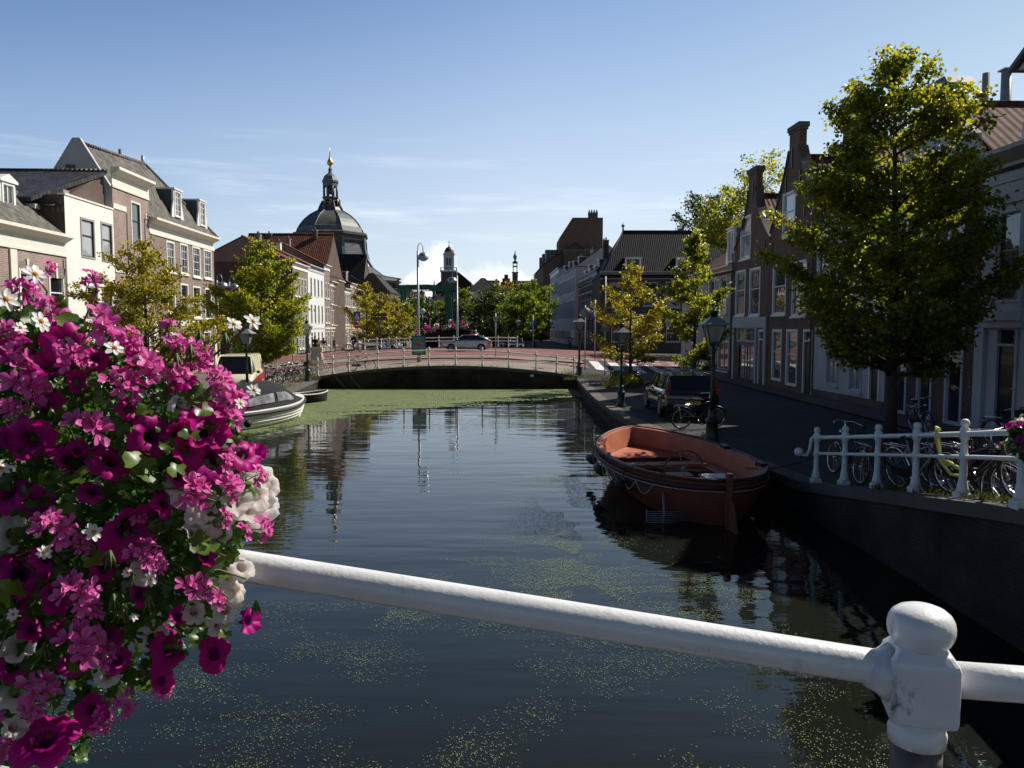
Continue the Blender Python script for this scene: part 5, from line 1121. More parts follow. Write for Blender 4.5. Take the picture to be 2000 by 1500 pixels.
# ---- signs
def pole_sign(label, px, py0, D, faces, hp=None, r=.04, cat='road sign', m=None, z0=None, pylon=None):
    x = at(px, 640, D).x; zb = gh(x, D)+.02; root = thing('road_sign', label, cat, (x, D, zb)); zt = (at(px, py0, D).z-zb) if hp is None else hp
    p = MB(); p.tube([(0, 0, 0), (0, 0, zt)], r, m or M_metal, 8); p.build('pole', root)
    for kind, z, w, h, mm, extra in faces:
        f = MB(); y = -r-.03
        if kind == 'rect': f.box(-w/2, w/2, y-.02, y, z-h/2, z+h/2, mm)
        if kind == 'disc': f.lathe([(w/2, -.015), (w/2, .015)], mm, 24); 
        if kind == 'diamond': f.prism([(0, z-h/2), (w/2, z), (0, z+h/2), (-w/2, z)], y-.02, y, mm, 'y')
        o = f.build('sign_face', root)
        if kind == 'disc': o.rotation_euler = (PI/2, 0, 0); o.location = (0, y, z)
        if extra:
            e = MB(); extra(e, z, w, h, y-.024); q = e.build('symbol', o)
            if kind == 'disc': q.matrix_parent_inverse = Matrix.Identity(4); q.rotation_euler = (-PI/2, 0, 0); q.location = (0, -z, 0) if False else (0, 0, 0); 
    return root
def sy_ped(e, z, w, h, y):                    # white triangle with a walking figure over a crossing
    e.prism([(-w*.4, z-h*.36), (w*.4, z-h*.36), (0, z+h*.38)], y-.006, y, M_whitesign, 'y')
    e.prism([(-.03, z-h*.28), (.05, z-h*.28), (.03, z-h*.05), (.0, z+h*.1), (-.04, z-h*.05)], y-.012, y-.007, M_black, 'y')
    for k in range(3): e.prism([(-.2+k*.14, z-h*.34), (-.14+k*.14, z-h*.34), (-.11+k*.12, z-h*.26), (-.15+k*.12, z-h*.26)], y-.012, y-.007, M_black, 'y')
    e.sphere((.01, y-.008, z+h*.15), .03, M_black, 8, 6)
def sy_arrow(e, z, w, h, y):
    e.box(-w*.07, w*.07, y-.006, y, z-h*.34, z+h*.1, M_whitesign); e.prism([(-w*.24, z+h*.04), (w*.24, z+h*.04), (0, z+h*.36)], y-.012, y-.007, M_whitesign, 'y')
def sy_P(e, z, w, h, y):
    e.box(-w*.2, -w*.08, y-.006, y, z-h*.3, z+h*.3, M_whitesign); e.torus((-w*.02, y-.008, z+h*.13), w*.13, w*.05, M_whitesign, 'y', 14, 4, -PI/2, PI/2); e.box(-w*.1, 0, y-.006, y, z+h*.22, z+h*.3, M_whitesign); e.box(-w*.1, 0, y-.006, y, z-h*.02, z+h*.05, M_whitesign)
pole_sign('blue pedestrian crossing sign on a grey pole by the parked bicycles, left bank', 570, 650, 55, [('rect', 3.0-.0, .68, .66, M_bluesign, sy_ped)], hp=3.35)
sn = pole_sign('blue crossing sign above a red no entry sign on the left bank', 698, 618, 76, [('rect', 3.55-1.2+1.1, .62, .9, M_bluesign, sy_ped), ('disc', 2.55, .62, 0, M_redsign, None)], hp=3.9)
e = MB(); e.box(-.22, .22, -.115, -.1, 2.50, 2.60, M_whitesign); e.build('no_entry_bar', sn)
pole_sign('brown direction sign on a black post before the yellow trees', 741, 620, 72, [('rect', 3.35, 1.5, .28, M_brownsign, None), ('rect', 3.0, 1.5, .28, M_brownsign, None)], hp=3.6, m=M_black, r=.06)
pole_sign('tall thin grey pole with a diamond shaped white sign right of the silver hatchback', 968, 612, 54, [('diamond', at(962, 625, 54).z-gh(-1.2, 54), .4, .5, M_greysign, None)], hp=at(962, 612, 54).z-gh(-1.2, 54), r=.035)
pole_sign('blue parking sign beside the parked dark cars on the far right quay', 1041, 622, 84, [('rect', at(1041, 632, 84).z-gh(2.3, 84), .42, .62, M_bluesign, sy_P)], hp=at(1041, 624, 84).z)
pole_sign('round grey sign seen from the back beside the right bridge end lamp', 1143, 612, 50, [('disc', at(1143, 619, 50).z, .68, 0, M_greysign, None)], hp=at(1143, 605, 50).z, r=.035)
pole_sign('tall pole with two blue arrow signs in front of the dark corner building', 1162, 590, 60, [('rect', at(1162, 620, 60).z, .46, .46, M_bluesign, sy_ped), ('rect', at(1162, 630, 60).z-.05, .46, .46, M_bluesign, sy_arrow)], hp=at(1162, 602, 60).z, r=.05)
pole_sign('thin pole with a square grey sign back in front of the corner building', 1182, 540, 48.5, [('rect', at(1182, 641, 48.5).z, .5, .5, M_greysign, None)], hp=at(1180, 540, 48.5).z, r=.04)
# billboard
D = 50.2; x = at(818, 675, D).x; zb = gh(x, D)+.05; root = thing('billboard', 'framed blue poster board with orange and brown print on the bridge', 'billboard', (x, D, zb)); z1 = at(818, 656, D).z-zb; z0 = at(818, 693, D).z-zb
b = MB(); b.box(-.45, .45, -.06, .06, z0, z1, mat('dark_blue_frame', (.01, .03, .05), .4)); b.build('frame', root)
def postermat():
    m = bpy.data.materials.new('poster_print'); m.use_nodes = True; nt = m.node_tree; N = nt.nodes; L = nt.links; tc = N.new('ShaderNodeTexCoord'); b = N['Principled BSDF']
    no = N.new('ShaderNodeTexNoise'); no.inputs['Scale'].default_value = 9; no.inputs['Detail'].default_value = 5; L.new(tc.outputs['Object'], no.inputs['Vector']); cr = N.new('ShaderNodeValToRGB'); e = cr.color_ramp.elements
    e[0].position = .38; e[0].color = (.10, .05, .04, 1); e[1].position = .62; e[1].color = (.45, .22, .03, 1); q = e.new(.5); q.color = (.22, .13, .09, 1); L.new(no.outputs[0], cr.inputs[0]); L.new(cr.outputs[0], b.inputs['Base Color']); return m
b = MB(); b.box(-.385, .385, -.075, -.0605, z0+.07, z1-.07, mat('poster_blue', (.03, .22, .33), .4, var=.1)); b.build('poster', root)
b = MB(); zc = z0+(z1-z0)*.62
b.prism([(.29*math.cos(t)*(.9+.15*math.sin(3*t)), zc+.27*math.sin(t)*(1+.1*math.cos(2*t))) for t in np.linspace(0, 2*PI, 22)[:-1]], -.082, -.0755, postermat(), 'y')
b.box(-.26, .26, -.082, -.0755, z0+.13, z0+.34, M_ochre) if False else b.box(-.26, .26, -.082, -.0755, z0+.13, z0+.36, mat('poster_ochre', (.42, .25, .02), .5, var=.3, vs=12)); b.build('poster_print', root)
b = MB(); b.box(-.12, .12, -.05, .05, 0, z0, M_stone); b.build('pole', root)
# A-frame
D = 48.6; x = at(618, 700, D).x; zb = gh(x, D); root = thing('notice_board', 'white notice board with yellow border and barrier planks at the left bridge end', 'notice board', (x, D, zb)); z1 = at(618, 671, D).z-zb
b = MB(); b.box(-.32, .32, -.02, .02, z1-1.35, z1-.3, M_greywhite); b.build('board', root); b = MB(); b.box(-.36, .36, -.03, .03, z1-.3, z1-.22, M_yellow); b.box(-.36, -.32, -.03, .03, z1-1.4, z1-.3, M_yellow); b.box(.32, .36, -.03, .03, z1-1.4, z1-.3, M_yellow); b.box(-.36, .36, -.03, .03, z1-1.45, z1-1.38, M_yellow); b.build('border', root)
b = MB()
for s in (-1, 1): b.tube([(s*.2, 0, z1-.3), (s*.75, -.3, 0)], .025, M_white, 6); b.tube([(s*.2, .05, z1-.3), (s*.75, .5, 0)], .025, M_white, 6)
b.tube([(0, 0, 0), (0, 0, z1-.3)], .03, M_metal, 6); b.build('leg', root); b = MB(); b.box(-.95, .45, -.12, -.09, .62, .85, M_white); b.box(-.95, .45, -.12, -.09, .15, .35, M_white); b.build('plank', root)
# round planter
g = gnd(1222, 748, 0); root = thing('round_planter', 'round black metal ring bench with overgrown green planting on the right quay', 'planter', (g.x, g.y, 0))
b = MB(); b.torus((0, 0, .62), .85, .035, M_black, 'z', 36, 8); b.torus((0, 0, .50), .85, .02, M_black, 'z', 36, 6); b.build('ring', root)
for i in range(6): a = i*PI/3; b = MB(); b.tube([(.85*math.cos(a), .85*math.sin(a), 0), (.85*math.cos(a), .85*math.sin(a), .6)], .025, M_black, 6); b.build('leg', root)
PLANTER = g
# ================================================================ BICYCLES
def bicycle(color=None, fender=None, basket=False, spk=14, hb=M_chrome):
    F_ = color or M_black; root = thing('bicycle', 'x', 'bicycle', group=None); R = .335
    for xx, nm in ((0, 'wheel'), (1.08, 'wheel')):
        w = MB(); w.torus((xx, 0, R), R-.02, .02, M_rubber, 'y', 28, 6); o = w.build('wheel', root)
        r = MB(); r.torus((xx, 0, R), R-.045, .012, M_chrome, 'y', 28, 4); r.build('rim', o)
        s = MB()
        for i in range(spk): a = 2*PI*i/spk; s.tube([(xx, .02*(-1)**i, R), (xx+(R-.05)*math.cos(a), 0, R+(R-.05)*math.sin(a))], .0022, M_chrome, 3, cap=False)
        s.tube([(xx, -.05, R), (xx, .05, R)], .025, M_chrome, 8); s.build('spokes', o)
        f = MB(); f.torus((xx, 0, R), R+.025, .016, fender or M_black, 'y', 16, 5, *((rad(20), rad(185)) if xx == 0 else (rad(35), rad(170)))); f.build('mudguard', root)
    f = MB(); bb = (.47, 0, .30); st = (.36, 0, .78); hd = (.86, 0, .86); hd2 = (.90, 0, .70)
    for a, b, r in ((bb, (.33, 0, .86), .016), (bb, hd2, .018), (hd, hd2, .02), ((.38, 0, .66), hd, .015), ((0, .05, R), bb, .01), ((0, -.05, R), bb, .01), ((0, .05, R), st, .008), ((0, -.05, R), st, .008), ((.92, 0, .62), (1.0, .05, .5), .012), ((1.0, .05, .5), (1.08, .05, R), .011), ((.92, 0, .62), (1.0, -.05, .5), .012), ((1.0, -.05, .5), (1.08, -.05, R), .011)): f.tube([a, b], r, F_, 8)
    f.build('frame', root)
    s = MB(); s.add([(.17, -.09, .93), (.17, .09, .93), (.30, .07, .95), (.46, .018, .94), (.46, -.018, .94), (.30, -.07, .95), (.2, 0, .86), (.42, 0, .88)], [(0, 5, 4, 3, 2, 1), (0, 1, 6), (1, 2, 7, 6), (2, 3, 7), (3, 4, 7), (4, 5, 7), (5, 0, 6, 7)], M_rubber, True); s.tube([(.33, 0, .84), (.31, 0, .92)], .013, M_chrome, 6); s.build('saddle', root)
    h = MB(); h.tube([(.86, 0, .86), (.83, 0, 1.02), (.88, 0, 1.06)], .013, M_chrome, 6); h.tube([(.66, -.28, 1.02), (.76, -.27, 1.04), (.87, -.16, 1.08), (.88, 0, 1.07), (.87, .16, 1.08), (.76, .27, 1.04), (.66, .28, 1.02)], .012, hb, 6)
    for y in (-.28, .28): h.tube([(.60, y, 1.0), (.72, y*.98, 1.035)], .018, M_rubber, 6)
    h.build('handlebar', root)
    k = MB(); k.tube([(-.22, -.05, .74), (.3, -.05, .76)], .007, M_chrome, 5); k.tube([(-.22, .05, .74), (.3, .05, .76)], .007, M_chrome, 5)
    for t in (0, .25, .5, .75, 1): k.tube([(-.22+.5*t, -.06, .745), (-.22+.5*t, .06, .745)], .005, M_chrome, 4)
    k.tube([(-.15, .06, .74), (0, .06, R)], .006, M_chrome, 4); k.tube([(-.15, -.06, .74), (0, -.06, R)], .006, M_chrome, 4); k.build('luggage_rack', root)
    c = MB(); c.obox((.24, -.06, .33), Matrix.Rotation(.05, 3, 'Y'), .56, .03, .13, M_black); c.build('chain_guard', root)
    p = MB(); p.lathe([(.09, -.075), (.09, -.065)], M_chrome, 12, (0, 0, 0)); p2 = p; p = MB(); p.tube([(.47, -.09, .30), (.60, -.09, .18)], .01, M_chrome, 5); p.tube([(.47, .09, .30), (.34, .09, .42)], .01, M_chrome, 5); p.box(.56, .64, -.17, -.1, .165, .19, M_rubber); p.box(.30, .38, .1, .17, .41, .435, M_rubber); p.tube([(.47, -.1, .3), (.47, .1, .3)], .014, M_chrome, 6); p.build('pedals', root)
    l = MB(); l.sphere((.96, 0, .86), .04, M_chrome, 8, 6); l.build('headlight', root); l = MB(); l.box(-.27, -.24, -.03, .03, .66, .72, M_redpaint); l.build('rear_reflector', root)
    if basket:
        b = MB(); b.box(.95, 1.25, -.2, .2, .8, .815, M_rubber)
        for q in ((.95, .96, -.2, .2), (1.24, 1.25, -.2, .2), (.96, 1.24, -.2, -.19), (.96, 1.24, .19, .2)): b.box(*q, .815, 1.05, M_rubber)
        b.build('basket', root)
    return root
def place_bike(o, x, y, z, rz, label, lean=0.0, group=None, copy=True):
    c = copy_tree(o, label=label) if copy else o
    c.rotation_mode = 'XYZ'; c.rotation_euler = (lean, 0, rz); c.location = (x, y, z); c['label'] = label
    if group: c['group'] = group
    return c
bk = bicycle(); bk2 = bicycle(basket=True); bk3 = bicycle(M_metal, M_chrome); bk4 = bicycle(mat('maroon_bike_paint', (.09, .01, .015), .3, coat=.4), M_black)
GP = 'bicycles parked on the left quay'
lefts = [(540, 748, 50, .1), (556, 746, 65, -.1), (566, 745, 80, .12), (575, 742, 95, .1), (585, 740, 110, .1), (522, 752, 40, -.1)]
labs = ['silver mudguarded bicycle nearest the tree in the left row', 'dark bicycle second from the tree in the left row', 'black bicycle in the middle of the left row', 'bicycle with bright handlebar, fourth in the left row', 'bicycle with black front basket nearest the lamp in the left row', 'bicycle with pale front wheel partly behind the tree trunk']
for i, (px, py, a, ln) in enumerate(lefts):
    g = gnd(px, py, 0); place_bike([bk3, bk, bk, bk3, bk2, bk][i], g.x-.5, g.y+.35, 0, rad(-38+i*5), labs[i], ln, GP)
hoop = MB(); g = gnd(528, 757, 0); hoop.tube([(g.x-.35, g.y, 0), (g.x-.35, g.y, .75), (g.x+.55, g.y+.2, .75), (g.x+.55, g.y+.2, 0)], .025, M_black, 6); tag(hoop.build('bicycle_stand'), 'dark steel hoop stand in front of the left bicycle row', 'bicycle stand')
g = at(684, 722, 45.9); x = g.x; place_bike(bk, at(688, 720, 46.75).x, 46.75, gh(at(688, 720, 46.75).x, 46.75)+.05, rad(3), 'black bicycle leaning behind the railing of the junction bridge', -.12, copy=True)
# behind the right parapet
rb = [(6.35, 13.9, 88, .12, bk, 'black bicycle with blue saddle bag behind the second parapet post'), (6.4, 12.55, 82, .14, bk3, 'chrome mudguarded bicycle between the third and fourth parapet posts'), (6.75, 11.6, 96, -.1, bk4, 'maroon bicycle right of the fourth parapet post'), (6.42, 11.1, 80, .12, bk, 'black bicycle with orange reflector beside the yellow chain lock'), (6.4, 9.55, 84, .1, bk2, 'large black bicycle nearest the flower basket on the right'), (7.2, 12.9, 70, .1, bk4, 'dark bicycle in the second row with raised handlebar')]
for x, y, a, ln, o, la in rb: place_bike(o, x, y, gh(6, y)+.01, rad(-a) if y < 13 else rad(180-a), la, ln, 'bicycles parked behind the right parapet railing')
place_bike(bk, 11.9, 22.6, 0, rad(-95), 'bicycle with white back wheel cover leaning on the dark brick house', .12); place_bike(bk2, 12.5, 19.8, 0, rad(-80), 'bicycle with crate leaning by the dark shopfront right of the big tree', .1)
g = gnd(1330, 838, 0); place_bike(bk, g.x, g.y, 0, rad(10), 'black bicycle lying low behind the nearest street lamp, beside the dark estate car', .15); g = gnd(1345, 800, 0); place_bike(bk3, g.x, g.y+.4, 0, rad(20), 'bicycle with thin crossed chrome tubes in front of the dark estate car', -.2)
g = at(775, 640, 88); 
for i in range(4): place_bike(bk, -19+i*2.7, 150.5, gh(-19+i*2.7, 150)+.1, rad(10*i), ['bicycle at the left end of the flower bridge', 'bicycle parked left of the middle of the flower bridge', 'bicycle parked in the middle of the flower bridge', 'bicycle parked right of the drawbridge leg on the flower bridge'][i], .1, 'bicycles on the flower bridge')
place_bike(bk, at(735, 668, 80).x, 80, gh(at(735, 668, 80).x, 80), rad(15), 'dark bicycle parked in front of the silver car on the left bank', .1)
lk = MB(); q = Vector(RAILPTS[3])*.55+Vector(RAILPTS[4])*.45; q.z += .95
lk.tube([(q.x, q.y-.06, q.z+.02), (q.x-.0, q.y+.03, q.z+.05), (q.x+.05, q.y+.02, q.z-.2), (q.x+.03, q.y-.05, q.z-.42), (q.x+.1, q.y-.22, q.z-.60), (q.x+.12, q.y-.42, q.z-.58), (q.x+.12, q.y-.46, q.z-.50), (q.x+.1, q.y-.2, q.z-.44), (q.x+.06, q.y-.02, q.z-.40), (q.x-.03, q.y-.03, q.z-.1), (q.x-.03, q.y-.04, q.z+.03)], .024, mat('yellow_lock_sleeve', (.62, .62, .12), .5, var=.15, vs=40), 8); tag(lk.build('chain_lock'), 'yellow chain lock hanging over the white parapet rail', 'chain lock')
for o in (bk, bk2, bk3, bk4):
    def kill(q):
        for c in kids(q): kill(c)
        bpy.data.objects.remove(q)
    kill(o)
# ================================================================ CARS
def car(L_, Wd, H, color, kind='hatch', plate=M_yellow, rack=False, two=None, name='parked_car', light=M_redpaint):
    root = thing(name, 'x', 'car'); hw = Wd/2
    T = {'hatch': ([(0, .46, .62), (.02, .30, .74), (.12, .2, .83), (.27, .18, .93), (.34, .18, 1.0), (.44, .18, 1.0), (.60, .18, 1.0), (.80, .18, 1.0), (.90, .19, .99), (.98, .25, .93), (1, .42, .80)], [(.27, 0), (.42, .94), (.55, 1), (.72, .985), (.97, 0)]),
         'estate': ([(0, .42, .60), (.02, .28, .72), (.12, .22, .80), (.27, .2, .88), (.34, .2, .93), (.44, .2, .94), (.60, .2, .95), (.80, .2, .97), (.92, .2, .98), (.985, .25, .93), (1, .4, .86)], [(.27, 0), (.41, .95), (.55, 1), (.90, .97), (.985, 0)]),
         'van': ([(0, .42, .66), (.02, .28, .80), (.08, .22, .98), (.17, .2, 1.08), (.30, .2, 1.10), (.44, .2, 1.10), (.60, .2, 1.10), (.80, .2, 1.10), (.94, .2, 1.10), (.985, .25, 1.05), (1, .4, 1.0)], [(.15, 0), (.28, .93), (.38, 1), (.95, 1), (.99, .15)])}[kind]
    st, gp = T; zs = lambda v: v; belt = .92 if kind != 'van' else 1.05
    body = MB(); n = 10; vs = []
    for i, (t, zb, zt) in enumerate(st):
        x = t*L_; e = hw*(1-.16*max(0, (.1-t)/.1)**1.5-.10*max(0, (t-.93)/.07)**1.5); zt_ = zt
        ring = [(e*.85, zb), (e*.985, zb+.08), (e, zb+.25), (e*.995, zt_-.12), (e*.96, zt_-.02), (e*.88, zt_)]
        vs += [(x, y, z) for y, z in ring]+[(x, -y, z) for y, z in ring[::-1]]
    k = 12; fs = [(i*k+j, (i+1)*k+j, (i+1)*k+(j+1) % k, i*k+(j+1) % k) for i in range(len(st)-1) for j in range(k)]+[tuple(range(k)), tuple(range(len(vs)-1, len(vs)-k-1, -1))]
    if two: 
        body.add(vs, fs, color, True)
    else: body.add(vs, fs, color, True)
    # roof shell
    bz = [np.interp(t, [s[0] for s in st], [s[2] for s in st]) for t, _ in gp]
    rv = []
    for (t, q), b in zip(gp, bz):
        z = b+(H-b)*q; yb = hw*.90; yt = hw*(.90-.16*q); rv += [(t*L_, yb-.0, b-.01), (t*L_, yt, z-.03), (t*L_, yt*.85, z), (t*L_, -yt*.85, z), (t*L_, -yt, z-.03), (t*L_, -yb, b-.01)]
    m = 6; gl = MB(); rf = MB()
    for i in range(len(gp)-1):
        for j in range(m-1):
            f = (i*m+j, (i+1)*m+j, (i+1)*m+j+1, i*m+j+1)
            side = j in (0, 4); screen = (i == 0 or i == len(gp)-2) and j in (1, 2, 3)
            solid = kind == 'van' and (i >= 2 or (side and i == 2))
            tgt = gl if ((side or screen) and not solid) else body
            tgt.add([rv[q] for q in f], [(0, 1, 2, 3)], G_dark if tgt is gl else color, True)
    body.build('body', root); gl.build('window', root)
    pl = MB()                                  # pillars and sills standing just proud of the glass
    P = lambda i, j: Vector(rv[i*m+j])
    for s_, (a, b) in ((1, (0, 1)), (-1, (5, 4))):
        o_ = Vector((0, .004*s_, .004))
        for i in ([0] if kind != 'van' else [0]): pl.tube([P(i, a)+o_, P(i+1, b)+o_], .035, color, 6)
        pl.tube([P(len(gp)-1, a)+o_, P(len(gp)-2, b)+o_], .05, color, 6); pl.tube([P(i, b)+o_ for i in range(1, len(gp)-1)], .03, color, 6)
        for tt in ((.52, .56, .78) if kind != 'van' else (.36,)):
            x = tt*L_; b_ = np.interp(tt, [s[0] for s in st], [s[2] for s in st]); q = np.interp(tt, [g_[0] for g_ in gp], [g_[1] for g_ in gp]); z = b_+(H-b_)*q
            if tt != .56: pl.tube([(x, s_*(hw*.9+.006), b_), (x+.03, s_*(hw*(.9-.16*q)+.006), z-.03)], .03, M_black if kind != 'van' else color, 6)
    pl.build('pillar', root)
    wr = .31 if kind != 'estate' else .34
    for tt in (.19, .80):
        for s_ in (1, -1):
            c = (tt*L_, s_*(hw-.045), wr); w = MB(); w.lathe([(wr+.035, -.012), (wr+.035, .012)], M_rubber, 20, (0, 0, 0)); wd = w.build('wheel_arch', root); wd.rotation_euler = (PI/2, 0, 0); wd.location = (c[0], s_*(hw-.005), wr+.02); w = MB(); w.torus(c, wr-.07, .075, M_rubber, 'y', 22, 8); o = w.build('wheel', root)
            r = MB(); r.torus((c[0], s_*(hw+.015), wr), wr-.12, .02, M_metal, 'y', 20, 5)
            for i in range(8): a = i*PI/4; r.obox((c[0]+.09*math.cos(a), s_*(hw+.01), wr+.09*math.sin(a)), Matrix.Rotation(-a, 3, 'Y'), .20, .03, .045, M_metal)
            r.lathe([(wr-.13, -.02), (wr-.13, .01)], M_rubber, 16, (0, 0, 0)) if False else None
            r.build('rim', o)
            a_ = MB(); a_.torus((c[0], s_*(hw-.0), wr), wr+.05, .022, color if not two else color, 'y', 18, 5, rad(-5), rad(185)); a_.build('wing', root)
            dk = MB(); dk.box(c[0]-wr+.04, c[0]+wr-.04, s_*(hw-.12)-.06, s_*(hw-.12)+.12*1 if s_ > 0 else s_*(hw-.12)+.06, .2, wr+.26, M_black) if False else None
    for s_ in (1, -1):
        q = MB(); q.obox((.10, s_*hw*.68, .66 if kind != 'van' else .78), Matrix.Rotation(s_*.25, 3, 'Z'), .16, .34, .15, M_oldglass); q.build('headlight', root)
        q = MB()
        if kind == 'estate': q.box(L_-.12, L_-.0, *sorted((s_*hw*.80, s_*hw*.97)), .84, 1.0, light); q.box(L_-.22, L_-.05, *sorted((s_*hw*.78, s_*hw*.85)), 1.0, H-.16, light)
        else: q.box(L_-.16, L_+.01, *sorted((s_*hw*.72, s_*hw*.93)), .66, .92, light)
        q.build('tail_light', root)
        q = MB(); q.sphere((.30*L_+.1, s_*(hw+.07), belt+.06), .085, color if kind != 'van' else M_black, 8, 6, sx=.7, sz=.8); q.build('mirror', root)
        for tt in ((.46, .68) if kind != 'van' else (.38,)): q = MB(); q.box(tt*L_, tt*L_+.16, s_*(hw+.0)-.02, s_*(hw+.0)+.02, belt-.17, belt-.13, M_black); q.build('door_handle', root)
    q = MB(); q.box(L_+.0, L_+.02, -.26, .26, .5, .62, plate); q.build('number_plate', root); q = MB(); q.box(-.02, .0, -.26, .26, .42, .53, plate); q.build('number_plate', root)
    q = MB(); q.box(.0, .06, -hw*.55, hw*.55, .56, .68, M_black); q.build('grille', root)
    q = MB(); q.box(-.03, .14, -hw*.86, hw*.86, .3, .47, color if kind == 'hatch' else M_rubber); q.build('bumper', root); q = MB(); q.box(L_-.12, L_+.03, -hw*.9, hw*.9, .3, .5, color if kind == 'hatch' else M_rubber); q.build('bumper', root)
    if rack:
        q = MB()
        for s_ in (1, -1): q.tube([(.42*L_, s_*hw*.66, H+.05), (.92*L_, s_*hw*.66, H+.05)], .022, M_chrome, 6)
        for tt in (.5, .8): q.box(tt*L_, tt*L_+.07, -hw*.86, hw*.86, H+.07, H+.11, M_metal)
        q.build('roof_rack', root)
    return root
M_silver = mat('silver_car_paint', (.42, .44, .48), .28, metal=.5, var=0, coat=.8); M_carblack = mat('black_car_paint', (.008, .009, .012), .15, var=0, coat=1); M_carblue = mat('dark_blue_car_paint', (.01, .03, .12), .2, var=0, coat=1); M_cargrey = mat('grey_green_car_paint', (.12, .15, .15), .25, metal=.3, var=0, coat=1)
M_vancream = mat('cream_van_paint', (.72, .66, .46), .35, var=.04, coat=.6); M_vanred = mat('red_van_paint', (.42, .02, .025), .3, var=.04, coat=.6)
c1 = car(4.25, 1.72, 1.43, M_silver, 'hatch', name='silver_hatchback'); xg = at(865, 686, 67).x; c1.location = (xg, 67, gh(xg+2, 67)+.03); c1.rotation_euler = (0, 0, rad(-2)); c1['label'] = 'silver five door hatchback driving left across the junction bridge'; tag(c1, group=None)
c2 = car(4.75, 1.88, 1.46, M_carblack, 'estate', rack=True, name='estate_car'); g = gnd(1302, 818, 0); c2['label'] = 'black estate car with silver roof bars parked on the right quay beside the lamp'
g2 = gnd(1297, 815, 0); a2 = rad(-91); c2.location = (g2.x+.80-4.75*math.cos(a2), g2.y-.75-4.75*math.sin(a2), 0); c2.rotation_euler = (0, 0, a2)
# van: cream top, red lower sides, nose towards the viewer
v = car(4.2, 1.74, 1.86, M_vancream, 'van', name='delivery_van'); v['label'] = 'cream and red delivery van facing the viewer beside the canal on the left'; v['category'] = 'van'
rd = MB(); hw = .87
for s_ in (1, -1): rd.prism([(.35, .34), (3.95, .34), (4.12, .6), (4.12, 1.18), (3.4, 1.0), (1.2, .9), (.25, .80)], s_*(hw+.004), s_*(hw+.012), M_vanred, 'y')
rd.build('red_side_panel', v); gv_ = gnd(500, 764, 0); v.rotation_euler = (0, 0, rad(101)); v.location = (-11.85, 32.3, 0)
RL = 'cars parked on the left bank beyond the bridge'
def pcar(px, D, la, c_, rz, grp, kind='hatch', dz=0):
    o = car(4.2, 1.7, 1.45, c_, kind); x = at(px, 660, D).x; o.location = (x, D, gh(x, D)); o.rotation_euler = (0, 0, rz); o['label'] = la; o['group'] = grp
pcar(728, 84, 'silver grey car with bonnet scoop parked facing the viewer, first on the left bank', M_silver, rad(92), RL); pcar(741, 91, 'dark blue car parked behind the silver car on the left bank', M_carblue, rad(92), RL); pcar(758, 98, 'grey car parked third in the left bank line', M_cargrey, rad(92), RL); pcar(768, 105, 'pale silver car at the end of the left bank line', M_silver, rad(92), RL)
RR = 'cars parked on the far right quay'
pcar(1008, 87, 'dark car with pale roof parked first on the far right quay', M_cargrey, rad(-91)+PI, RR, 'estate'); pcar(995, 95, 'black car parked second on the far right quay', M_carblack, rad(-91)+PI, RR); pcar(988, 103, 'dark blue car parked third on the far right quay', M_carblue, rad(-91)+PI, RR); pcar(980, 111, 'dark grey car parked fourth on the far right quay', M_carblack, rad(-91)+PI, RR)
o = car(4.0, 1.68, 1.42, M_cargrey, 'hatch'); o['label'] = 'blue grey car half hidden behind the pink flowers on the left quay'; o.location = (-12.6, 26.0, 0); o.rotation_euler = (0, 0, rad(100))
# ================================================================ PEOPLE
M_skin = mat('skin', (.50, .30, .22), .55, var=.05); M_hairb = mat('dark_brown_hair', (.03, .02, .015), .6, var=.2, vs=30); M_hairw = mat('white_hair', (.6, .58, .54), .6, var=.1); M_hairl = mat('fair_hair', (.32, .2, .09), .6, var=.2)
def cloth(n, c): return mat(n, c, .85, var=.15, vs=12, bump=.2)
def skin_obj(name, pts, edges, radii, m, parent, root_i=0, sub=2):
    me = bpy.data.meshes.new(name); me.from_pydata([tuple(p) for p in pts], edges, []); o = link(name, me, parent)
    md = o.modifiers.new('skin', 'SKIN'); sv = me.skin_vertices[0] if me.skin_vertices else None
    if sv is None:
        bm_ = None
    for i, r in enumerate(radii): me.skin_vertices[0].data[i].radius = (r, r) if not hasattr(r, '__len__') else r; me.skin_vertices[0].data[i].use_root = (i == root_i)
    s = o.modifiers.new('sub', 'SUBSURF'); s.levels = sub; s.render_levels = sub; md.use_smooth_shade = True
    dg = bpy.context.evaluated_depsgraph_get(); dg.update(); ev = o.evaluated_get(dg); nm = bpy.data.meshes.new_from_object(ev); o.modifiers.clear(); o.data = nm; nm.materials.clear(); nm.materials.append(m)
    nm.polygons.foreach_set('use_smooth', [True]*len(nm.polygons)); return o
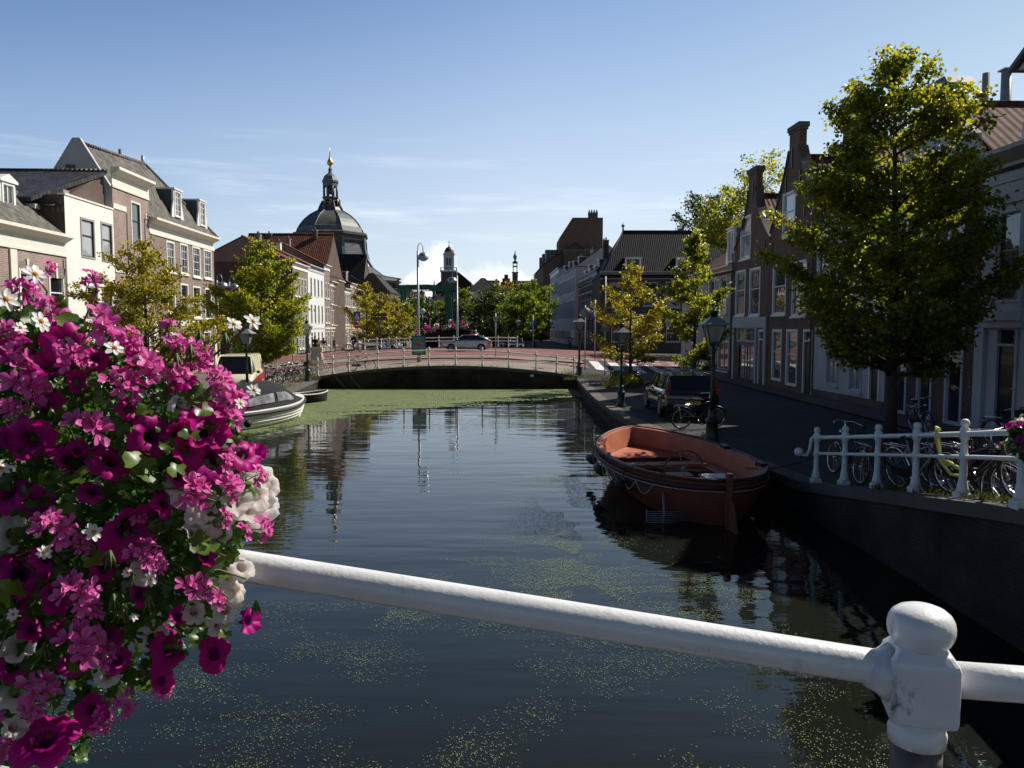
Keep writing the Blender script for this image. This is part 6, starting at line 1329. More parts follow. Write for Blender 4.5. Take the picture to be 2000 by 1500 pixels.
def person(label, loc, rz, pose='walk', top=None, bottom=None, hair=None, h=1.72, sleeves=.6, shorts=False, phase=1, skirt=False, group=None, hairlong=False):
    s = h/1.72; root = thing('person', label, 'person', loc, rz, group); root.scale = (s,)*3
    # x is forward
    if pose == 'walk':
        k = .30*phase; hipL, hipR = Vector((0, .09, .90)), Vector((0, -.09, .90)); knL, knR = Vector((.18*phase, .10, .50)), Vector((-.02*phase, -.10, .48)); anL, anR = Vector((.26*phase, .10, .09)), Vector((-.30*phase, -.10, .12)); ch = Vector((.02, 0, 1.28)); elL, elR = Vector((-.10*phase, .25, 1.12)), Vector((.12*phase, -.25, 1.12)); haL, haR = Vector((-.06*phase+.04, .27, .86)), Vector((.24*phase, -.24, .90)); hd = Vector((.03, 0, 1.60)); pel = Vector((0, 0, .94))
    elif pose == 'stand':
        hipL, hipR = Vector((0, .09, .90)), Vector((0, -.09, .90)); knL, knR = Vector((.02, .10, .49)), Vector((.03, -.10, .49)); anL, anR = Vector((0, .11, .09)), Vector((0, -.11, .09)); ch = Vector((.0, 0, 1.28)); elL, elR = Vector((-.03, .25, 1.10)), Vector((-.03, -.25, 1.10)); haL, haR = Vector((.06, .24, .88)), Vector((.08, -.22, .90)); hd = Vector((.02, 0, 1.60)); pel = Vector((0, 0, .94))
    else:                                        # cycling: saddle at .95, bars at x .62 z 1.05
        pel = Vector((-.02, 0, 1.0)); hipL, hipR = Vector((.02, .09, .98)), Vector((.02, -.09, .98)); knL, knR = Vector((.38, .10, .86)), Vector((.30, -.10, .62)); anL, anR = Vector((.22, .12, .50)), Vector((.22, -.12, .24)); ch = Vector((.12, 0, 1.33)); elL, elR = Vector((.26, .25, 1.16)), Vector((.26, -.25, 1.16)); haL, haR = Vector((.46, .26, 1.07)), Vector((.46, -.26, 1.07)); hd = Vector((.20, 0, 1.64))
    sp = pel*.45+ch*.55; nk = ch+Vector((.0, 0, .17)); shL, shR = ch+Vector((0, .17, .10)), ch+Vector((0, -.17, .10))
    tL, tR = anL+Vector((.17, 0, -.05)), anR+Vector((.17, 0, -.05))
    P = [pel, sp, ch, nk, hd-Vector((0, 0, .06)), hd+Vector((.01, 0, .06)), shL, elL, haL, haL+Vector((.03, 0, -.09)), shR, elR, haR, haR+Vector((.03, 0, -.09)), hipL, knL, anL, tL, hipR, knR, anR, tR]
    E = [(0, 1), (1, 2), (2, 3), (3, 4), (4, 5), (2, 6), (6, 7), (7, 8), (8, 9), (2, 10), (10, 11), (11, 12), (12, 13), (0, 14), (14, 15), (15, 16), (16, 17), (0, 18), (18, 19), (19, 20), (20, 21)]
    Rr = [.13, .12, .13, .055, .085, .09, .065, .042, .03, .035, .065, .042, .03, .035, .085, .055, .04, .035, .085, .055, .04, .035]
    skin_obj('body', P, E, Rr, M_skin, root)
    m = MB(); fx = hd+Vector((.095, 0, 0)); m.sphere(fx+Vector((.005, 0, -.005)), .018, M_skin, 6, 5); m.build('nose', root)
    e = MB(); e.sphere(hd+Vector((.085, .033, .02)), .011, M_black, 6, 4); e.sphere(hd+Vector((.085, -.033, .02)), .011, M_black, 6, 4); e.build('eyes', root)
    hL = shL.lerp(elL, .9 if sleeves < .7 else 1), shR.lerp(elR, .9 if sleeves < .7 else 1)
    Ps = [pel+Vector((0, 0, .0)), sp, ch, nk-Vector((0, 0, .05)), shL, hL[0], shR, hL[1]]; Es = [(0, 1), (1, 2), (2, 3), (2, 4), (4, 5), (2, 6), (6, 7)]; Rs = [.155, .145, .155, .075, .085, .062, .085, .062]
    if sleeves > .7: Ps += [haL, haR]; Es += [(5, 8), (7, 9)]; Rs += [.042, .042]
    skin_obj('shirt', Ps, Es, Rs, top, root)
    if shorts: Pt = [pel, hipL, knL+(hipL-knL)*.1, hipR, knR+(hipR-knR)*.1]; Et = [(0, 1), (1, 2), (0, 3), (3, 4)]; Rt = [.15, .105, .09, .105, .09]
    elif skirt: Pt = [pel, pel-Vector((0, 0, .2)), pel-Vector((0, 0, .45))]; Et = [(0, 1), (1, 2)]; Rt = [.14, .18, .22]
    else: Pt = [pel, hipL, knL, anL+Vector((0, 0, .02)), hipR, knR, anR+Vector((0, 0, .02))]; Et = [(0, 1), (1, 2), (2, 3), (0, 4), (4, 5), (5, 6)]; Rt = [.15, .10, .07, .058, .10, .07, .058]
    skin_obj('trousers' if not (skirt or shorts) else ('skirt' if skirt else 'shorts'), Pt, Et, Rt, bottom, root)
    hm = MB(); hm.sphere(hd+Vector((-.018, 0, .045)), .112, hair or M_hairb, 12, 8)
    if hairlong: hm.tube([hd+Vector((-.05, 0, .03)), hd+Vector((-.08, 0, -.12)), hd+Vector((-.08, 0, -.26))], [.09, .085, .05], hair or M_hairb, 10)
    hm.build('hair', root)
    for a, t in ((anL, tL), (anR, tR)): q = MB(); q.tube([a+Vector((-.05, 0, -.045)), a+Vector((.05, 0, -.045)), t+Vector((.0, 0, .0))], [.045, .048, .035], M_black, 8); q.build('shoe', root)
    return root
K = cloth; c_black = K('black_cloth', (.012, .012, .014)); c_grey = K('grey_cloth', (.12, .12, .13)); c_white = K('white_cloth', (.7, .7, .68)); c_red = K('red_cloth', (.6, .02, .03)); c_pink = K('pink_cloth', (.65, .05, .14)); c_denim = K('denim', (.03, .05, .10)); c_khaki = K('khaki_cloth', (.10, .12, .06)); c_teal = K('teal_cloth', (.02, .18, .16)); c_stripe = K('pale_striped_cloth', (.6, .55, .52))
def ppl(px, py, label, rz, D=None, **kw):
    if D is None:
        D = 84
        for i in range(6): g = at(px, py, D); D = gnd(px, py, gh(g.x, D)+.02).y
    x = at(px, py, D).x; return person(label, (x, D, gh(x, D)+.02), rz, **kw)
ppl(590, 691, 'person in dark clothes striding left past the lamp on the left bank', rad(185), top=c_black, bottom=c_black, h=1.75, sleeves=1)
ppl(616, 694, 'woman in a black top standing behind the yellow bordered notice board', rad(90), pose='stand', top=c_black, bottom=c_black, hairlong=True)
ppl(623, 690, 'person in a pale shirt and green trousers beside the white house', rad(80), top=c_white, bottom=c_khaki, phase=-1)
ppl(633, 688, 'person in a dark jacket and pale skirt walking away by the white house', rad(95), top=c_black, bottom=c_stripe, skirt=True, hairlong=True, sleeves=1)
ppl(653, 686, 'person in grey clothes walking alone towards the church', rad(85), top=c_grey, bottom=c_denim, phase=-1)
ppl(663, 675, 'person in a bright pink shirt walking on the left pavement', rad(-90), top=c_pink, bottom=c_black)
ppl(669, 673, 'person in a pale shirt beside the pink shirted walker', rad(-85), top=c_white, bottom=c_grey, phase=-1)
ppl(722, 660, 'small dark figure far along the left pavement beyond the parked cars', rad(90), top=c_black, bottom=c_black)
ppl(922, 676, 'person in a red shirt standing behind the silver hatchback', rad(90), D=73.0, pose='stand', top=c_red, bottom=c_denim)
ppl(929, 676, 'white haired person in a white shirt next to the red shirted person', rad(90), D=73.1, pose='stand', top=c_white, bottom=c_grey, hair=M_hairw)
def cyclist(px, D, rz, label, bl, **kw):
    x = at(px, 680, D).x; z = gh(x, D)+.035; b = bicycle(**kw.pop('bike', {})); b['label'] = bl; b.location = (x, D, z); b.rotation_euler = (0, 0, rz)
    p_ = person(label, (x+.30*math.cos(rz), D+.30*math.sin(rz), z), rz, pose='cycle', **kw); return p_
cyclist(702, 71.5, rad(178), 'cyclist in dark clothes riding left before the parked silver car', 'black bicycle ridden left by the dark clothed cyclist', top=c_black, bottom=c_black, sleeves=1)
cyclist(1236, 66, rad(8), 'cyclist in a pale striped shirt and teal trousers riding right at the junction', 'bicycle ridden by the cyclist in the pale striped shirt', top=c_stripe, bottom=c_teal, hair=M_hairl)
cyclist(1228, 68.5, rad(6), 'cyclist in black partly hidden by the yellow tree at the junction', 'bicycle ridden by the black clothed cyclist under the yellow tree', top=c_black, bottom=c_black)
ppl(848, 632, 'person in a pink top on the flower bridge', rad(90), D=151, top=c_pink, bottom=c_grey); ppl(1113, 676, 'dark figure walking by the pale fronts on the right bank', rad(90), D=96, top=c_grey, bottom=c_black)
# ================================================================ BOATS
M_bo = mat('orange_red_hull_paint', (.22, .063, .036), .5, var=.22, vs=1.6, bump=.15, bs=25); M_bi = mat('faded_orange_inside', (.40, .12, .06), .55, var=.2, vs=1.8, bump=.1, bs=20); M_bd = mat('dark_maroon_rubbing_strake', (.09, .025, .02), .6, var=.2)
def hull_pts(Lh, beam, n, m, bow=.5, stern=.5, p=2.4, keel=-.45, sheer=lambda t: 0, flare=.82, free=.75, s0=-1, s1=1):
    rows = []
    for i in range(n+1):
        t = s0+(s1-s0)*i/n; u = abs(t); w = beam/2*((max(0, 1-u**p))**.55 if t < 0 or bow > .6 else (max(0, 1-u**(p*.82)))**.72); zt = free+sheer(t); row = []
        for j in range(m+1):
            v = j/m; a = v*PI/2
            y = w*(math.sin(a)**.75)*(1-(1-flare)*(1-v)) if v > 0 else 0; z = keel*(1-.5*u**3)+(zt-keel*(1-.5*u**3))*(1-math.cos(a))**.85
            xx = t*Lh/2*(1-.06*(1-v)*(u**2)); row.append((xx, y, z))
        rows.append(row)
    return rows
def hull_mesh(mb, rows, mt, th=0):
    n = len(rows); m = len(rows[0])
    for s_ in (1, -1):
        vs = [(x, y*s_, z) for r in rows for x, y, z in r]; fs = [(i*m+j, (i+1)*m+j, (i+1)*m+j+1, i*m+j+1) for i in range(n-1) for j in range(m-1)]
        mb.add(vs, fs if s_ > 0 else [f[::-1] for f in fs], mt, True)
def outline(Lh, beam, n, p, z, inset=0, s0=-1, s1=1, ex=.55):
    out = []
    for i in range(n+1):
        t = s0+(s1-s0)*i/n; w = beam/2*((max(0, 1-abs(t)**p))**ex if t < 0 else (max(0, 1-abs(t)**(p*.82)))**.72); out.append((t*(Lh/2-inset), max(0, w-inset), z(t) if callable(z) else z))
    return out+[(x, -y, zz) for x, y, zz in out[::-1][1:-1]]
def orange_boat():
    # x forward = towards the bow (up the canal)
    stern = gnd(1428, 945, .22); bow = gnd(1238, 832, .42); ax = Vector((bow.x-stern.x, bow.y-stern.y, 0)); Lh = ax.length; mid = (stern+bow)/2; rz = math.atan2(ax.y, ax.x)
    root = thing('open_boat', 'weathered orange open steel boat with steering wheel moored at the right quay', 'boat', (mid.x-.05, mid.y, WZ), rz); B = 3.05; P_ = 2.7
    zt = lambda t: .84+.16*max(0, t)**2+.03*max(0, -t)**2
    h = MB(); rows = hull_pts(Lh, B, 36, 10, p=P_, keel=-.35, sheer=lambda t: zt(t)-.84, free=.84, flare=.9); hull_mesh(h, rows, M_bo); h.build('hull', root)
    g = MB(); N = 44; o1 = outline(Lh+.04, B+.04, N, P_, lambda t: zt(t)+.01); o2 = outline(Lh, B, N, P_, lambda t: zt(t)+.01, .11); n = len(o1)
    g.add(o1+o2, [(i, (i+1) % n, n+(i+1) % n, n+i) for i in range(n)], M_bi, True)
    g.tube([o1[i % n] for i in range(n+1)], .035, M_bd, 6); g.build('gunwale', root)
    iw = MB(); i1 = o2; i2 = outline(Lh, B, N, P_, lambda t: zt(t)-.42, .19); iw.add(i1+i2, [(i, (i+1) % n, n+(i+1) % n, n+i) for i in range(n)], M_bi, True)
    # side benches follow the hull; the cockpit opening is inside them
    def opening(t): return None
    zb = lambda t: .44+.12*max(0, t)**2
    i3 = []; 
    for (x, y, z) in i2:
        s_ = 1 if y > 0 else -1; t = x/(Lh/2-.19); i3.append((max(-Lh/2*.66, min(Lh/2*.52, x)), s_*max(0, min(abs(y), B/2-.62)) if abs(y) > 1e-3 else 0, .44))
    i2b = [(x, y, zb(x/(Lh/2))) for x, y, z in i2]
    iw.add(i2+i2b, [(i, (i+1) % n, n+(i+1) % n, n+i) for i in range(n)], M_bi, True); iw.build('inner_wall', root)
    bn = MB(); bn.add(i2b+i3, [(i, (i+1) % n, n+(i+1) % n, n+i) for i in range(n)], M_bi, False); bn.build('side_bench', root)
    ft = MB(); i4 = [(x*.97, y*.95, .02) for x, y, z in i3]; ft.add(i3+i4, [(i, (i+1) % n, n+(i+1) % n, n+i) for i in range(n)], M_bfloor, False); ft.build('bench_front', root)
    fl = MB(); fl.add(i4, [tuple(range(n-1, -1, -1))], M_bfloor); fl.build('floor', root)
    tw = MB(); tw.box(.45, .85, -B/2+.5, B/2-.5, .40, .49, M_bi); tw.box(.5, .8, -B/2+.6, B/2-.6, .02, .40, M_bo)
    for y in (-.6, 0, .6): tw.lathe([(.07, 0), (.07, .006)], M_black, 10, (.65, y, .49))
    tw.build('thwart', root)
    t2 = MB(); t2.box(-1.75, -1.35, -B/2+.55, B/2-.55, .40, .47, M_bi); t2.build('thwart', root)
    st = MB(); st.torus((0, 0, 0), Lh/2, .03, M_bd, 'z', 8, 4) if False else None
    o3 = outline(Lh+.06, B+.08, N, P_, lambda t: zt(t)-.13); st.tube([o3[i % n] for i in range(n+1)], .045, M_bd, 6); o4 = outline(Lh+.05, B+.07, N, P_, lambda t: zt(t)-.20); st.tube([o4[i % n] for i in range(n+1)], .012, M_greywhite, 5); st.build('rubbing_strake', root)
    # steering wheel and its console near the stern
    wx, wy = -Lh/2+1.75, .25; c = MB(); c.box(wx-.02+.1, wx+.5, wy-.25, wy+.25, .02, .62, M_bi); c.build('console', root)
    w = MB(); w.torus((0, 0, 0), .40, .017, M_wood, 'x', 32, 6)
    for i in range(6): a = i*PI/3+.2; w.tube([(0, 0, 0), (0, .39*math.cos(a), .39*math.sin(a))], .010, M_metal, 5)
    w.sphere((0, 0, 0), .05, M_metal, 8, 6); o = w.build('steering_wheel', root); o.location = (wx, wy, .78); o.rotation_euler = (0, -.25, 0)
    bx_ = MB(); bx_.box(wx-.1, wx+.35, wy-1.0, wy-.45, .44, .60, M_white); bx_.box(wx+.3, wx+.75, wy+.3, wy+.8, .45, .58, M_white); bx_.build('white_locker', root)
    # rudder hung on the stern post
    r = MB(); r.box(-Lh/2-.10, -Lh/2+.02, -.05, .05, -.3, 1.02, M_bo); r.add([(-Lh/2-.10, .03, .55), (-Lh/2-.10, .03, -.5), (-Lh/2-.62, .03, -.5), (-Lh/2-.50, .03, -.12), (-Lh/2-.22, .03, .5), (-Lh/2-.10, -.03, .55), (-Lh/2-.10, -.03, -.5), (-Lh/2-.62, -.03, -.5), (-Lh/2-.50, -.03, -.12), (-Lh/2-.22, -.03, .5)], [(0, 1, 2, 3, 4), (9, 8, 7, 6, 5), (4, 3, 8, 9), (3, 2, 7, 8), (0, 4, 9, 5)], M_bo); r.build('rudder', root)
    for t, s_ in ((-.42, 1), (.05, 1), (.45, 1), (-.45, -1), (.2, -1)):
        x = t*Lh/2; w_ = B/2*(1-abs(t)**P_)**.55; f = MB(); f.tube([(x-.24, s_*(w_+.06), .46), (x-.2, s_*(w_+.07), .46), (x+.2, s_*(w_+.07), .46), (x+.24, s_*(w_+.06), .46)], [.05, .10, .10, .05], M_rubber, 10); f.tube([(x-.2, s_*(w_+.1), .5), (x-.2, s_*(w_+.02), .82)], .01, M_drope, 5); f.build('fender', root)
    rp = MB()
    for i in range(9):
        t0 = -.75+i*.15; q = []
        for k in range(7): t = t0+.15*k/6; w_ = B/2*(1-abs(t)**P_)**.55; q.append((t*Lh/2, w_+.06, zt(t)-.2-.22*math.sin(PI*k/6)))
        rp.tube(q, .011, M_rope, 5)
    rp.build('grab_rope', root); rp = MB(); rp.tube([(.5, .55, .55), (-.1, .1, .47), (-.6, -.6, .55)], .012, M_rope, 5)
    rp.build('stern_line', root)
    # folding swim ladder hanging at the port quarter
    t = -.80; w_ = B/2*(1-abs(t)**P_)**.55; c = Vector((t*Lh/2-.1, w_*.62+.35, .0)); ld = MB(); ld.tube([c+Vector((.25, .0, .55)), c+Vector((0, .05, .18)), c+Vector((-.05, .1, -.1))], .02, M_metal, 6)
    for k in range(7): ld.tube([c+Vector((-.1, .42, .02+k*.035)), c+Vector((-.05, -.55, -.02+k*.035))], .008, M_metal, 4)
    ld.tube([c+Vector((-.1, .42, 0)), c+Vector((-.1, .42, .27))], .01, M_metal, 4); ld.tube([c+Vector((-.05, -.55, -.02)), c+Vector((-.05, -.55, .23))], .01, M_metal, 4); ld.build('swim_ladder', root)
    for t in (-.5, -.05, .3, .6): cl = MB(); w_ = B/2*(1-abs(t)**P_)**.55; cl.box(t*Lh/2-.05, t*Lh/2+.05, w_-.09, w_-.03, zt(t)+.01, zt(t)+.07, M_metal); cl.build('cleat', root)
    for t in (-.55, .15): cl = MB(); w_ = B/2*(1-abs(t)**P_)**.55; cl.obox((t*Lh/2, -w_+.06, zt(t)+.03), Matrix.Identity(3), .3, .12, .1, M_black); cl.build('mooring_bollard', root)
    return root
M_bfloor = mat('dark_red_floor', (.13, .032, .024), .7, var=.3, vs=3)
orange_boat()
a = Vector(RAILPTS[0]); r = MB(); q0 = Vector((4.75, 15.5, .2)); q1 = a+Vector((0, 0, .52)); r.tube([q0.lerp(q1, i/8)-Vector((0, 0, .10*math.sin(PI*i/8))) for i in range(9)], .013, M_drope, 6); r.tube([q1+Vector((-.03, 0, .02)), q1+Vector((0, .06, 0)), q1+Vector((.05, 0, -.02))], .013, M_drope, 6); tag(r.build('mooring_rope'), 'dark mooring rope from the orange boat to the end post of the parapet', 'rope', 'mooring ropes of the orange boat')
g = gnd(1385, 862, 0); r = MB(); r.tube([(3.95+.6, 19.6, .3), (4.9, 19.8, .22), (g.x-.15, g.y, .25)], .013, M_drope, 6); tag(r.build('mooring_rope'), 'dark mooring rope from the orange boat to the nearest street lamp', 'rope', 'mooring ropes of the orange boat')
def white_boat():
    bow = gnd(584, 800, WZ); bow = gnd(583, 809, WZ); Lh = 6.2; ang = rad(77.5); d = Vector((math.cos(ang), math.sin(ang), 0)); c = bow-d*Lh/2*.96
    root = thing('cabin_boat', 'white clinker launch with charcoal canvas cover moored on the left', 'boat', (c.x, c.y, WZ), ang); B = 2.25; P_ = 2.5
    zt = lambda t: .62+.22*max(0, t)**2
    for s0 in (0,):
        h = MB(); rows = hull_pts(Lh, B, 30, 10, p=P_, keel=-.3, sheer=lambda t: zt(t)-.62, free=.62, flare=.92); hull_mesh(h, rows, M_white)
        h.build('hull', root)
    st = MB()
    for k in range(4):
        f = .30+.17*k; o = [(x, y*1.0, z) for x, y, z in [tuple(Vector(rows[i][int(round((.45+.13*k)*10))])) for i in range(len(rows))]]
        st.tube([(x, y+.012, z) for x, y, z in o], .016, M_white, 5); st.tube([(x, -y-.012, z) for x, y, z in o], .016, M_white, 5)
    st.build('strake', root)
    N = 40; o1 = outline(Lh+.04, B+.06, N, P_, lambda t: zt(t)-.06); n = len(o1); g = MB(); g.tube([o1[i % n] for i in range(n+1)], .055, M_rubber, 8); g.build('rubbing_strake', root)
    dk = MB(); o2 = outline(Lh, B, N, P_, lambda t: zt(t)+.02); o3 = outline(Lh, B, N, P_, lambda t: zt(t)+.04, .22); dk.add(o2+o3, [(i, (i+1) % n, n+(i+1) % n, n+i) for i in range(n)], M_white, True); dk.add(o3, [tuple(range(n-1, -1, -1))], M_white); dk.build('deck', root)
    cn = MB(); stt = [(-.88, .10), (-.8, .5), (-.5, .88), (-.1, .98), (.15, .95), (.35, .62), (.55, .28), (.74, .03)]; vs = []; m = 9
    for t, hgt in stt:
        w_ = max(.05, B/2*(1-abs(t)**P_)**.55-.20)
        for j in range(m): a = PI*j/(m-1); vs.append((t*Lh/2, w_*math.cos(a)*(1 if j in (0, m-1) else .93), zt(t)+.03+hgt*math.sin(a)**.6))
    cn.add(vs, [(i*m+j, i*m+j+1, (i+1)*m+j+1, (i+1)*m+j) for i in range(len(stt)-1) for j in range(m-1)]+[tuple(range(m)), tuple(range(len(vs)-1, len(vs)-m-1, -1))], M_fabric, True); cv_ = cn.build('canopy', root)
    def side(t, f, s_, hgt):                     # point on the canopy flank
        w_ = max(.05, B/2*(1-abs(t)**P_)**.55-.20); a = f*PI/2; return (t*Lh/2, s_*(w_*math.cos(a)*.93+.03), zt(t)+.03+hgt*math.sin(a)**.6+.01)
    H = lambda t: float(np.interp(t, [q[0] for q in stt], [q[1] for q in stt]))
    for s_ in (1, -1):
        for t0, t1 in ((-.62, -.15), (-.08, .33)):
            wn = MB(); grid = [[side(t0+(t1-t0)*i/6, .05+(.20-.14*(max(0, (i-3)/3)**1.5 if t1 > 0 else 0))*j/3, s_, H(t0+(t1-t0)*i/6)) for j in range(4)] for i in range(7)]
            vs = [p for r_ in grid for p in r_]; fs = [(i*4+j, (i+1)*4+j, (i+1)*4+j+1, i*4+j+1) for i in range(6) for j in range(3)]; wn.add(vs, fs, M_clear, True); wn.build('canopy_window', cv_)
    fd = MB(); fd.sphere((-Lh/2+.2, -B/2-.1, .35), .14, M_rubber, 8, 6); fd.build('fender', root); return root
white_boat()
def row_boat():
    g = gnd(607, 789, WZ); root = thing('rowing_boat', 'small black and white open rowing boat moored ahead of the white launch', 'boat', (g.x-.45, g.y+.75, WZ), rad(-8+60)); Lh, B = 2.7, 1.25
    h = MB(); rows = hull_pts(Lh, B, 20, 8, p=2.2, keel=-.15, free=.42, flare=.9, sheer=lambda t: .1*max(0, t)**2, s0=-.78, s1=1); hull_mesh(h, rows, M_fabric); r0 = rows[0]; h.add([(x, y, z) for x, y, z in r0]+[(x, -y, z) for x, y, z in r0[::-1]], [tuple(range(2*len(r0)))], M_black); h.build('hull', root)
    i_ = MB(); rows2 = [[(x*.93, y*.9, z*.97+.02) for x, y, z in r] for r in rows]
    hull_mesh(i_, rows2, M_cargrey if False else mat('grey_boat_inside', (.16, .16, .16), .45, var=.3)); i_.build('inner_hull', root)
    g_ = MB(); pts = [(x, y, z+.01) for x, y, z in [r[-1] for r in rows]]; pts2 = [(x, -y, z) for x, y, z in pts[::-1]]; g_.tube(pts+pts2[1:]+[pts[0]], .03, M_cream, 6); g_.build('gunwale', root)
    t = MB(); t.box(-.25, .05, -.52, .52, .25, .29, M_wood); t.box(-1.0, -.75, -.42, .42, .24, .28, M_wood); t.build('thwart', root)
row_boat()
for px, D, la, ln in ((783, 84, 'small dark motor boat moored on the left bank beyond the bridge', 4.5), (778, 92, 'grey covered boat moored farther along the left bank beyond the bridge', 5.0), (1000, 92, 'pale boat moored on the right bank beyond the far railing', 5.0)):
    x = lx(D)+1.1 if px < 900 else rx(D)-1.2; root = thing('motor_boat', la, 'boat', (x, D, WZ), rad(92)); h = MB(); rows = hull_pts(ln, 1.8, 16, 8, p=2.3, keel=-.2, free=.5, flare=.9); hull_mesh(h, rows, M_cargrey if px != 1000 else M_greywhite); h.build('hull', root)
    o = outline(ln, 1.8, 20, 2.3, .5); c = MB(); n = len(o); top = [(x_*.6, y_*.5, .95) for x_, y_, z_ in o]; c.add(o+top, [(i, (i+1) % n, n+(i+1) % n, n+i) for i in range(n)]+[tuple(range(n, 2*n))], M_fabric if px != 778 else M_greysign, True); c.build('cover', root)
# ================================================================ TREES
def leafpal(name, dark, mid, light, yel, tr=.45):
    return leafmat(name, [(0, dark), (.38, mid), (.72, light), (.95, yel)], tr, .34, .6, (2.3, 2.1, 1.0))
L_lime = leafpal('lime_tree_leaves', (.040, .075, .010), (.115, .15, .016), (.24, .24, .022), (.36, .32, .02), .6)
L_yel = leafpal('yellowing_leaves', (.08, .10, .014), (.20, .18, .02), (.30, .26, .025), (.42, .30, .025), .55)
L_dark = leafpal('dark_green_leaves', (.018, .042, .010), (.04, .075, .014), (.08, .12, .018), (.15, .16, .025), .4)
L_autumn = leafpal('ochre_green_leaves', (.07, .09, .014), (.16, .15, .02), (.28, .20, .025), (.36, .16, .02), .48)
def tree(label, x, y, h, R, zc, nl, ls, m, seed=1, lean=0.0, z0=None, asym=0.0, cat='tree', group=None, prof='cone', tr=.11, clump=.34, nlimb=16, bias=0.0):
    rg = np.random.default_rng(seed); z0 = gh(x, y) if z0 is None else z0
    root = thing('tree', label, 'tree', (x, y, z0), 0, group)
    t = MB(); bend = [Vector((rg.normal(0, .05)*h*.1, rg.normal(0, .05)*h*.1, 0)) for _ in range(7)]; axis = []
    for i in range(9): f = i/8; axis.append(Vector((lean*f*f, 0, f*h*.93))+bend[min(6, i)]*f*.6)
    t.tube([Vector((0, 0, 0))]+axis[1:], [tr*1.25]+[tr*(1-.9*i/8)+.008 for i in range(1, 9)], M_bark, 10); t.build('trunk', root)
    def axis_at(z):
        f = max(0, min(1, z/(h*.93)))*8; i = min(7, int(f)); return axis[i].lerp(axis[i+1], f-i)
    def env(u):
        if prof == 'cone': return R*float(np.interp(u, [0, .11, .27, .38, .51, .67, .83, .93, 1], [.42, .64, .88, .98, .94, .74, .44, .24, .1]))
        return R*math.sqrt(max(0, 1-(2*u-1)**2))**.8
    lm = MB(); segs = []; H_ = h-zc; n1 = int(nlimb*1.5)
    for i in range(n1):
        u = ((i+.5)/n1)**.9; a = i*2.4+rg.normal(0, .35); r = env(u)*rg.choice([.60, .86, 1.0, 1.10], p=[.2, .3, .3, .2])*rg.uniform(.93, 1.07)*(1-asym*max(0, math.cos(a)))
        ze = zc+H_*min(.97, u)+rg.normal(0, .02)*H_; zb = max(zc*.8, ze-r*rg.uniform(.45, .85)); b = axis_at(zb); e = Vector((b.x+r*math.cos(a), b.y+r*math.sin(a), ze))
        if u < .12: e.z -= r*.12
        mid = b.lerp(e, .5)+Vector((0, 0, -.06*r)); rr = tr*.42*(1-.7*u)+.008; lm.tube([b, mid, e], [rr, rr*.6, .005], M_bark, 6)
        segs.append((mid, e, .9)); n2 = max(4, int(3+r*2.6))
        for j in range(n2):
            f = .25+.75*(j+.5)/n2; p = (b.lerp(mid, f*2) if f < .5 else mid.lerp(e, f*2-1)); sa = a+(1 if j % 2 else -1)*rg.uniform(.45, 1.15); l = (.16*R+.30*r)*rg.uniform(.5, 1.1)*(1.2-f*.6)
            q = p+Vector((math.cos(sa)*l, math.sin(sa)*l, rg.uniform(.0, .55)*l)); lm.tube([p, q], [max(.005, rr*.3), .003], M_bark, 4, cap=False); segs.append((p, q, 1.0))
            if r > .8:
                for k in range(2):
                    f3 = rg.uniform(.3, .9); p3 = p.lerp(q, f3); s3 = sa+rg.choice([-1, 1])*rg.uniform(.5, 1.3); l3 = l*rg.uniform(.35, .6); q3 = p3+Vector((math.cos(s3)*l3, math.sin(s3)*l3, rg.uniform(-.2, .6)*l3)); segs.append((p3, q3, .9))
    for k in range(7):
        q = axis_at(h*(.70+.035*k)); a = k*2.3; l = .10*R+.22*R*(1-k/7); segs.append((q, Vector((q.x+l*math.cos(a), q.y+l*math.sin(a), min(h*.985, q.z+.10*h))), 1.0))
    q = axis_at(h*.86); segs.append((q, Vector((q.x+lean*.15, q.y, h)), 1.6))
    lm.build('limbs', root)
    T = len(segs); A = np.array([list(p) for p, q, w in segs]); B = np.array([list(q) for p, q, w in segs]); pr = (np.linalg.norm(B-A, axis=1)+.05)*np.array([w for *_, w in segs]); pr /= pr.sum()
    k = rg.choice(T, nl, p=pr); f = rg.uniform(.0, 1.04, nl)[:, None]; sg = ls*(.85+clump)
    ct = A[k]*(1-f)+B[k]*f+rg.normal(0, 1, (nl, 3))*np.array([sg, sg, sg*.75])*rg.uniform(.4, 1.25, (nl, 1)); ct[:, 2] -= ls*.3
    s = ls*rg.uniform(.6, 1.3, nl)[:, None]
    ax = (B[k]-A[k]); ax /= (np.linalg.norm(ax, axis=1)[:, None]+1e-6); ax = ax*.5+rg.normal(0, .8, (nl, 3)); ax[:, 2] -= .55; ax /= np.linalg.norm(ax, axis=1)[:, None]
    up = rg.normal(0, .75, (nl, 3)); up[:, 2] += 1.0; up[:, 0] += .3; sd_ = np.cross(ax, up); sd_ /= np.linalg.norm(sd_, axis=1)[:, None]; nn = np.cross(sd_, ax)
    fold = rg.uniform(.05, .3, nl)[:, None]
    V = np.empty((nl, 6, 3)); V[:, 0] = ct-ax*s*.5; V[:, 1] = ct-ax*s*.18+sd_*s*.42+nn*s*fold; V[:, 2] = ct+ax*s*.22+sd_*s*.36+nn*s*fold; V[:, 3] = ct+ax*s*.62; V[:, 4] = ct+ax*s*.22-sd_*s*.36+nn*s*fold; V[:, 5] = ct-ax*s*.18-sd_*s*.42+nn*s*fold
    idx = np.arange(nl)[:, None]*6; Fc = np.concatenate([idx+np.array([[0, 1, 2, 3]]), idx+np.array([[0, 3, 4, 5]])], 0)
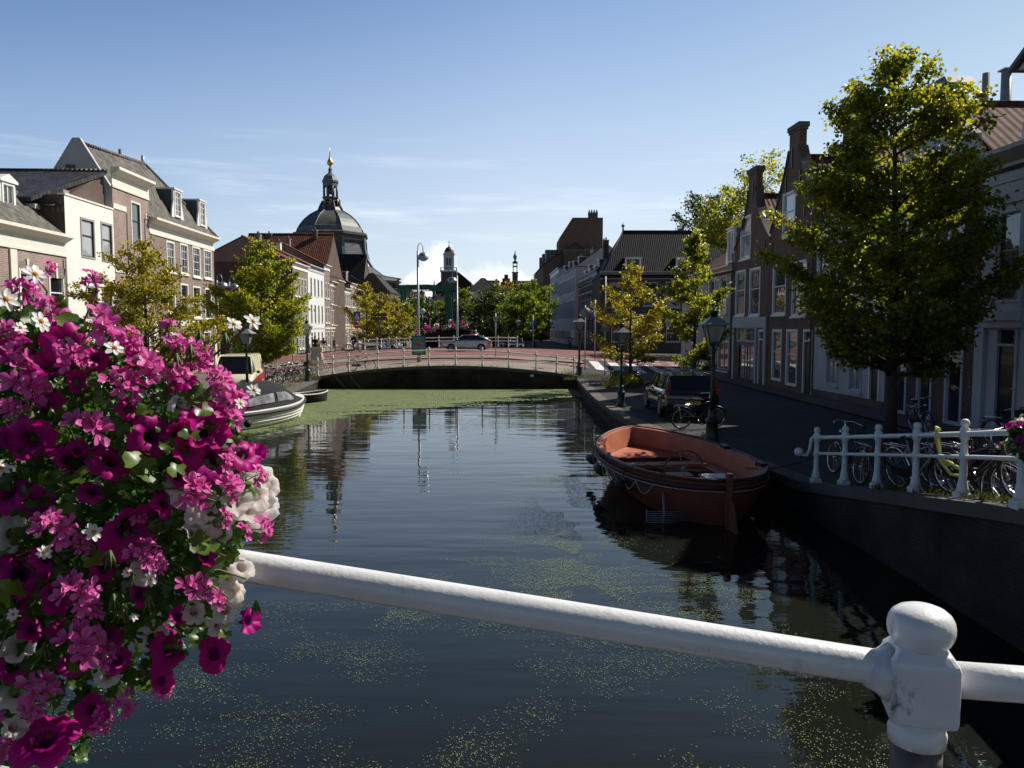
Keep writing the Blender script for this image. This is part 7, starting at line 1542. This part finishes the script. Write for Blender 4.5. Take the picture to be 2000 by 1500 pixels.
    tl = rg.uniform(0, 1, T)[k]; rad_o = np.hypot(ct[:, 0], ct[:, 1])/R; tint = np.clip(.28+bias+.34*(tl-.5)+rg.normal(0, .15, nl)+.10*(ct[:, 2]-zc)/(h-zc)+.08*rad_o, 0, 1); tint = np.concatenate([tint, tint])
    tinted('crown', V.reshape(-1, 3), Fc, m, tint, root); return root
GT = 'young lime trees along the canal'
P = lambda px, y: at(px, 640, y).x
# the big lime tree on the right
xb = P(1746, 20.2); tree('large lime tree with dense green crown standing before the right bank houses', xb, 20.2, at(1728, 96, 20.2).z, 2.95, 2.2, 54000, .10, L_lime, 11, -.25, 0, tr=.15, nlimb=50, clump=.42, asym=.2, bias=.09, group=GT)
tree('slender lime tree rising beside the nearest street lamp and estate car', P(1357, 29), 29, at(1355, 452, 29).z, 1.25, 1.7, 8500, .095, L_lime, 5, 0, 0, group=GT, tr=.085, nlimb=16, bias=.12)
tree('small yellowing lime tree behind the round planter on the right quay', P(1232, 44), 44, at(1228, 512, 44).z, 2.35, 1.3, 8500, .105, L_yel, 3, 0, 0, group=GT, tr=.09, nlimb=16, bias=.08)
# left bank
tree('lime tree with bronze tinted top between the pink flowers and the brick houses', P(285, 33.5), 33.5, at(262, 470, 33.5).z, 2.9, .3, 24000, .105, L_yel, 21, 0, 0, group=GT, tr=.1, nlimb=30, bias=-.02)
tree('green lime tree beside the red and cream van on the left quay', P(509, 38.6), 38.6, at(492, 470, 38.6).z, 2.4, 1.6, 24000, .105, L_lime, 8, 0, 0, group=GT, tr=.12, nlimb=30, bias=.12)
tree('yellowing lime tree past the junction bridge on the left bank', P(716, 88), 88, at(712, 552, 88).z, 2.6, 1.5, 6000, .2, L_yel, 31, 0, 0, group=GT, tr=.12)
tree('ochre lime tree behind the brown direction sign, left bank', P(748, 96), 96, at(752, 572, 96).z, 2.6, 1.5, 5500, .2, L_autumn, 32, 0, 0, group=GT, tr=.12)
tree('ochre green lime tree beside the dark buildings on the left bank', P(772, 108), 108, at(776, 580, 108).z, 2.3, 1.5, 4500, .22, L_autumn, 33, 0, 0, group=GT, tr=.12)
tree('greener lime tree nearest the flower bridge on the left bank', P(792, 120), 120, at(790, 588, 120).z, 2.1, 1.5, 4000, .24, L_lime, 34, 0, 0, group=GT, tr=.12)
GF = 'trees around the flower bridge'
for px, D, top, R, m, la, s in ((813, 170, 566, 4.0, L_dark, 'dark green tree under the left end of the green drawbridge beam', 41), (836, 172, 572, 3.6, L_dark, 'dark tree under the middle of the drawbridge beam', 42), (860, 175, 580, 3.2, L_lime, 'narrow green tree just left of the drawbridge leg', 43), (893, 168, 576, 2.6, L_dark, 'green tree just right of the drawbridge leg', 44), (908, 176, 556, 2.8, L_lime, 'tall green tree left of the white hip roofed house', 45)):
    tree(la, P(px, D), D, at(px, top+8, D).z, R, 1.2, 5000, .33, m, s, 0, 0, group=GF, tr=.16, prof='oval')
GR = 'trees on the far right quay'
for px, D, top, R, m, la, s, b in ((945, 132, 575, 2.6, L_dark, 'dark green tree at the right end of the flower bridge', 51, .05), (962, 120, 558, 3.2, L_dark, 'green tree left of the orange tinted tree on the far right quay', 52, -.1), (990, 126, 548, 3.6, L_autumn, 'tree with orange tinted leaves on the far right quay', 53, -.05), (1022, 98, 568, 2.6, L_lime, 'round green tree behind the parking sign', 54, -.16), (1043, 112, 546, 3.0, L_lime, 'largest green tree beside the pale fronts on the far right quay', 55, -.18)):
    tree(la, P(px, D), D, at(px, top, D).z, R*1.1, 1.6, 8000, .23, m, s, 0, 0, group=GR, tr=.14, prof='oval', bias=b)
# trees behind the roofs
tree('leafy tree top showing above the black pantiled roof at far left', -44, 62, at(70, 305, 62).z, 4.5, 9, 1700, .24, L_lime, 61, 0, 0, tr=.2, prof='oval', clump=.5, bias=.1)
tree('wispy tree top behind the mossy roof ridge at upper left', -37, 68, at(232, 286, 68).z, 3.0, 10, 900, .22, L_lime, 62, 0, 0, tr=.15, clump=.5, bias=.1)
tree('tall airy tree behind the curved spout gable, right bank', 24.2, 76, at(1480, 300, 76).z, 4.4, 8, 5200, .25, L_lime, 63, 0, 0, tr=.2, prof='oval', clump=.42, nlimb=30, bias=.12)
tree('dark dense tree behind the long black hipped roof', 30.5, 122, at(1370, 372, 122).z, 4.8, 12, 6500, .32, L_dark, 64, 0, 0, tr=.25, prof='oval', nlimb=24)
tree('bright green tree between the hipped roof and the brick gables', 20.4, 72, at(1418, 360, 72).z, 3.4, 6, 5200, .25, L_lime, 65, 0, 0, tr=.2, prof='oval', nlimb=24, bias=.12)
# plants of the round planter
V = []; Fc = []; tt = []
rg = np.random.default_rng(5)
for i in range(1500):
    a = rg.uniform(0, 2*PI); r = .95*math.sqrt(rg.uniform(0, 1)); z = rg.uniform(0, .75)*(1-r*.45); s = .05; c = np.array([PLANTER.x+r*math.cos(a), PLANTER.y+r*math.sin(a), z]); d = rg.normal(0, 1, 3); d /= np.linalg.norm(d); e = np.cross(d, rg.normal(0, 1, 3)); e /= np.linalg.norm(e); k = len(V); V += [c-d*s, c+e*s*.6, c+d*s, c-e*s*.6]; Fc.append((k, k+1, k+2, k+3)); tt.append(rg.uniform(.2, .8))
tag(tinted('shrub', V, Fc, L_lime, tt), 'low green shrub growing inside the round black ring bench', 'shrub')
# ================================================================ FLOWERS
def petalmat(name, cols, tr=.4, rough=.45, tm=(1.35, 1.2, 1.35)): return leafmat(name, cols, tr, rough, .25, tm)
P_pur = petalmat('petunia_petal', [(0, (.012, .0, .012)), (.16, (.07, .0, .05)), (.4, (.36, .004, .20)), (1, (.55, .006, .24))], .45)
P_wht = petalmat('white_petunia_petal', [(0, (.16, .12, .05)), (.18, (.45, .36, .30)), (.45, (.72, .66, .62)), (1, (.88, .86, .84))], .6, tm=(1.25, 1.2, 1.15))
P_pnk = petalmat('geranium_petal', [(0, (.36, .012, .10)), (.25, (.62, .05, .30)), (.6, (.82, .16, .52)), (1, (.92, .40, .74))], .42, tm=(1.15, 1.1, 1.05))
P_dsy = petalmat('daisy_petal', [(0, (.6, .55, .35)), (.3, (.82, .80, .72)), (1, (.86, .85, .80))], .3)
M_dcen = mat('daisy_centre', (.62, .28, .02), .8, var=.4, vs=300, bump=.5, bs=400)
L_fol = leafmat('basket_leaves', [(0, (.018, .045, .008)), (.5, (.055, .12, .018)), (1, (.17, .27, .035))], .5, .38, .6, (2.0, 2.0, 1.0))
M_stem = mat('green_stem', (.07, .11, .02), .6, var=.2); M_rstem = mat('reddish_stem', (.16, .05, .04), .6, var=.2)
class PB:
    """petal mesh: quads with a tint value each"""
    def __init__(s): s.V = []; s.F = []; s.T = []
    def grid(s, f, nu, nv, tf, wrap=False):
        k = len(s.V); N = nu if wrap else nu+1
        for j in range(nv+1):
            for i in range(N): s.V.append(f(i/nu, j/nv))
        for j in range(nv):
            for i in range(nu):
                a = k+j*N+i; b = k+j*N+(i+1) % N; s.F.append((a, b, b+N, a+N)); s.T.append(tf((i+.5)/nu, (j+.5)/nv))
    def tri(s, *p): pass
    def build(s, name, m, parent=None): 
        o = tinted(name, s.V, s.F, m, np.clip(s.T, 0, 1), parent); o.data.polygons.foreach_set('use_smooth', [True]*len(o.data.polygons)); return o
def petunia_mesh(seed, mtl):
    rg = np.random.default_rng(seed); ph = rg.uniform(0, 6, 4); am = rg.uniform(.7, 1.3, 3); lobe = rg.uniform(.9, 1.08, 5); cup = rg.uniform(-.35, .8)
    R = .041
    def f(u, v):
        a = 2*PI*u; k = 5*u % 1; li = int(5*u) % 5
        Rr = R*lobe[li]*(1-.17*abs(2*k-1)**4)*(1+.02*math.sin(23*a+ph[0]))
        if v < .28: t = v/.28; r = .0004+.0096*t**.6+.004*t**4; z = -.032*(1-t)
        else:
            t = (v-.28)/.72; r = .012+(Rr-.012)*t; z = .010*math.sqrt(t)*(1 if cup > 0 else .6)+.010*cup*t**2-.012*t**3*(cup < .3)
            z += t**2*(.0042*am[0]*math.sin(5*a+ph[1])+.0032*am[1]*math.sin(9*a+ph[2])+.0013*math.sin(17*a+ph[3]))+.004*am[2]*t**2*math.sin(2*a+ph[3]); z -= .0025*math.exp(-((k-.5)/.06)**2)*t
        return (r*math.cos(a), r*math.sin(a), z)
    b = PB(); vein = lambda u, v: min(1, v*1.15)*1.0-.06*math.exp(-(((5*u % 1)-.5)/.06)**2)+.03*math.sin(31*2*PI*u)
    b.grid(f, 45, 11, vein, wrap=True); o = b.build('petunia', mtl); me = o.data; bpy.data.objects.remove(o); return me
def geranium_floret(b, O, ax, size, rg):
    """five obovate petals: two upright, three hanging"""
    n = Vector(ax).normalized(); u = n.cross(Vector((rg.normal(0, .3), .2, 1))).normalized(); w = n.cross(u)
    for k, a in enumerate((rad(62), rad(118), rad(200), rad(270), rad(340))):
        a += rg.normal(0, .12); L_ = size*(1.0 if k > 1 else 1.1)*rg.uniform(.88, 1.08); Wd = L_*rg.uniform(.24, .31); cv_ = rg.uniform(-.25, .5); base = rg.uniform(.45, .75)
        d = u*math.cos(a)+w*math.sin(a); s_ = n.cross(d)
        def f(uu, vv, d=d, s_=s_, L_=L_, Wd=Wd, cv_=cv_):
            wv = Wd*(math.sin(PI*min(1, vv*.80+.06))**.8)*(vv**.65)*1.25+.0008 if vv < .99 else Wd*.38
            x = (uu-.5)*2*wv; z = L_*(.35*vv+cv_*vv*vv*.55)+.35*x*x/max(.002, Wd)*.9
            return tuple(O+d*(L_*vv*(1-.06*abs(uu-.5)*2))+s_*x+n*z)
        b.grid(f, 3, 5, lambda uu, vv, base=base: base*min(1, .25+vv*1.3)-.10*(uu == .5))
def geranium_mesh(seed, n, rad_):
    rg = np.random.default_rng(seed); b = PB(); st = MB(); hub = Vector((0, 0, -rad_*.9))
    for i in range(n):
        a = i*2.4+rg.normal(0, .25); r = math.sqrt((i+.5)/n); d = Vector((r*math.cos(a), r*math.sin(a), math.sqrt(max(0, 1.12-r*r))*.8)); O = hub+d*rad_*rg.uniform(.8, 1.12); ax = (d+Vector((0, 0, .35))+Vector(rg.normal(0, .22, 3))).normalized()
        geranium_floret(b, O, ax, .0215*rg.uniform(.9, 1.12), rg); st.tube([hub, hub.lerp(O, .6)+Vector((0, 0, .002)), O], .0009, M_rstem, 4, cap=False)
    st.tube([hub, hub-Vector((.004, .004, .03)), hub-Vector((.02, .0, .07))], .0017, M_stem, 5)
    o = b.build('geranium', P_pnk); me = o.data; bpy.data.objects.remove(o); s2 = st.build('x'); me2 = s2.data; bpy.data.objects.remove(s2); return me, me2
def daisy_mesh(seed):
    rg = np.random.default_rng(seed); b = PB(); n = rg.integers(6, 9); R = .0185
    for i in range(n):
        a = 2*PI*i/n+rg.normal(0, .08); L_ = R*rg.uniform(.85, 1.1); c = rg.uniform(-.35, .25)
        d = Vector((math.cos(a), math.sin(a), 0)); s_ = Vector((-math.sin(a), math.cos(a), 0))
        b.grid(lambda uu, vv, d=d, s_=s_, L_=L_, c=c: tuple(d*(.003+L_*vv)+s_*((uu-.5)*2*L_*.30*(math.sin(PI*min(1, vv*.78+.12))**.7))+Vector((0, 0, c*L_*vv*vv+.002*abs(uu-.5)*2))), 3, 5, lambda uu, vv: .3+.7*vv)
    o = b.build('daisy', P_dsy); me = o.data; bpy.data.objects.remove(o)
    m = MB(); m.sphere((0, 0, .0008), .0052, M_dcen, 12, 8, sz=.75); c = m.build('x'); me2 = c.data; bpy.data.objects.remove(c); return me, me2
PET = [petunia_mesh(100+i, P_pur) for i in range(9)]; WHT = [petunia_mesh(200+i, P_wht) for i in range(6)]; GER = [geranium_mesh(300+i, n, r) for i, (n, r) in enumerate(((6, .030), (8, .034), (5, .026), (9, .038), (7, .030), (4, .022), (7, .034)))]; DSY = [daisy_mesh(400+i) for i in range(4)]
BC = at(120, 1010, 1.30)                           # middle of the flower mass
def orient(n, roll):
    q = Vector(n).to_track_quat('Z', 'Y'); return (q.to_matrix() @ Matrix.Rotation(roll, 3, 'Z'))
CAMP = Vector((0, 0, EYE))
basket = thing('flower_basket', 'overflowing basket of pink geraniums, purple and white petunias and daisies on the near handrail', 'flower basket', tuple(BC))
def put(me, nm, px, py, D, scale, facing=.55, roll=None, jit=.35, sub=None, subn=None, nrm=None):
    p = at(px, py, D); out = Vector(((px-120)/420, -.35, -(py-980)/480)); v = (CAMP-p).normalized()
    n = nrm or (v*facing+out*(1-facing)+Vector((RNG.normal(0, jit), 0, RNG.normal(0, jit)))*.6+sd*.55).normalized()
    o = link(nm, me, basket); o.rotation_mode = 'QUATERNION'; o.rotation_quaternion = orient(n, RNG.uniform(0, 2*PI) if roll is None else roll).to_quaternion(); o.location = p-BC; o.scale = (scale,)*3
    if sub: link(subn, sub, o)
    return o
def dep(px, py):                                  # the mass bulges towards the viewer in its middle
    q = ((px-110)/430)**2+((py-1000)/480)**2; return 1.30-.22*math.sqrt(max(0, 1-min(1, q)))
GL = [(183, 537, 52, -1), (45, 562, 80, 0), (105, 598, 78, 0), (215, 622, 86, 0), (262, 655, 60, 0), (330, 632, 34, -1), (350, 668, 60, 0), (395, 695, 84, 0), (300, 708, 90, 0), (38, 705, 84, 0), (148, 690, 78, 0), (245, 740, 96, 0), (58, 745, 92, 0), (22, 790, 64, 0), (178, 818, 92, 0), (430, 735, 76, 0), (462, 775, 80, 0), (455, 812, 62, 0), (390, 958, 88, 1), (455, 945, 72, 1), (440, 900, 44, 1), (505, 925, 50, 1), (520, 1030, 58, 1), (478, 1035, 42, 1), (440, 1008, 46, 1), (108, 1020, 100, 1), (160, 1060, 56, 0), (290, 1072, 82, 1), (310, 1105, 60, 0), (148, 1148, 104, 1), (180, 1185, 66, 0), (172, 1250, 112, 1), (205, 1275, 72, 0), (85, 1342, 84, 1), (250, 1378, 70, 1), (325, 1345, 56, -1), (60, 1392, 56, 0), (205, 1418, 66, 0), (385, 1142, 78, 0), (430, 1165, 56, 0), (8, 1465, 60, 1), (95, 520, 40, -1), (350, 725, 60, 0), (15, 640, 64, 0), (275, 1008, 40, -1), (0, 1390, 50, 0)]
for i, (px, py, d, dz) in enumerate(GL):
    k = int(RNG.integers(0, 7)) if d > 50 else 5; D = dep(px, py)-.035*dz-.02; sc = (d/F*D)/(2*([.030, .034, .026, .038, .030, .022, .034][k]*1.05+.0175)); put(GER[k][0], 'geranium_head', px, py, D, sc*1.08, .6, sub=GER[k][1], subn='flower_stalk')
PL = [(0, 690, 80), (185, 700, 60), (90, 790, 70), (250, 800, 56), (130, 900, 70), (180, 960, 60), (345, 930, 60), (90, 1090, 70), (200, 1110, 60), (270, 1160, 60), (120, 1230, 60), (20, 1300, 70), (60, 1230, 60), (400, 1090, 50), (430, 860, 60), (500, 885, 50), (50, 680, 116), (128, 672, 96), (100, 722, 84), (62, 858, 118), (20, 860, 70), (295, 852, 96), (345, 850, 70), (215, 900, 96), (398, 838, 112), (412, 900, 118), (470, 888, 92), (360, 880, 80), (20, 962, 96), (62, 985, 80), (318, 985, 62), (245, 1028, 132), (40, 1120, 108), (110, 1158, 92), (332, 1268, 104), (418, 1277, 88), (482, 1213, 62), (230, 1292, 66), (182, 1385, 76), (88, 1445, 140), (345, 1205, 46), (358, 745, 66), (262, 700, 60), (245, 665, 50), (140, 1300, 60), (150, 745, 50), (30, 1180, 56), (315, 1330, 60), (375, 820, 60), (110, 640, 56), (205, 1240, 80), (150, 880, 50)]
for i, (px, py, d) in enumerate(PL):
    D = dep(px, py)+.015; put(PET[i % 9], 'petunia_flower', px, py, D, (d*.84/F*D)/.074, .5, jit=.55)
WL = [(522, 985, 56), (512, 935, 56), (400, 985, 56), (380, 1035, 50), (350, 945, 50), (450, 940, 56), (465, 1165, 44), (0, 1060, 50), (495, 970, 60), (455, 985, 60), (400, 1040, 60), (470, 1110, 50), (448, 1130, 40), (368, 965, 72), (512, 952, 78), (478, 992, 88), (425, 1020, 70), (385, 1000, 50), (505, 1010, 56), (25, 1042, 84), (12, 1130, 66), (35, 1262, 92), (458, 1150, 50), (440, 1190, 52), (425, 1222, 40), (30, 1352, 66), (285, 1105, 66), (5, 1225, 46), (300, 1245, 56), (378, 1195, 46), (210, 1320, 44), (150, 655, 40), (350, 795, 40), (25, 1420, 50)]
for i, (px, py, d) in enumerate(WL):
    D = dep(px, py)+.022; put(WHT[i % 6], 'white_petunia_flower', px, py, D, (min(d, 66)*1.05/F*D)/.074, .72, jit=.45)
DL = [(68, 536, 44), (12, 585, 46), (80, 628, 40), (224, 680, 38), (457, 634, 34), (494, 628, 34), (496, 762, 28), (182, 1040, 38), (86, 1078, 30), (292, 1132, 32), (25, 1200, 24), (2, 915, 40), (470, 788, 24), (40, 640, 26), (248, 1118, 20), (262, 1205, 18)]
for i, (px, py, d) in enumerate(DL):
    D = dep(px, py)-.05; me, ce = DSY[i % 4]; put(me, 'daisy', px, py, D, (d/F*D)/.040, .75, jit=.35, sub=ce, subn='daisy_centre')
# foliage: lobed geranium leaves and small petunia leaves filling the mass
OUTL = [(0, 585), (60, 590), (110, 625), (200, 650), (290, 690), (370, 740), (440, 800), (470, 860), (490, 930), (500, 1010), (470, 1060), (440, 1110), (470, 1160), (450, 1210), (400, 1250), (350, 1290), (300, 1330), (240, 1380), (190, 1430), (150, 1500), (130, 1560), (-320, 1560), (-420, 1300), (-420, 800), (-300, 620)]
def inside(x, y):
    c = False; n = len(OUTL)
    for i in range(n):
        (xa, ya), (xb, yb) = OUTL[i], OUTL[(i+1) % n]
        if (ya > y) != (yb > y) and x < (xb-xa)*(y-ya)/(yb-ya)+xa: c = not c
    return c
lv = PB(); rg = np.random.default_rng(77)
def leaf(b, O, n, up, s, lobes, base):
    n = n.normalized(); u = (up-n*up.dot(n)).normalized(); w = n.cross(u); k = len(b.V); ph = rg.uniform(0, 6); b.V.append(tuple(O))
    N = 15 if lobes else 9
    pts = []
    for i in range(N):
        a = -2.55+5.1*i/(N-1)
        r = s*(.62+.38*abs(math.cos(2.5*a)) if lobes else (.42+.58*math.cos(a/2)**3)) * (1 if abs(a) < 2.2 else .75)
        h = s*(.18*math.sin(3*a+ph)+.12*(r/s)**2)
        pts.append(O+u*r*math.cos(a)+w*r*math.sin(a)*(1 if lobes else .55)+n*h)
    for p in pts: b.V.append(tuple(p))
    for i in range(0, N-1, 2):
        b.F.append((k, k+1+i, k+2+i, k+3+i) if i+2 < N else (k, k+1+i, k+2+i, k+2+i)); b.T.append(base+rg.normal(0, .06))
cnt = 0
while cnt < 7500:
    px, py = rg.uniform(-260, 505), rg.uniform(585, 1555)
    if not inside(px, py): continue
    if py > 1150 and rg.uniform() < (py-1150)/420*(1.0 if px > 60 else .35): continue
    D0 = dep(px, py); dd = rg.uniform(0, 1)**1.3*.24; O = at(px, py, D0+.01+dd)-BC; v = (CAMP-at(px, py, D0)).normalized()
    n = v*.8+Vector((rg.normal(.25, .55), rg.normal(0, .4), rg.normal(.35, .55))); lob = rg.uniform() < .42
    leaf(lv, O, n, Vector((rg.normal(0, 1), rg.normal(0, 1), rg.normal(-.2, 1))), rg.uniform(.010, .019) if lob else rg.uniform(.006, .012), lob, rg.uniform(.1, .75)); cnt += 1
for px, py, s in ((270, 905, .04), (290, 925, .036), (160, 930, .03), (120, 1000, .03), (395, 800, .03), (370, 850, .028), (440, 1095, .026), (390, 1060, .034), (410, 1075, .03), (20, 1160, .04), (0, 1180, .035), (150, 820, .024), (285, 800, .026), (345, 920, .026), (120, 935, .024), (330, 870, .026), (180, 1090, .03), (120, 590, .028), (130, 625, .032), (440, 1240, .02), (370, 1240, .024), (150, 1300, .025)):
    D0 = dep(px, py); O = at(px, py, D0-.02)-BC; v = (CAMP-at(px, py, D0)).normalized(); leaf(lv, O, v*.5+Vector((rg.normal(.25, .3), 0, rg.normal(.7, .3))), Vector((rg.normal(0, 1), 0, rg.normal(0, 1))), s*.62, True, rg.uniform(.5, .95))
o = lv.build('foliage', L_fol, basket); o['kind'] = 'stuff'
st = MB()
for (px, py, d, *_ ) in GL[:20]+DL[:8]:
    a = at(px, py, dep(px, py)-.0)-BC; b = at(px*.72+30, py+95, dep(px*.7, py+90)+.08)-BC; st.tube([a, a.lerp(b, .5)+Vector((.01, .01, .012)), b], .0019, M_rstem if RNG.uniform() < .6 else M_stem, 5, cap=False)
for i in range(60):
    px, py = rg.uniform(0, 400), rg.uniform(640, 1250)
    if not inside(px+40, py): continue
    a = at(px, py, dep(px, py)+.02)-BC; b = a+Vector((rg.normal(0, .05), rg.normal(.04, .03), rg.normal(-.05, .05))); st.tube([a, a.lerp(b, .5)+Vector((.006, 0, .01)), b], .0015, M_stem, 4, cap=False)
st.build('stems', basket)['kind'] = 'stuff'
bd = MB()                                        # seed beaks and drooping buds
for px, py in ((87, 1255), (215, 1075), (240, 1180), (372, 672), (345, 690), (500, 1172), (440, 650), (390, 645), (290, 1160), (222, 1160)):
    O = at(px, py, dep(px, py)-.03)-BC
    for k in range(6): a = k*1.05; d = Vector((.35*math.cos(a), .35*math.sin(a), -1)).normalized(); bd.tube([O, O+d*.014+Vector((0, 0, .001)), O+d*.027], [.0016, .0022, .0004], M_bud, 5) if False else bd.tube([O, O+d*.014, O+d*.027], [.0016, .0022, .0004], M_stem, 5)
bd.build('buds', basket)['kind'] = 'stuff'
bx = MB(); q = at(60, 1075, 1.46)-BC; bx.box(q.x-.55, q.x+.22, q.y-.09, q.y+.09, q.z-.12, q.z+.06, M_black); bx.build('planter_box', basket)
br = MB(); br.tube([Vector((q.x-.2, q.y, q.z+.06)), Vector((q.x-.2, q.y-.2, q.z+.10)), Vector((q.x-.2, q.y-.26, q.z+.02))], .008, M_black, 6); br.build('bracket', basket)
# ---------- smaller baskets: right parapet and the flower bridge
def small_basket(label, c, R, n, scale, group=None):
    root = thing('flower_basket', label, 'flower basket', tuple(c), 0, group); rg = np.random.default_rng(int(abs(c.x*91)+7)); b = PB()
    for i in range(n):
        d = Vector(rg.normal(0, 1, 3)).normalized(); d.y = -abs(d.y)*.8; O = d*R*rg.uniform(.6, 1.05); O.z *= .75
        leaf(b, O, d+Vector(rg.normal(0, .5, 3)), Vector(rg.normal(0, 1, 3)), R*.16, True, rg.uniform(.1, .7))
    b.build('foliage', L_fol, root)['kind'] = 'stuff'
    for i in range(max(6, n//9)):
        d = Vector(rg.normal(0, 1, 3)).normalized(); d.y = -abs(d.y); d.z += .15; O = d*R*rg.uniform(.9, 1.08); O.z *= .8; k = rg.integers(0, 10)
        me, nm = (GER[k % 7][0], 'geranium_head') if k < 4 else ((PET[k % 9], 'petunia_flower') if k < 7 else (WHT[k % 6], 'white_petunia_flower'))
        o = link(nm, me, root); o.rotation_mode = 'QUATERNION'; o.rotation_quaternion = orient(d+Vector((0, -.4, .1)), rg.uniform(0, 6)).to_quaternion(); o.location = O; o.scale = (scale,)*3
    return root
q = Vector(RAILPTS[5]); small_basket('basket of white, pink and purple flowers at the right end of the parapet railing', Vector((q.x+.12, q.y-.05, q.z+.82)), .36, 420, 1.0)
q = Vector(RAILPTS[5]); small_basket('trailing lower basket of white petunias on the right parapet, at the frame edge', Vector((q.x+.22, q.y-.35, q.z+.55)), .25, 220, 1.0)
for i, (px, la) in enumerate(((800, 'pink flower basket at the left end of the flower bridge'), (815, 'pink flower basket, second from left on the flower bridge'), (833, 'pink flower basket below the red and white barrier pole'), (853, 'pink flower basket left of the drawbridge leg'), (883, 'bright pink flower basket right of the drawbridge leg'), (909, 'large rosy flower basket right of the second globe mast'), (927, 'rosy flower basket at the right end of the flower bridge'))):
    x = at(px, 632, 149.2).x; small_basket(la, Vector((x, 149.2, gh(x, 150)+1.15)), .72, 60, 8.5, 'flower baskets on the flower bridge')
